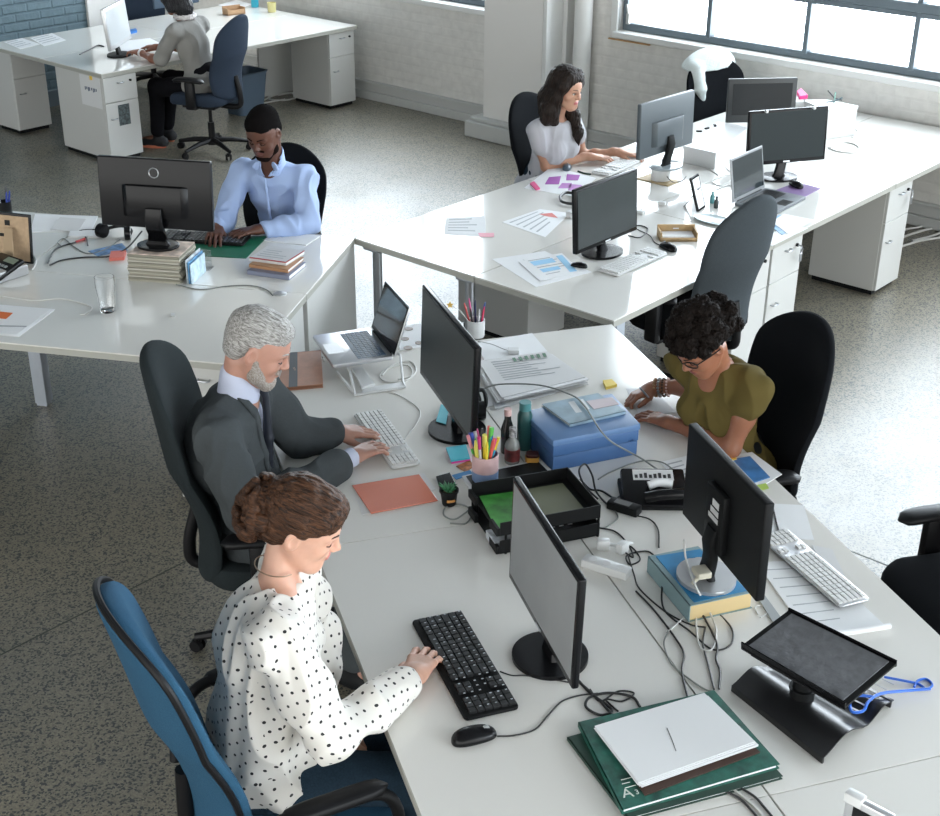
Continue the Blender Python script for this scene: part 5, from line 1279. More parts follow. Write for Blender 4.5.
# --- papers on the right
quad('document', 'white sheet with a pen line, by the olive woman\'s desk edge', 'paper', [(762, 503), (804, 505), (814, 540), (768, 536)], Z, Z+.0012, M_paper)
cable('thin black pen lying on the white sheet near the right desk edge', [(773, 508), (776, 522), (779, 533)], M_ink, .0025, z=Z+.0012, name='pen', cat='pen', k=2)
t = quad('document', 'large pile of creased technical drawings under the slim white keyboard', 'papers', [(756, 562), (815, 560), (888, 628), (812, 640)], Z, Z+.004, M_paper)
marks(t, lines_px([(756, 562), (815, 560), (888, 628), (812, 640)], 7, th=.08, seed=3), Z+.004, colm('grey_print', (.38, .40, .42)), 'drawing_lines')
quad('document', 'curled sheet sticking out below the slim white keyboard', 'paper', [(812, 545), (832, 549), (852, 590), (838, 600)], Z+.004, Z+.006, M_paper2)
cable('rolled edge of a large sheet near the right desk edge', [(810, 636, Z+.006), (850, 634, Z+.006), (890, 628, Z+.006)], M_paper, .008, name='paper_roll', cat='paper', k=3)
quad('document', 'spiral notebook edge showing between the thick book and the technical drawings', 'notebook', [(752, 588), (758, 586), (792, 632), (782, 636)], Z, Z+.005, colm('grey_notebook', (.33, .35, .36)))
quad('brochure', 'blue sky patterned brochure behind the monitor that stands on a book', 'brochure', [(722, 461), (750, 456), (770, 477), (742, 486)], Z+.003, Z+.006, colm('sky_blue_print', (.06, .20, .46), .3, noise_amt=.4, noise_scale=14))
quad('document', 'white papers under the blue sky patterned brochure', 'papers', [(715, 458), (752, 452), (782, 474), (752, 492)], Z, Z+.003, M_paper)
quad('sticky_note', 'yellow sticky note at the top of the blue sky patterned brochure', 'sticky note', [(718, 457), (732, 453), (737, 459), (723, 463)], Z+.006, Z+.0075, colm('sticky_yellow2', (.85, .55, .08)))
quad('sticky_note', 'lime green sticky note below the blue sky patterned brochure', 'sticky note', [(748, 487), (766, 483), (769, 488), (752, 492)], Z+.003, Z+.005, colm('lime_note', (.45, .62, .12)))
t = quad('document', 'printed sheets partly hidden behind the monitor on the thick book', 'papers', [(660, 462), (690, 455), (715, 480), (688, 492)], Z, Z+.002, M_paper); marks(t, lines_px([(660, 462), (690, 455), (715, 480), (688, 492)], 6, seed=4), Z+.002, colm('grey_print', (.38, .40, .42)))
# --- desk phone
pc = at(650, 497); t = thing('desk_phone', 'black desk phone with paper label strip, between the blue box and the monitor', 'phone', (pc.x, pc.y, Z), aF+RAD(-18))
q = MB(); q.M = Matrix.Rotation(RAD(14), 4, 'X'); q.box(-.085, .105, -.075, .085, .012, .040, .008); q.build('body', M_black, t, smooth=True)
q = MB(); q.box(-.09, .11, -.08, .08, 0, .02, .004); q.build('base', M_blackm, t)
q = MB(); q.M = Matrix.Rotation(RAD(14), 4, 'X'); q.box(-.05, .07, .03, .075, .040, .0415); q.build('label_strip', M_paper2, t)
q = MB(); q.M = Matrix.Rotation(RAD(14), 4, 'X')
for i in range(8): q.box(-.045+i*.014, -.036+i*.014, .038, .052+.004*(i % 3), .0415, .042)
q.build('label_print', M_ink, t)
q = MB(); q.M = Matrix.Rotation(RAD(14), 4, 'X'); q.tube(spline([(-.02, -.055, .050), (.02, -.06, .066), (.08, -.055, .066), (.125, -.045, .050)], 5), .017, 12); q.build('handset', M_black, t, smooth=True)
t.scale = (1.12, 1.12, 1.12)
q = MB(); q.tube(spline([(-.01, -.02, .05), (.02, -.015, .058), (.06, -.02, .055)], 4), .013, 10); q.build('tissue', M_paper, t, smooth=True)
# --- power adaptors
def adaptor(label, x, y, rz, m, w=.11, d=.045, h=.03):
    p = at(x, y); t = thing('power_adaptor', label, 'adaptor', (p.x, p.y, Z), rz); MB().box(-w/2, w/2, -d/2, d/2, 0, h, .006, 2).build('case', m, t, smooth=True)
    MB().box(-w*.3, w*.2, -d*.3, d*.3, h, h+.0005).build('rating_label', colm('grey_label', (.12, .12, .12)), t); return t
adaptor('black power adaptor brick beside the black desk phone', 624, 511, aF+RAD(-50), M_blackm)
# white power strip bits
p = at(606, 571); t = thing('power_strip', 'white angular power strip between the letter trays and the thick book', 'power strip', (p.x, p.y, Z), aF+RAD(-48))
MB().box(-.075, .075, -.022, .022, 0, .028, .004).build('body', M_wh, t, smooth=True)
q = MB()
for i in range(3): q.cyl(-.045+i*.045, 0, .028, .0285, .013, n=16)
q.build('socket', M_paper2, t)
for (x, y, rz, lab) in ((622, 552, 30, 'white plug standing at the back end of the white power strip'), (603, 549, -20, 'white plug next to the black letter trays')):
    p = at(x, y); t = thing('plug', lab, 'plug', (p.x, p.y, Z), aF+RAD(rz)); q = MB(); q.box(-.02, .02, -.014, .014, 0, .035, .006); q.tube([(.018, 0, .018), (.04, 0, .015), (.055, 0, .006)], [.007, .005, .003], 8); q.build('plug_body', M_wh, t, smooth=True)
# --- cables across the middle
cb = [
 ('black looped cable standing up behind the black letter trays', [(598, 500), (585, 487, Z+.03), (579, 472, Z+.05), (585, 465, Z+.06), (592, 476, Z+.04), (596, 492), (606, 504), (618, 512)], M_cbk, .0034),
 ('second black looped cable behind the letter trays, nearer the power adaptor', [(580, 480, Z+.02), (590, 490), (602, 492), (618, 502), (632, 508)], M_cbk, .0034),
 ('long grey cable running from the round footed monitor over the blue box to the phone', [(482, 390, Z+.02), (500, 385, Z+.06), (540, 386, Z+.10), (572, 396, Z+.138), (584, 406, Z+.138), (592, 418, Z+.136), (601, 432, Z+.134), (612, 443, Z+.10), (628, 452, Z+.035), (644, 461, Z+.01), (662, 474, Z+.02), (672, 484, Z+.03)], M_cgr, .0032),
 ('grey cable arching from beside the blue box towards the olive woman\'s papers', [(598, 480), (612, 472), (640, 462), (662, 463), (680, 476), (700, 488)], M_cgr, .0026),
 ('grey cable from the letter trays looping in front of the power adaptor', [(596, 528), (606, 528), (618, 518), (612, 505), (625, 493), (642, 485)], M_cgr, .0026),
 ('thin black cable curling down from the power adaptor to the white power strip', [(636, 516), (650, 520), (658, 530), (659, 548)], M_cbk, .0022),
 ('black cable looping twice beside the thick book', [(596, 528), (615, 532), (628, 545), (633, 558), (622, 550), (620, 545), (632, 548), (640, 560), (630, 565), (627, 556), (648, 552), (660, 564)], M_cbk, .0024),
 ('long black cable sweeping round the thick book to the laptop riser side', [(628, 556), (634, 575), (640, 590), (665, 612), (690, 625), (706, 628)], M_cbk, .0024),
 ('black cable running from the curls down to the green pads', [(636, 592), (655, 612), (676, 640), (684, 655), (682, 672), (688, 700)], M_cbk, .0028),
 ('black cable from the monitor on the book curving wide towards the laptop riser', [(662, 580, Z+.01), (664, 610), (690, 632), (712, 650), (730, 646), (732, 630), (716, 612), (700, 600, Z+.05)], M_cbk, .0026),
 ('white cable hanging from the monitor plug over the thick book edge', [(684, 540, Z+.16), (686, 560, Z+.10), (696, 588, Z+.08), (706, 606, Z+.02), (716, 630), (712, 650), (700, 648), (696, 625), (698, 605)], M_cwh, .003),
 ('second white cable leaving the thick book towards the power strip', [(700, 604, Z+.02), (690, 612), (680, 622), (668, 632)], M_cwh, .0028),
 ('black cable from the front of the thick book down to the laptop riser', [(696, 606, Z+.02), (706, 622), (717, 645), (716, 660), (720, 672), (719, 690)], M_cbk, .003),
 ('thin black cable dropping straight to the green pads beside the riser', [(705, 628), (703, 645), (708, 665), (714, 690)], M_cbk, .0026),
 ('thin grey cable drifting across the desk joint to the green pads', [(668, 632), (664, 645), (672, 665), (690, 680), (705, 690), (714, 692)], M_cgr, .0022),
 ('thin cable circle of the spiral notebook by the technical drawings', [(758, 615), (755, 608), (762, 606), (767, 613), (760, 618)], M_cwh, .002),
 ('thin white keyboard cable running from the man\'s white keyboard up to the laptop tray', [(404, 440), (416, 425), (420, 412), (410, 402), (395, 394), (382, 390)], M_cwh, .0022),
 ('grey coiled cable beside the small potted plant', [(470, 510), (455, 520), (444, 516), (446, 508), (460, 505), (472, 512), (466, 524), (450, 524)], M_cgr, .0028),
 ('grey cable lying between paper pile and far desk edge', [(478, 342), (492, 345), (504, 350), (512, 352)], M_cgr, .0022),
]
for lab, px_, m_, r_ in cb: cable(lab, px_, m_, r_)
# --- letter trays
tc_ = at(540, 525); t = thing('letter_tray', 'stack of black plastic letter trays with a green leaflet in the top one', 'letter tray', (tc_.x, tc_.y, Z), aF+RAD(2))
def tl(x, y, z): v = at(x, y, z)-Vector((tc_.x, tc_.y, Z)); a = -(aF+RAD(2)); return Vector((v.x*cos(a)-v.y*sin(a), v.x*sin(a)+v.y*cos(a), z-Z))
xa, xb = tl(481, 540, Z+.06).x, tl(603, 540, Z+.10).x; ya, yb = tl(600, 530, Z+.10).y, tl(560, 470, Z+.10).y
def tray_mb(x0, x1, y0, y1, z0, h, openl=True):
    m = MB(); e = .003; m.box(x0, x1, y0, y1, z0, z0+e); m.box(x0, x1, y1-e, y1, z0, z0+h); m.box(x0, x1, y0, y0+e, z0, z0+h); m.box(x1-e, x1, y0, y1, z0, z0+h)
    if openl: m.box(x0-.012, x0, y0, y0+(y1-y0)*.25, z0, z0+h*.6, .002); m.box(x0-.012, x0, y1-(y1-y0)*.25, y1, z0, z0+h*.6, .002)
    return m
x0, x1 = -.185, .150; y0, y1 = -.125, .135
for i, z0 in enumerate((.004, .068)):
    tray_mb(x0, x1, y0, y1, z0, .046).build('tray', M_blackm, t)
for (x, y) in ((x0+.02, y0+.003), (x1-.004, y0+.003), (x0+.02, y1-.003), (x1-.004, y1-.003)): q = MB(); q.cyl(x, y, .0, .068, .004, n=10); q.build('riser_post', M_blackm, t)
q = MB(); q.prism([(x0+.0, y0+.03), (x0+.15, y0+.02), (x0+.16, y1-.03), (x0+.02, y1-.02)], .0735, .0745); lf = q.build('green_leaflet', colm('green_leaf_print', (.06, .30, .05), .3, noise_amt=.8, noise_scale=9), t)
q = MB(); q.prism([(x0+.16, y0+.02), (x1-.03, y0+.02), (x1-.03, y1-.03), (x0+.16, y1-.03)], .0735, .076); q.build('plastic_folder', colm('olive_grey_folder', (.17, .18, .12), .2), t)
q = MB()
for i in range(6): q.box(.02+(i % 3)*.03, .035+(i % 3)*.03, -.09+(i//3)*.05, -.075+(i//3)*.05, .0075, .009)
q.build('white_clips', M_paper2, t)
q = MB(); q.box(x0-.01, x0+.09, y0+.02, y0+.10, .008, .035, .002); q.build('white_packet', colm('packet_print', (.55, .58, .62), .4, noise_amt=.5, noise_scale=40), t)
quad('picture_frame', 'black document wallet with white edge lying behind the letter trays, under the pen cup', 'folder', [(462, 476), (540, 459), (558, 477), (478, 500)], Z, Z+.010, M_wh)
quad('folder', 'black inner sheet of the wallet under the pen cup', 'folder', [(466, 476), (538, 461), (552, 475), (480, 496)], Z+.010, Z+.012, M_blackm)
# --- pen cup
def pen(parent, x, y, lean, az, L_, m_, r=.0045, cap=None, z0=.01, name='pen'):
    d = Vector((sin(lean)*cos(az), sin(lean)*sin(az), cos(lean))); a = Vector((x, y, z0)); o = MB().tube([a, a+d*(L_-.02), a+d*L_], [r, r, r*.5], 8).build(name, m_, parent, smooth=True)
    if cap: MB().tube([a+d*(L_-.045), a+d*(L_+.003)], r*1.25, 8).build('pen_cap', cap, o, smooth=True)
    return o
zp = Z+.012; p = at(485, 479, zp); t = thing('pen_cup', 'pink and pale blue pen cup crammed with bright pens, beside the letter trays', 'pen cup', (p.x, p.y, zp), 0)
R_ = .0445
q = MB(); q.lathe([(R_*.94, 0), (R_, .004), (R_, .038)], 40); q.build('blue_band', colm('pale_blue_band', (.20, .30, .50)), t, smooth=True)
q = MB(); q.lathe([(R_, .0), (R_*1.01, .0)], 40) if False else None
q.v = []; q.f = []; q.mi = []; prof = [(R_, .038), (R_*1.01, .098), (R_*.93, .098), (R_*.93, .05), (.002, .05)]; vs = []
q.lathe(prof, 40); q.build('pink_band', colm('pale_pink_band', (.62, .42, .42)), t, smooth=True)
random.seed(3); pc_ = [(.02, .40, .62), (.62, .08, .25), (.80, .62, .05), (.02, .04, .25), (.10, .45, .08), (.70, .12, .10), (.02, .02, .02), (.60, .60, .62), (.05, .10, .45), (.75, .30, .35), (.03, .30, .12), (.55, .05, .20), (.75, .70, .15)]
for i, c_ in enumerate(pc_+pc_[3:9]):
    a = i*2.4; rr = .008+.026*((i*7) % 5)/5; cm_ = colm('pen_colour_%d' % (i % 13), c_, .35)
    pen(t, rr*cos(a), rr*sin(a), .10+.22*((i*3) % 4)/4, a, .105+.032*((i*5) % 4)/4, cm_, .0048 if i % 3 else .0065, colm('pen_cap_%d' % (i % 13), pc_[(i*5+2) % 13], .3) if i % 2 else None, z0=.052)
t = stack('sticky_notes', 'cyan over magenta block of sticky notes beside the pen cup', 'sticky notes', [(446, 447), (466, 444), (470, 457), (451, 460)], Z, 2, .008, [colm('magenta_note', (.65, .06, .30)), colm('cyan_note', (.05, .42, .52))], .001, sheetname='note_block')
quad('document', 'small orange and brown leaflet between sticky notes and pen cup', 'leaflet', [(456, 466), (470, 460), (474, 466), (466, 472)], Z, Z+.002, colm('orange_brown_print', (.40, .14, .04), .5, noise_amt=.6, noise_scale=50))
quad('brochure', 'thin blue brochure strip left of the pen cup', 'brochure', [(452, 475), (470, 470), (473, 474), (456, 479)], Z, Z+.003, colm('blue_strip', (.03, .22, .50)))
quad('phone_case', 'small dark phone lying behind the potted plant', 'phone', [(436, 476), (450, 472), (456, 484), (440, 488)], Z, Z+.008, M_black, .002)
# --- plant
p = at(449, 504); t = thing('potted_plant', 'tiny spiky green plant in a black pot with an orange label', 'plant', (p.x, p.y, Z), 0)
q = MB(); q.lathe([(.021, 0), (.023, .003), (.029, .048), (.032, .048), (.032, .056), (.028, .056), (.027, .046), (.002, .045)], 28); q.build('pot', M_blackm, t, smooth=True)
q = MB(); q.lathe([(.027, .044), (.001, .05)], 20); q.build('soil', colm('soil', (.14, .10, .07), .95, noise_amt=.6, noise_scale=200), t, smooth=True)
q = MB()
a0 = RAD(-80)
for i in range(5): q.tube([(.0262*cos(a0+(i-2)*.2), .0262*sin(a0+(i-2)*.2), .024), (.0262*cos(a0+(i-1)*.2), .0262*sin(a0+(i-1)*.2), .024)], .005, 6)
q.build('label', colm('orange_label', (.70, .32, .08)), t)
q = MB(); random.seed(9)
for i in range(26):
    a = random.uniform(0, 2*pi); l = random.uniform(.025, .042); e = random.uniform(.2, 1.1)
    p0 = Vector((.004*cos(a), .004*sin(a), .045)); p1 = p0+Vector((sin(e)*cos(a)*l*.55, sin(e)*sin(a)*l*.55, cos(e)*l*.6)); p2 = p1+Vector((sin(e+.3)*cos(a)*l*.5, sin(e+.3)*sin(a)*l*.5, cos(e+.2)*l*.5))
    q.tube([p0, p1, p2], [.003, .0035, .0006], 5)
q.build('leaves', colm('succulent_green', (.05, .20, .09), .5, noise_amt=.3, noise_scale=60), t, smooth=True)
# --- bottles
def bottle(label, x, y, prof, m_, lab=None, capp=None, s=1.1, extra=None):
    p = at(x, y); t = thing('bottle', label, 'bottle', (p.x, p.y, Z), 0); q = MB(); q.lathe([(r*s, z*s) for r, z in prof], 32); q.build('glass', m_, t, smooth=True)
    if lab: q = MB(); q.lathe([(lab[0]*s, lab[1]*s), (lab[0]*s, lab[2]*s)], 32); q.build('label', lab[3], t, smooth=True)
    if capp: q = MB(); q.lathe([(capp[0]*s, capp[1]*s), (capp[0]*s, capp[2]*s)], 24); q.build('cap', capp[3], t, smooth=True)
    return t
bottle('tall dark glass bottle with a pink and white cap, behind the pen cup', 507, 452, [(.019, 0), (.021, .004), (.021, .085), (.011, .118), (.010, .150), (.0, .150)], colm('dark_glass', (.010, .012, .010), .1), None, (.012, .132, .154, colm('pinkish_white_cap', (.62, .42, .40))))
bottle('clear whisky bottle with red and black label, in front of the dark bottle', 512, 462, [(.022, 0), (.024, .004), (.024, .060), (.020, .074), (.010, .088), (.009, .118), (.0, .118)], colm('clear_greyish_glass', (.22, .23, .22), .08), (.0246, .012, .052, colm('red_black_label', (.12, .015, .015), .5, noise_amt=.8, noise_scale=30)), (.0115, .092, .122, colm('white_black_cap', (.30, .30, .30), .4, noise_amt=.9, noise_scale=90)))
bottle('teal metal flask behind the two glass bottles', 524, 448, [(.022, 0), (.024, .004), (.024, .12), (.017, .14), (.0, .14)], colm('teal_flask', (.02, .085, .085), .3), None, (.019, .138, .165, colm('teal_flask_cap', (.07, .22, .23), .35)))
p = at(532, 463); t = thing('honey_jar', 'small amber jar with a dark lid in front of the blue box', 'jar', (p.x, p.y, Z), 0)
q = MB(); q.prism(rrect(.048, .04, .012, 4), 0, .018, .002); q.build('glass', colm('amber_base', (.10, .02, .01), .15), t); q = MB(); q.prism(rrect(.049, .041, .012, 4), .010, .028, .001); q.build('label', colm('amber_label', (.58, .30, .06), .4), t); q = MB(); q.prism(rrect(.046, .038, .012, 4), .028, .040, .003); q.build('lid', colm('dark_red_lid', (.05, .012, .010), .3), t)
# --- blue box
bp_ = [(522, 411), (612, 393), (641, 424), (553, 441)]; zb_ = Z+.122
pts = [at(x, y, zb_) for x, y in bp_]; c = sum(pts, Vector())/4; t = thing('storage_box', 'blue plastic box with a lid, in the middle of the front desks', 'box', (c.x, c.y, Z), 0)
L_ = [(p.x-c.x, p.y-c.y) for p in pts]; Mb = colm('blue_box_plastic', (.05, .125, .29), .42, noise_amt=.06, noise_scale=8)
q = MB(); q.prism([(x*.965, y*.965) for x, y in L_], 0, .055, .003); q.prism([(x*.975, y*.975) for x, y in L_], .056, .100, .003); q.build('body', Mb, t, smooth=True)
q = MB(); q.prism(L_, .098, .122, .005); q.build('lid', colm('blue_box_lid', (.11, .21, .40), .42), t, smooth=True)
q = MB(); m0 = Vector((L_[2][0], L_[2][1], 0)).lerp(Vector((L_[3][0], L_[3][1], 0)), .1); q.box(m0.x-.006, m0.x+.006, m0.y-.006, m0.y+.006, .06, .066); q.build('latch', Mb, t)
zt_ = zb_+.0; bk = book_at('hardback_book', 'pale blue and grey hardback lying on the blue box', 'book', [(542, 404), (598, 393), (626, 411), (570, 424)], zt_, zt_+.012, colm('pale_blue_cover', (.26, .37, .45), .3, noise_amt=.3, noise_scale=12), spine=2)
marks(bk, [[(568, 402), (574, 401), (582, 412), (576, 413)], [(579, 400), (583, 399), (590, 409), (586, 410)]], zt_+.012, colm('white_figures', (.65, .68, .70)), 'cover_print')
quad('sticky_note', 'pale pink slip lying partly on the pale blue hardback', 'paper slip', [(586, 401), (612, 397), (619, 404), (594, 409)], zt_+.012, zt_+.0135, colm('pale_pink_slip', (.60, .52, .55)))
quad('sticky_notes', 'yellow block of sticky notes between the paper pile and the writing woman', 'sticky notes', [(603, 380), (612, 379), (617, 384), (606, 387)], Z, Z+.012, colm('yellow_block', (.80, .60, .10)))
# --- paper pile
t = stack('paper_stack', 'untidy pile of printed papers behind the blue box', 'papers', [(478, 361), (548, 352), (585, 378), (500, 398)], Z, 12, .0024, [M_paper, M_paper2], .006, seed=5)
top = [(484, 360), (548, 353), (575, 374), (502, 385)]
q = marks(t, lines_px(top, 9, th=.22, seed=8), Z+.0298, colm('grey_print', (.38, .40, .42)), 'print'); marks(t, [[(512+i*6, 358-i*.9), (515+i*6, 357.5-i*.9), (517+i*6, 361-i*.9), (514+i*6, 361.5-i*.9)] for i in range(6)], Z+.0305, colm('dark_green_print', (.06, .16, .09)), 'green_print')
t = quad('document', 'plain sheets lying behind the untidy pile of papers', 'papers', [(477, 343), (532, 333), (548, 352), (484, 360)], Z, Z+.003, M_paper)
MB().box(-.0, .045, -.015, .02, 0, .018, .002).build('small_white_box', M_wh, t, loc=at(508, 353, Z+.003)-t.location)
t = stack('document', 'lower sheets slipping out of the paper pile towards the blue box', 'papers', [(484, 388), (540, 380), (552, 392), (492, 408)], Z, 3, .002, M_paper, .008, seed=6); marks(t, lines_px([(488, 390), (520, 384), (530, 392), (496, 402)], 5, seed=9), Z+.0062, colm('grey_print', (.38, .40, .42)))
# writing sheet and pen of the writing woman
quad('document', 'white notepaper under the hands of the writing woman', 'paper', [(626, 388), (652, 390), (678, 412), (640, 416)], Z, Z+.0012, M_paper)
a = at(640, 388, Z+.105); b_ = at(652, 401, Z+.008); o0 = b_.copy(); q = MB(); q.tube([b_-o0, (b_.lerp(a, .12))-o0, a-o0], [.001, .004, .004], 8); o = q.build('pen', colm('steel_pen', (.35, .38, .42), .3, metal=.6), loc=o0, smooth=True); tag(o, 'slim pen held in the right hand of the writing woman', 'pen')
# cup with pens and star behind the round monitor
p = at(476, 336); t = thing('pen_cup', 'white pen cup behind the man\'s monitor, with a gold star on a stick', 'pen cup', (p.x, p.y, Z), 0)
q = MB(); q.lathe([(.034, 0), (.036, .004), (.037, .075), (.033, .075), (.032, .01), (.002, .01)], 28); q.build('cup', M_wh, t, smooth=True)
for i, c_ in enumerate([(.65, .05, .12), (.02, .03, .10), (.55, .08, .08), (.60, .60, .62), (.02, .10, .35), (.70, .10, .30), (.02, .02, .02)]): pen(t, .015*cos(i*1.7), .015*sin(i*1.7), .15+.05*(i % 3), i*1.7, .125+.012*(i % 3), colm('far_pen_%d' % i, c_, .4), .0042)
sp_ = at(450, 305, Z+.16)-Vector((p.x, p.y, Z)); ss = MB(); ss.tube([(0, 0, .02), sp_*.6+Vector((0, 0, .03)), sp_], .0018, 6); ss.build('star_stick', M_cwh, t)
q = MB(); st_ = []
for i in range(10):
    a = pi/2+2*pi*i/10; r = .017 if i % 2 == 0 else .007; st_.append((r*cos(a), r*sin(a)))
q.M = Matrix.Translation(sp_) @ Matrix.Rotation(pi/2-.3, 4, 'X'); q.prism(st_, -.0015, .0015); q.build('gold_star', colm('gold_star', (.60, .38, .06), .35, metal=.5), t)
# --- man's things: notebook, orange folder, laptop on tray
book_at('notebook', 'tan brown notebook with a dark band beside the grey-haired man', 'notebook', [(288, 353), (321, 350), (323, 384), (276, 388)], Z, Z+.016, colm('tan_notebook', (.40, .19, .115), .5, noise_amt=.12, noise_scale=30), colm('brown_edge', (.25, .12, .07)), spine=0)
t = bpy.data.objects['notebook']; marks(t, [[(290, 352.5), (297.5, 352), (297.5, 386.5), (288.5, 387.3)]], Z+.016, colm('dark_grey_band', (.06, .07, .08)), 'band')
me = text_mesh('NOTE', .011); o = mobj('lettering', me, colm('band_lettering', (.5, .4, .35)), t); o.location = at(293.5, 369, Z+.0168)-t.location; o.rotation_euler = (0, 0, aF-RAD(90))
quad('folder', 'shiny coral orange folder lying in front of the small potted plant', 'folder', [(352, 485), (419, 474), (438, 500), (371, 513)], Z+.0016, Z+.0058, colm('coral_folder', (.68, .20, .12), .22, coat=.4), .0015)
quad('document', 'transparent white sleeve sticking out under the coral orange folder', 'paper', [(354, 490), (424, 473), (436, 489), (362, 515)], Z, Z+.0014, M_paper2)
cu = at(371, 388, Z+.003)
t = thing('laptop_tray', 'white wire laptop tray under the open silver laptop', 'laptop stand', (cu.x, cu.y, Z), 0)
def lt_(x, y, z): return at(x, y, z)-Vector((cu.x, cu.y, Z))
q = MB(); q.tube([lt_(337, 372, Z+.006), lt_(355, 395, Z+.006), lt_(405, 387, Z+.006), lt_(403, 382, Z+.006), lt_(400, 355, Z+.05), lt_(376, 341, Z+.05)], .0055, 8); q.tube([lt_(355, 395, Z+.006), lt_(350, 372, Z+.045), lt_(340, 352, Z+.045)], .005, 8); q.build('frame', M_wh, t, smooth=True)
q = MB(); q.prism([lt_(352, 372, Z).xy, lt_(362, 370, Z).xy, lt_(375, 387, Z).xy, lt_(362, 391, Z).xy], .002, .016, .002); q.build('plastic_foot', M_wh, t); q = MB(); q.prism([lt_(362, 390, Z).xy, lt_(404, 383, Z).xy, lt_(406, 388, Z).xy, lt_(362, 396, Z).xy], .001, .008, .002); q.build('front_bar', M_wh, t)
hx = at(381.5, 345.5, Z+.052)
laptop('open silver laptop with dark keys, raised above a white tray', hx.x, hx.y, RAD(-69), .312, .245, .212, 108, M_alu, colm('blue_black_keys', (.03, .07, .13), .4), M_black, z=Z+.052, scr=colm('laptop_glass', (.03, .022, .02), .06, spec=.8))
cable('white cable coiled beside the open silver laptop', [(382, 376), (392, 366), (410, 362), (416, 372), (404, 382), (386, 382), (380, 376), (390, 368), (408, 366), (412, 376), (398, 380)], M_cwh, .003)
# card with brown discs behind the laptop
t = quad('sample_board', 'white board with dark brown discs, at the far desk edge behind the laptop', 'board', [(396, 327), (432, 322), (434, 345), (400, 350)], Z, Z+.004, M_paper)
for (x, y, r) in ((409, 329, .017), (405, 339, .017), (419, 343, .016), (408, 348, .018)): c_ = at(x, y, Z+.004)-t.location; dm = MB(); dm.cyl(c_.x, c_.y, .004, .006, r, n=24); dm.build('brown_disc', colm('dark_brown_disc', (.09, .045, .02), .4), t)
# black headphones / bag by the round monitor
p = at(481, 412); t = thing('headphones', 'black headphones lying behind the man\'s monitor', 'headphones', (p.x, p.y, Z), aF)
q = MB(); q.tube(spline([(-.02, -.05, .02), (0, -.055, .06), (.01, 0, .085), (0, .055, .06), (-.02, .05, .02)], 6), .008, 8); q.build('headband', M_blackm, t, smooth=True)
for s in (-1, 1): q = MB(); q.tube([(-.03, s*.045, .034), (0, s*.052, .034)], .033, 20); q.build('ear_cup', M_blackm, t, smooth=True)
cable('white edge clip of the brown notebook', [(320, 357), (323, 358), (324, 362)], M_cwh, .003, name='clip', cat='clip', k=3)
# cushion on the blue chair
b = Body(); cc = q1(.15, -.17, .56); b.ell((cc.x, cc.y, .57), (.15, .10, .095), .02, Matrix.Rotation(aF+.5, 3, 'Z'), p=3)
cs = thing('cushion', 'pale teal corduroy cushion behind the woman in polka dots, on the blue chair', 'cushion', (cc.x, cc.y, .5))
mc_ = colm('pale_teal_corduroy', (.27, .40, .37), .9, bump=.5, bump_scale=60, stretch=(1, 1, 14)); mk('cover', b.mesh(.006, disp=folds((1, 1, 1), 8, .005, 3)), mc_, cs)
# ================================================================= left group: things on the desks
aL, aW = FL.a, FW.a
zs_ = Z+.125
stk = [(126, 247), (178, 243), (193, 258), (130, 261)]
p4 = at(155, 282); t4 = thing('magazine_stack', 'tall stack of magazines under the monitor with a ring logo', 'magazines', (p4.x, p4.y, Z), aL+RAD(2))
m4 = [colm('magazine_edge_a', (.40, .38, .31)), colm('magazine_edge_b', (.33, .31, .25)), colm('magazine_edge_c', (.48, .46, .40)), colm('magazine_edge_d', (.25, .24, .19))]
random.seed(4)
for i in range(14):
    dx, dy = random.uniform(-.006, .006), random.uniform(-.006, .006); MB().box(-.125+dx, .125+dx, .0+dy, .21+dy, i*.009, i*.009+.0082, .001, 1).build('magazine', m4[(i*7) % 4], t4)
MB().box(-.12, .125, .005, .21, .1265, .130).build('top_magazine', colm('orange_white_cover', (.62, .50, .42), .4, noise_amt=.5, noise_scale=16), t4)
monitor('black monitor seen from behind with a silver ring logo, on a stack of magazines', -1.421, 5.868, .937, RAD(180-9.7), .532, .317, RAD(-5), zbase=Z+.131, base_px=(157, 243), logo='ring', based=(.10, .075), casing=M_black, neck=.05)
t = thing('magazine_file', 'blue and white brochures leaning against the magazine stack', 'brochures', at(187, 284), aL)
for i, c_ in enumerate(((.55, .62, .66), (.10, .28, .50), (.45, .60, .70))):
    q = MB(); q.box(.010*i, .010*i+.006, 0, .17, 0, .115-.01*i, .001, 1); q.build('brochure', colm('brochure_%d' % i, c_, .35, noise_amt=.4, noise_scale=25), t)
t = thing('glass_ornament', 'clear plastic stand just right of the blue and white brochures', 'stand', at(206, 268), aL)
Mcl = mat('clear_plastic', (.85, .92, .95), .05, trans=1, alpha=.35); q = MB(); q.box(-.03, .03, -.003, .003, 0, .09); q.box(-.03, .03, -.03, .03, 0, .004); q.build('clear_panel', Mcl, t)
keyboard('black keyboard under the hands of the man in the light blue shirt', *P2(205, 240), aL+pi+RAD(3), .44, .15, z=Z+.003)
quad('cutting_mat', 'green cutting mat under the black keyboard of the light blue shirt man', 'mat', [(175, 236), (268, 236), (246, 258), (170, 254)], Z, Z+.003, colm('green_mat', (.01, .16, .085), .5))
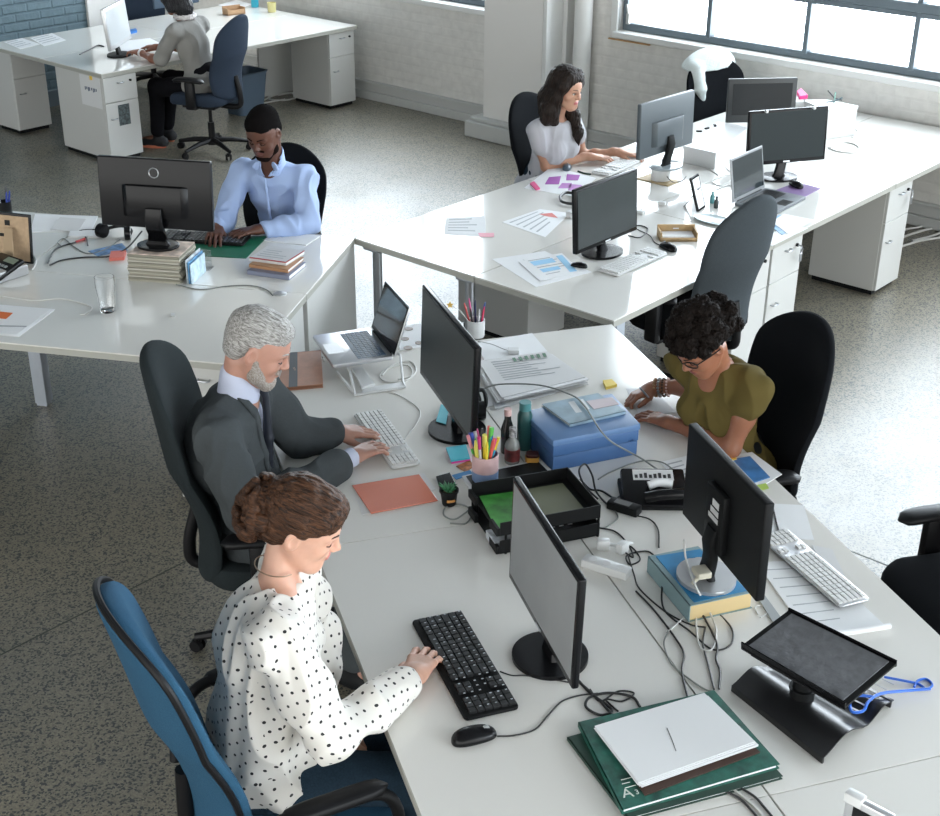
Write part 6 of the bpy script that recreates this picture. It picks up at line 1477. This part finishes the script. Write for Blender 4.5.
# three books
gb = [('white book with a grey-blue spine, bottom of the pile of three by the desk end', (.20, .22, .30), [(247, 270), (289, 276), (306, 262), (268, 258)], Z, Z+.022), ('middle book with an orange and navy spine in the pile of three', (.45, .24, .12), [(249, 264), (288, 270), (304, 257), (266, 252)], Z+.022, Z+.038), ('white covered book with a red edge on top of the pile of three', (.62, .62, .62), [(249, 258), (286, 263), (305, 251), (267, 246)], Z+.038, Z+.052)]
for lab, c_, px_, z0, z1 in gb: book_at('book', lab, 'book', px_, z0, z1, colm('cover_%d' % int(z0*1000), c_, .4), M_paper, spine=0)
o = bpy.data.objects['book.002'] if 'book.002' in bpy.data.objects else None
if o:
    marks(o, [[(249, 258), (286, 263), (286.6, 262), (250, 257)], [(286, 263), (305, 251), (304, 250.4), (285.5, 262)]], Z+.0521, colm('red_edge', (.42, .05, .05)), 'red_edge')
    marks(o, lines_px([(253, 256), (284, 260), (300, 251), (268, 247)], 4, seed=2), Z+.0521, colm('grey_print', (.38, .40, .42)), 'print')
quad('document', 'loose white sheets between the three books and the cutting mat', 'papers', [(262, 240), (306, 245), (320, 236), (280, 230)], Z, Z+.003, M_paper)
cable('grey cable ending in a round desk outlet near the pile of three books', [(176, 285), (200, 290), (225, 287), (250, 286), (266, 290), (273, 296)], M_cgr, .0028)
t = thing('desk_outlet', 'small round cable outlet set in the desk below the three books', 'outlet', at(280, 294)); q = MB(); q.lathe([(.030, 0), (.030, .004), (.026, .006), (.001, .006)], 28); q.build('ring', M_silver, t, smooth=True)
cable('long black cable curving from the monitor with a ring logo to the desk gap', [(142, 232, Z+.06), (128, 248, Z+.02), (110, 257), (85, 258), (62, 261), (50, 266)], M_cbk, .004)
cable('short black cable leading to the red plug on the left desks', [(48, 264), (54, 252), (62, 247), (76, 243)], M_cbk, .004)
cable('red plug at the end of the black cable', [(76, 243), (82, 241), (85, 240)], colm('red_plug', (.45, .03, .03), .4), .006, name='plug', cat='plug', k=3)
cable('grey thin cable looping round the black ones on the left desks', [(62, 247), (58, 243), (64, 239), (74, 247), (88, 254), (105, 250), (120, 240)], M_cgr, .0026)
cable('black short cable going back from the red plug', [(88, 246), (86, 238), (78, 232), (90, 230), (102, 231)], M_cbk, .003)
p = at(116, 238); t = thing('headphones', 'black over-ear headphones left of the magazine stack', 'headphones', (p.x, p.y, Z), aL)
q = MB(); q.tube(spline([(-.075, 0, .02), (-.06, .05, .03), (0, .085, .035), (.06, .05, .03), (.075, 0, .02)], 6), .009, 8); q.build('headband', M_black, t, smooth=True)
for s in (-1, 1): q = MB(); q.tube([(s*.055, -.01, .035), (s*.082, .0, .035)], .036, 24); q.build('ear_cup', M_black, t, smooth=True)
quad('sticky_notes', 'coral pink block of sticky notes left of the magazine stack', 'sticky notes', [(111, 251), (126, 250), (124, 257), (109, 258)], Z, Z+.016, colm('coral_block', (.75, .20, .16)))
quad('brochure', 'blue printed leaflet behind the coral sticky notes', 'leaflet', [(88, 251), (122, 243), (128, 250), (98, 256)], Z, Z+.002, colm('blue_leaflet', (.15, .28, .50), .5, noise_amt=.6, noise_scale=30))
quad('document', 'white sheets along the far edge of the left desks', 'papers', [(35, 214), (98, 216), (92, 230), (30, 232)], Z, Z+.003, M_paper)
quad('document', 'folded white sheet standing out on the sheets at the far desk edge', 'paper', [(60, 217), (86, 219), (78, 232), (50, 229)], Z+.003, Z+.006, M_paper2)
quad('document', 'small white booklet by the black headphones', 'paper', [(70, 231), (100, 230), (100, 236), (68, 236)], Z, Z+.008, M_paper)
# glass
p = at(108, 311); t = thing('drinking_glass', 'empty clear drinking glass on the left desk', 'glass', (p.x, p.y, Z), 0)
Mgl = mat('clear_glass', (1, 1, 1), .02, trans=1); q = MB(); q.M = Matrix.Scale(1.18, 4); q.lathe([(.025, 0), (.027, .004), (.031, .06), (.0365, .10), (.036, .135), (.0345, .135), (.035, .10), (.0295, .06), (.0245, .012), (.001, .010)], 40); q.build('glass', Mgl, t, smooth=True)
# picture frame seen from behind
f0 = at(-14, 262); t = thing('picture_frame', 'tan backed picture frame seen from behind, at the left edge', 'picture frame', at(14, 262), aL+RAD(-4))
q = MB(); q.M = Matrix.Rotation(RAD(-8), 4, 'X'); q.box(-.16, .10, 0, .012, 0, .235, .002); q.build('frame', M_black, t); q = MB(); q.M = Matrix.Rotation(RAD(-8), 4, 'X'); q.box(-.15, .09, -.002, 0, .01, .222); q.build('backing_board', colm('tan_board', (.42, .30, .19), .8, noise_amt=.1, noise_scale=60), t)
q = MB(); q.loft([[(-.02, -.004, .17), (.02, -.004, .17), (.02, -.007, .17), (-.02, -.007, .17)], [(.0, -.09, .0), (.06, -.09, .0), (.06, -.094, .0), (.0, -.094, .0)]]); q.build('easel_strut', colm('tan_board_2', (.36, .26, .16), .8), t)
q = MB(); q.M = Matrix.Rotation(RAD(-8), 4, 'X'); q.box(-.035, -.008, -.004, -.002, .175, .20); q.box(-.065, -.04, -.004, -.002, .12, .135); q.build('hanging_clip', M_blackm, t)
cable('white cable looping in front of the picture frame', [(4, 262), (12, 255), (28, 252), (36, 260), (32, 270), (20, 266)], M_cwh, .004)
# desk phone
p = at(2, 277); t = thing('desk_phone', 'dark desk phone cut off by the left edge of the photo', 'phone', (p.x, p.y, Z), aL+RAD(-25))
q = MB(); q.M = Matrix.Rotation(RAD(18), 4, 'X'); q.box(-.10, .075, -.10, .10, .03, .052, .008); q.build('body', M_black, t, smooth=True); q = MB(); q.box(-.10, .07, -.09, .10, 0, .05, .006); q.build('base', M_silver, t)
q = MB(); q.M = Matrix.Rotation(RAD(18), 4, 'X'); q.box(-.02, .055, .05, .085, .052, .0535); q.build('display', colm('lcd', (.20, .24, .18), .3), t)
q = MB(); q.M = Matrix.Rotation(RAD(18), 4, 'X'); [q.box(-.02+.024*i, -.004+.024*i, -.07+.028*j, -.055+.028*j, .052, .056, .001, 1) for i in range(3) for j in range(4)]; q.build('buttons', M_silver, t)
t = thing('pen_holder', 'wire pen holder with blue pens at the left edge, behind the picture frame', 'pen holder', at(6, 216), 0)
q = MB(); q.lathe([(.035, 0), (.036, .08), (.033, .08), (.03, .006), (.001, .006)], 24); q.build('cup', M_blackm, t, smooth=True)
for i, c_ in enumerate([(.02, .05, .30), (.03, .03, .03), (.05, .12, .45), (.6, .6, .6), (.02, .05, .30)]): pen(t, .012*cos(i*1.4), .012*sin(i*1.4), .2, i*1.4, .13+.01*(i % 2), colm('blue_pen_%d' % i, c_, .4), .005)
t = stack('document', 'white papers with an orange leaflet at the left desk edge', 'papers', [(-20, 303), (53, 309), (17, 335), (-40, 330)], Z, 3, .0018, M_paper, .003, seed=2)
marks(t, [[(-6, 311), (13, 313), (6, 319), (-14, 317)]], Z+.0056, colm('orange_leaflet', (.72, .16, .03)), 'orange_leaflet'); marks(t, [[(-20, 325), (27, 326), (26, 327), (-22, 326)]], Z+.0056, colm('grey_print', (.38, .40, .42)), 'fold_line')
cable('white cable with a small plug, crossing the left desk to the glass', [(-5, 296), (10, 298), (35, 301), (60, 299), (80, 303), (92, 308), (86, 314), (80, 315)], M_cwh, .0028)
quad('eraser', 'tiny white crumb of eraser on the left desk', 'eraser', [(171, 313), (175, 313), (175, 316), (171, 316)], Z, Z+.004, M_wh)

# ================================================================= right group
monitor('dark screened monitor with a round foot at the near corner of the right desks', .658, 6.198, .769, RAD(48.9), .495, .311, RAD(4), base_px=(604, 252), screen=M_scrg, bezel=.013, based=(.115, .095), basem=M_black, logo='bar')
t6 = monitor('monitor seen from behind in front of the typing woman, on a white roll', 1.075, 7.495, .86, RAD(180+46.8), .505, .307, RAD(-2), zbase=Z+.085, casing=colm('slate_plastic', (.06, .075, .085), .4), based=(.11, .085), basem=colm('glass_foot', (.30, .34, .36), .12), neckm=M_blackm)
p = t6.location; t = thing('riser', 'white drum lifting the foot of the monitor seen from behind', 'riser', (p.x, p.y, Z), aW); q = MB(); q.lathe([(.055, .006), (.055, .084)], 32); q.build('drum', M_wh, t, smooth=True); MB().box(-.11, .10, -.075, .055, 0, .006, .001).build('wooden_board', colm('pale_wood', (.48, .36, .20), .6), t)
monitor('large dark monitor behind the open laptop on the right desks', 1.792, 7.535, .786, RAD(18), .501, .306, RAD(5), base_px=(778, 178), screen=colm('slate_screen', (.022, .030, .032), .35, spec=.15), bezel=.014, based=(.12, .09), logo='bar')
t8 = monitor('dark monitor furthest back by the white boxes under the window', 1.823, 8.477, .779, RAD(7), .446, .272, RAD(5), screen=colm('dim_screen', (.025, .028, .03), .3, spec=.15), bezel=.03, based=(.11, .08), casing=colm('grey_black_plastic', (.03, .034, .036), .4))
q = MB()
for x in (-.16, .14): q.tube([(x, -.006, .402), (x, .012, .402)], .008, 12)
q.build('white_clip', M_wh, bpy.data.objects[[o.name for o in bpy.data.objects if o.get('label', '').startswith('large dark monitor')][0]])
hx = at(750, 195, Z+.018)
laptop('open grey laptop with raised lid near the tall grey chair', hx.x, hx.y, RAD(51.4), .36, .25, .240, 100, colm('laptop_grey', (.34, .35, .36), .35, metal=.4), M_key, colm('laptop_bezel', (.22, .23, .24), .35), z=Z, scr=colm('laptop2_glass', (.03, .04, .045), .08, spec=.8), deck=colm('laptop_deck', (.10, .115, .13), .4))
quad('mouse_mat', 'purple mouse mat behind the grey laptop', 'mouse mat', [(773, 191), (797, 182), (821, 188), (800, 199)], Z, Z+.003, colm('purple_mat', (.20, .12, .28), .6))
mouse('black mouse on the purple mouse mat', *P2(796, 187), aW+RAD(60), z=Z+.003)
mouse('black mouse beside the white keyboard at the wooden tray', *P2(668, 249), aW+RAD(70), s=1.05)
mouse('small black and silver mouse left of the round monitor foot', *P2(579, 267), aW+RAD(110), s=.75)
keyboard('white keyboard between the dark monitor and the black mouse', *P2(633, 263), aW+pi/2, .42, .12, True, cols=18)
keyboard('white keyboard under the hands of the typing woman in the grey tee', *P2(618, 167), aW-pi/2+RAD(6), .43, .12, True, cols=18)
# wooden tray
p = at(677, 238); t = thing('wooden_tray', 'small pale wooden tray holding white cards', 'tray', (p.x, p.y, Z), RAD(2))
Mw = colm('pale_wood_2', (.50, .34, .17), .6, noise_amt=.15, noise_scale=20, stretch=(1, 8, 1)); q = MB(); q.box(-.095, .095, -.055, .055, 0, .008); q.box(-.095, .095, .047, .055, 0, .055); q.box(-.095, -.087, -.055, .055, 0, .045); q.box(.087, .095, -.055, .055, 0, .045); q.box(-.095, .095, -.055, -.047, 0, .018); q.build('frame', Mw, t)
MB().box(-.08, .08, -.04, .045, .008, .022, .001, 1).build('white_cards', M_paper, t); MB().box(-.015, .015, .0462, .0470, .032, .038).build('white_label', M_paper, t)
cable('black cable from the monitor foot to the black mouse near the wooden tray', [(634, 228), (642, 232), (650, 236), (655, 243), (664, 247)], M_cbk, .0022)
cable('black cable with a plug behind the dark monitor of the right desks', [(628, 236), (640, 238), (648, 230), (640, 226), (632, 228)], M_cbk, .003)
# papers near corner
def doc(label, px_, z0=Z, n=0, seed=1, m_=M_paper, pm='grey_print', name='document', cat='paper'):
    t = quad(name, label, cat, px_, z0, z0+.0015, m_)
    if n: marks(t, lines_px(px_, n, seed=seed), z0+.0015, colm(pm, (.38, .40, .42)))
    return t
doc('white charts under the blue bar chart at the near corner of the right desks', [(492, 259), (545, 251), (592, 272), (536, 287)])
t = doc('sheet with a pale blue bar chart, near corner of the right desks', [(523, 259), (562, 253), (582, 272), (542, 280)], Z+.0016, 7, 3)
marks(t, [[(556, 256), (562, 255), (577, 271), (570, 272)], [(529, 262), (552, 258), (556, 262), (533, 266)], [(536, 270), (558, 266), (561, 269), (540, 273)]], Z+.0033, colm('pale_blue_bars', (.25, .55, .80)), 'blue_bars')
doc('loose folded sheet between the two charts of the near corner', [(519, 262), (527, 260), (552, 279), (540, 281)], Z+.0032)
t = doc('sheet with red scribbles halfway along the right desks', [(502, 222), (540, 209), (570, 213), (545, 237)], Z, 5, 6); marks(t, [[(539, 214), (552, 213), (558, 218), (545, 216)]], Z+.0016, colm('red_marks', (.70, .20, .18)), 'red_marks')
t = doc('lined sheet with a pink strip at the left edge of the right desks', [(446, 218), (485, 216), (486, 236), (444, 234)], Z, 5, 7); marks(t, [[(478, 233), (494, 233), (494, 237), (480, 237)]], Z+.0016, colm('pink_strip', (.80, .35, .42)), 'pink_strip')
t = doc('sheet with purple squares before the typing woman', [(524, 188), (552, 166), (596, 178), (577, 197)], Z)
for i, q_ in enumerate([[(549, 177), (561, 176), (559, 184), (545, 184)], [(562, 183), (572, 183), (570, 188), (558, 188)], [(567, 174), (580, 175), (578, 180), (566, 180)], [(570, 184), (582, 185), (580, 191), (568, 190)]]):
    o = quad('card', ['purple card at the left of the four on the sheet', 'small purple card in the middle of the four', 'pale purple card furthest back of the four', 'purple card nearest the dark monitor'][i], 'card', q_, Z+.0016, Z+.0032, colm('purple_card_%d' % (i % 2), [(.38, .10, .42), (.50, .22, .55)][i % 2]))
quad('pen_tray', 'pink marker on the sheet with purple squares', 'marker', [(530, 183), (534, 181), (540, 188), (536, 189)], Z+.0016, Z+.010, colm('pink_marker', (.80, .12, .30)))
mouse('dark blue grey mouse near the typing woman', *P2(567, 169), aW+RAD(30), m_=colm('slate_mouse', (.06, .09, .12), .3), s=.95)
cable('dark marker lying beside the typing woman\'s keyboard', [(578, 172), (584, 174), (591, 175)], colm('dark_green_marker', (.04, .07, .06)), .005, name='marker', cat='marker', k=3)
cable('black tape ring behind the dark monitor of the near corner', [(560, 198, Z+.008), (566, 194, Z+.008), (577, 196, Z+.008), (580, 201, Z+.008), (572, 205, Z+.008), (562, 203, Z+.008), (560, 198, Z+.008)], M_cbk, .008, name='tape_ring', cat='tape')
p = at(572, 217); t = thing('sticky_tape', 'small white box beside the edge of the dark near monitor', 'box', (p.x, p.y, Z), aW); MB().box(-.02, .02, -.03, .03, 0, .035, .004).build('box', M_wh, t)
for i, (x, y, lab) in enumerate([(641, 214, 'small white adaptor in the middle of the right desks'), (662, 205, 'second small white adaptor nearer the picture frame')]):
    p = at(x, y); t = thing('adaptor', lab, 'adaptor', (p.x, p.y, Z), aW+.3*i); MB().box(-.02, .02, -.015, .015, 0, .02, .004).build('case', M_wh, t)
# standing small frame
p = at(703, 210); t = thing('picture_frame', 'small black standing frame on the right desks, beside the laptop', 'picture frame', (1.235, 6.967, Z), RAD(60))
q = MB(); q.M = Matrix.Rotation(RAD(-18), 4, 'X'); q.box(-.055, .055, 0, .012, 0, .185, .002); q.build('frame', M_black, t); q = MB(); q.M = Matrix.Rotation(RAD(-18), 4, 'X'); q.box(-.043, .043, -.001, 0, .012, .172); q.build('picture', M_paper, t)
q = MB(); q.loft([[(-.01, .02, .12), (.01, .02, .12), (.01, .023, .12), (-.01, .023, .12)], [(-.01, .10, 0), (.01, .10, 0), (.01, .104, 0), (-.01, .104, 0)]]); q.build('easel_strut', M_black, t)
p = at(722, 208); 
for i, (x, y, lab) in enumerate([(712, 203, 'small teal bottle right of the standing frame'), (716, 208, 'short dark bottle right of the standing frame')]):
    bottle(lab, x, y, [(.010, 0), (.012, .003), (.012, .035), (.006, .045), (.006, .06), (0, .06)], colm('small_bottle_%d' % i, [(.10, .30, .32), (.03, .04, .04)][i], .3))
t = thing('plate', 'oval glass dish with clear wrapping left of the tall grey chair', 'dish', at(715, 222), aW); q = MB(); q.M = Matrix.Diagonal((1.4, .8, 1, 1)); q.lathe([(.06, .003), (.085, .010), (.088, .014), (.084, .013), (.058, .006), (.001, .006)], 36); q.build('dish', colm('pale_glass_dish', (.50, .60, .62), .15), t, smooth=True)
stack('document', 'blue printed brochures between the grey laptop and the tall grey chair', 'brochures', [(770, 222), (782, 214), (812, 220), (786, 234)], Z, 3, .002, [M_paper, colm('blue_print_2', (.18, .36, .58), .4, noise_amt=.4, noise_scale=30), M_paper], .006, seed=12)
doc('white sheet at the desk edge in front of the blue brochures', [(760, 237), (790, 226), (808, 228), (772, 246)])
# white boxes
def wbox(label, px_, z1, m_=None, open_=False):
    pts = [at(x, y, z1) for x, y in px_]; c = sum(pts, Vector())/len(pts); t = thing('white_box', label, 'box', (c.x, c.y, Z)); MB().prism([(p.x-c.x, p.y-c.y) for p in pts], 0, z1-Z, .003).build('body', m_ or M_wh, t); MB().prism([((p.x-c.x)*1.02, (p.y-c.y)*1.02) for p in pts], z1-Z-.02, z1-Z+.002, .002).build('lid', m_ or M_wh, t); return t
wbox('long white box between the typing woman\'s monitor and the laptop', [(684, 146), (718, 122), (748, 128), (716, 153)], Z+.10)
wbox('white box with pens on top standing against the window wall', [(802, 100), (828, 100), (858, 106), (826, 110)], Z+.19)
wbox('white box beside the furthest monitor with the pink paper on it', [(776, 96), (798, 94), (806, 101), (784, 103)], Z+.19)
quad('folder', 'bright pink paper on a white box by the window', 'paper', [(797, 91), (801, 88), (808, 95), (800, 96)], Z+.192, Z+.215, colm('hot_pink', (.75, .03, .20)))
for i, (x, y) in enumerate(((826, 103), (834, 103), (842, 101))):
    p = at(x, y, Z+.192); o = MB().tube([(0, 0, .0055), (.05*cos(i*1.3), .05*sin(i*1.3), .012), (.10*cos(i*1.3), .10*sin(i*1.3), .035+.01*i)], .0045, 6).build('marker', colm('marker_%d' % i, [(.05, .10, .12), (.10, .25, .20), (.05, .05, .06)][i]), loc=p, smooth=True); tag(o, ['dark marker lying leftmost on the white box at the wall', 'green marker in the middle on the white box at the wall', 'black marker rightmost on the white box at the wall'][i], 'marker')
for i, (x, y) in enumerate(((699, 132), (707, 129), (715, 126))):
    p = at(x, y, Z+.102); o = MB().box(-.018, .018, -.008, .008, 0, .010, .003).build('paper_clip_box', M_blackm, loc=p, rz=i*.8); tag(o, ['tiny black clip nearest the typing woman on the long white box', 'tiny black clip in the middle of the long white box', 'tiny black clip furthest back on the long white box'][i], 'clip')
cable('pale cable loop on the bright desk near the window', [(830, 148), (845, 143), (858, 147), (855, 153), (838, 152), (828, 148)], M_cwh, .004)
cable('pale cable running along the white box by the window', [(850, 128), (858, 132), (852, 138)], M_cwh, .004)
for lab, px_ in (('white cable tangle behind the grey laptop', [(706, 168), (718, 176), (712, 182), (722, 186), (734, 176), (726, 168), (730, 160)]), ('second white cable beside the small standing frame', [(716, 190), (728, 186), (738, 188), (744, 182)])): cable(lab, px_, M_cwh, .0026)
cable('thin black cable hanging below the monitor of the typing woman', [(662, 160, Z+.16), (664, 172, Z+.06), (672, 182, Z+.01), (682, 181), (686, 177)], M_cbk, .0026)
t = thing('grey_sheet_edge', 'dark edged glass sheet at the far side of the right desks, by the monitor', 'board', at(634, 153), aW); MB().box(-.06, .10, -.08, .10, 0, .008, .001).build('sheet', colm('dark_teal_edge', (.25, .33, .34), .2), t)
# sweater over the chair
b = Body(); m8 = Matrix.Translation(ch8.location) @ Matrix.Rotation(ch8.rotation_euler.z, 4, 'Z'); b.T = m8
ytop = -.22-.10
b.ell((0, ytop+.0, .86), (.245, .085, .205), .02); b.plane((0, 0, .86), (0, -.25, -1))
b.chain([(-.16, ytop-.05, .96), (-.215, ytop-.05, .86), (-.215, ytop-.02, .70)], [.05, .045, .028], .04)
b.chain([(.15, ytop+.06, .94), (.14, ytop+.10, .82), (.10, ytop+.09, .70)], [.05, .04, .022], .03)
sw = thing('sweater', 'white knitted sweater draped over the back of a black chair by the window wall', 'sweater', tuple(ch8.location.xy)+(.7,)); mk('knit', b.mesh(.007, disp=folds((1, 1, 1), 8, .006, 14)), colm('white_knit', (.66, .72, .71), .95, bump=.6, bump_scale=150), sw)

# ================================================================= top left group
monitor('silver monitor in front of the woman in the grey cardigan', -2.75, 10.72, .772, RAD(85.5), .509, .314, RAD(5), screen=colm('pale_screen', (.50, .53, .55), .35), casing=M_silver, bezel=.02, based=(.12, .09), basem=M_blackm)
monitor('slate blue monitor seen from behind at the very top, beyond the cardigan woman', *P2(176, 11), .74, aW+pi/2+RAD(180), .50, .32, 0, casing=colm('slate_blue_plastic', (.05, .08, .12), .5), based=(.10, .08))
doc('papers spread left of the silver monitor at the top left', [(4, 42), (22, 38), (40, 44), (20, 49)], Z, 4, 3)
doc('papers in the middle of the top left desk', [(30, 38), (52, 33), (66, 40), (44, 46)], Z, 4, 5)
doc('sheets by the hands of the cardigan woman', [(112, 42), (150, 38), (166, 46), (122, 52)], Z, 0)
cable('dark blue cable lying beside the foot of the silver monitor', [(80, 55), (90, 50), (98, 46), (104, 47)], M_cbk, .005)
quad('pouch', 'small bright blue object behind the silver monitor', 'pouch', [(128, 30), (136, 28), (137, 30), (129, 32)], Z, Z+.02, colm('bright_blue', (.02, .15, .45)))
cable('pair of dark glasses lying beyond the hands of the cardigan woman', [(168, 31), (176, 29), (182, 25), (176, 20), (184, 26)], M_cbk, .006, name='glasses', cat='glasses')
quad('pouch', 'small pink pot beside the face of the cardigan woman', 'pot', [(185, 16), (189, 15), (190, 18), (186, 19)], Z, Z+.05, colm('pink_pot', (.65, .10, .20)))
t = thing('wooden_box', 'open cardboard coloured box behind the head of the cardigan woman', 'box', at(234, 14), aW+RAD(80)); q = MB(); q.box(-.09, .09, -.05, .05, 0, .012); q.box(-.09, .09, .042, .05, 0, .07); q.box(-.09, .09, -.05, -.042, 0, .045); q.box(-.09, -.082, -.05, .05, 0, .06); q.box(.082, .09, -.05, .05, 0, .06); q.build('body', colm('cardboard', (.48, .30, .17), .8), t)
bottle('cyan bottle at the top edge near the wall', 255, 7, [(.03, 0), (.032, .004), (.032, .08), (.015, .10), (.0, .10)], colm('cyan_bottle', (.04, .42, .58), .3))
p = at(272, 12); t = thing('cup', 'pale yellow cup near the back wall on the top left desks', 'cup', (p.x, p.y, Z)); q = MB(); q.lathe([(.032, 0), (.036, .004), (.042, .085), (.038, .085), (.034, .008), (.001, .008)], 28); q.build('cup', colm('pale_yellow', (.66, .60, .28), .4), t, smooth=True)
doc('papers at the top edge beside the cyan bottle', [(218, 5), (236, 0), (252, 4), (240, 9)], Z)
# waste bin and floor things
p = at(246, 112, 0); t = thing('waste_bin', 'slate blue waste bin beside the chair of the cardigan woman', 'bin', (p.x, p.y, 0), aW)
q = MB(); q.loft([[(x, y, 0) for x, y in rrect(.20, .26, .03)], [(x, y, .34) for x, y in rrect(.27, .33, .04)], [(x, y, .36) for x, y in rrect(.29, .35, .04)], [(x, y, .36) for x, y in rrect(.26, .32, .04)], [(x, y, .02) for x, y in rrect(.18, .24, .03)]]); q.build('bin', colm('slate_blue_bin', (.085, .125, .175), .5), t)
for i, px_ in enumerate([[(262, 102, 0), (275, 96, 0), (290, 94, 0), (300, 97, 0), (285, 101, 0), (268, 99, 0), (280, 92, 0), (296, 90, 0)], [(256, 98, 0), (272, 92, 0), (288, 88, 0), (298, 92, 0), (278, 96, 0)], [(222, 106, 0), (240, 104, 0), (262, 104, 0), (285, 100, 0)]]): cable(['pale cable loops on the floor under the top left desks', 'second pale cable loop on the floor by the wall skirting', 'pale cable running on the floor past the waste bin'][i], px_, M_cwh, .007, z=0)
for i, px_ in enumerate([[(898, 240, 0), (915, 234, 0), (930, 230, 0), (945, 229, 0), (935, 236, 0), (912, 242, 0)], [(900, 248, 0), (920, 242, 0), (945, 238, 0)], [(896, 232, 0), (920, 228, 0), (942, 222, 0)]]): cable(['pale cables coiled on the floor under the right desks', 'pale cable running on the floor nearest the camera at the right edge', 'pale cable on the floor along the skirting at the right edge'][i], px_, M_cwh, .008, z=0)
doc('sheet of paper on the floor under the right desks', [(1, 1), (2, 1), (2, 2), (1, 2)]) if False else None
# ================================================================= repeats share a group
GR = {'chair': 'office chairs around the desks', 'cabinet': 'white drawer cabinets under the desks', 'monitor': 'monitors on the desks', 'keyboard': 'keyboards on the desks', 'mouse': 'computer mice on the desks',
      'cable': 'cables on desks and floor', 'card': 'purple cards on the sheet', 'marker': 'markers lying on the white box and desk', 'clip': 'black clips on the long white box', 'person': 'people working at the desks',
      'laptop': 'open laptops', 'bottle': 'bottles on the desks', 'sticky note': 'loose sticky notes', 'sticky notes': 'blocks of sticky notes', 'paper': 'loose sheets of paper', 'papers': 'piles of papers',
      'book': 'books on the desks', 'pad': 'green drawing pads', 'headphones': 'black headphones', 'picture frame': 'picture frames on the desks', 'phone': 'desk phones', 'pen cup': 'pen cups', 'adaptor': 'power adaptors', 'box': 'boxes on the desks', 'hook': 'blue plastic hooks', 'plug': 'plugs', 'brochure': 'printed brochures', 'folder': 'folders'}
tops = [o for o in bpy.data.objects if o.parent is None and o.get('category')]
for o in tops:
    n = sum(1 for q in tops if q['category'] == o['category'])
    if n > 1 and not o.get('group') and o['category'] in GR: o['group'] = GR[o['category']]
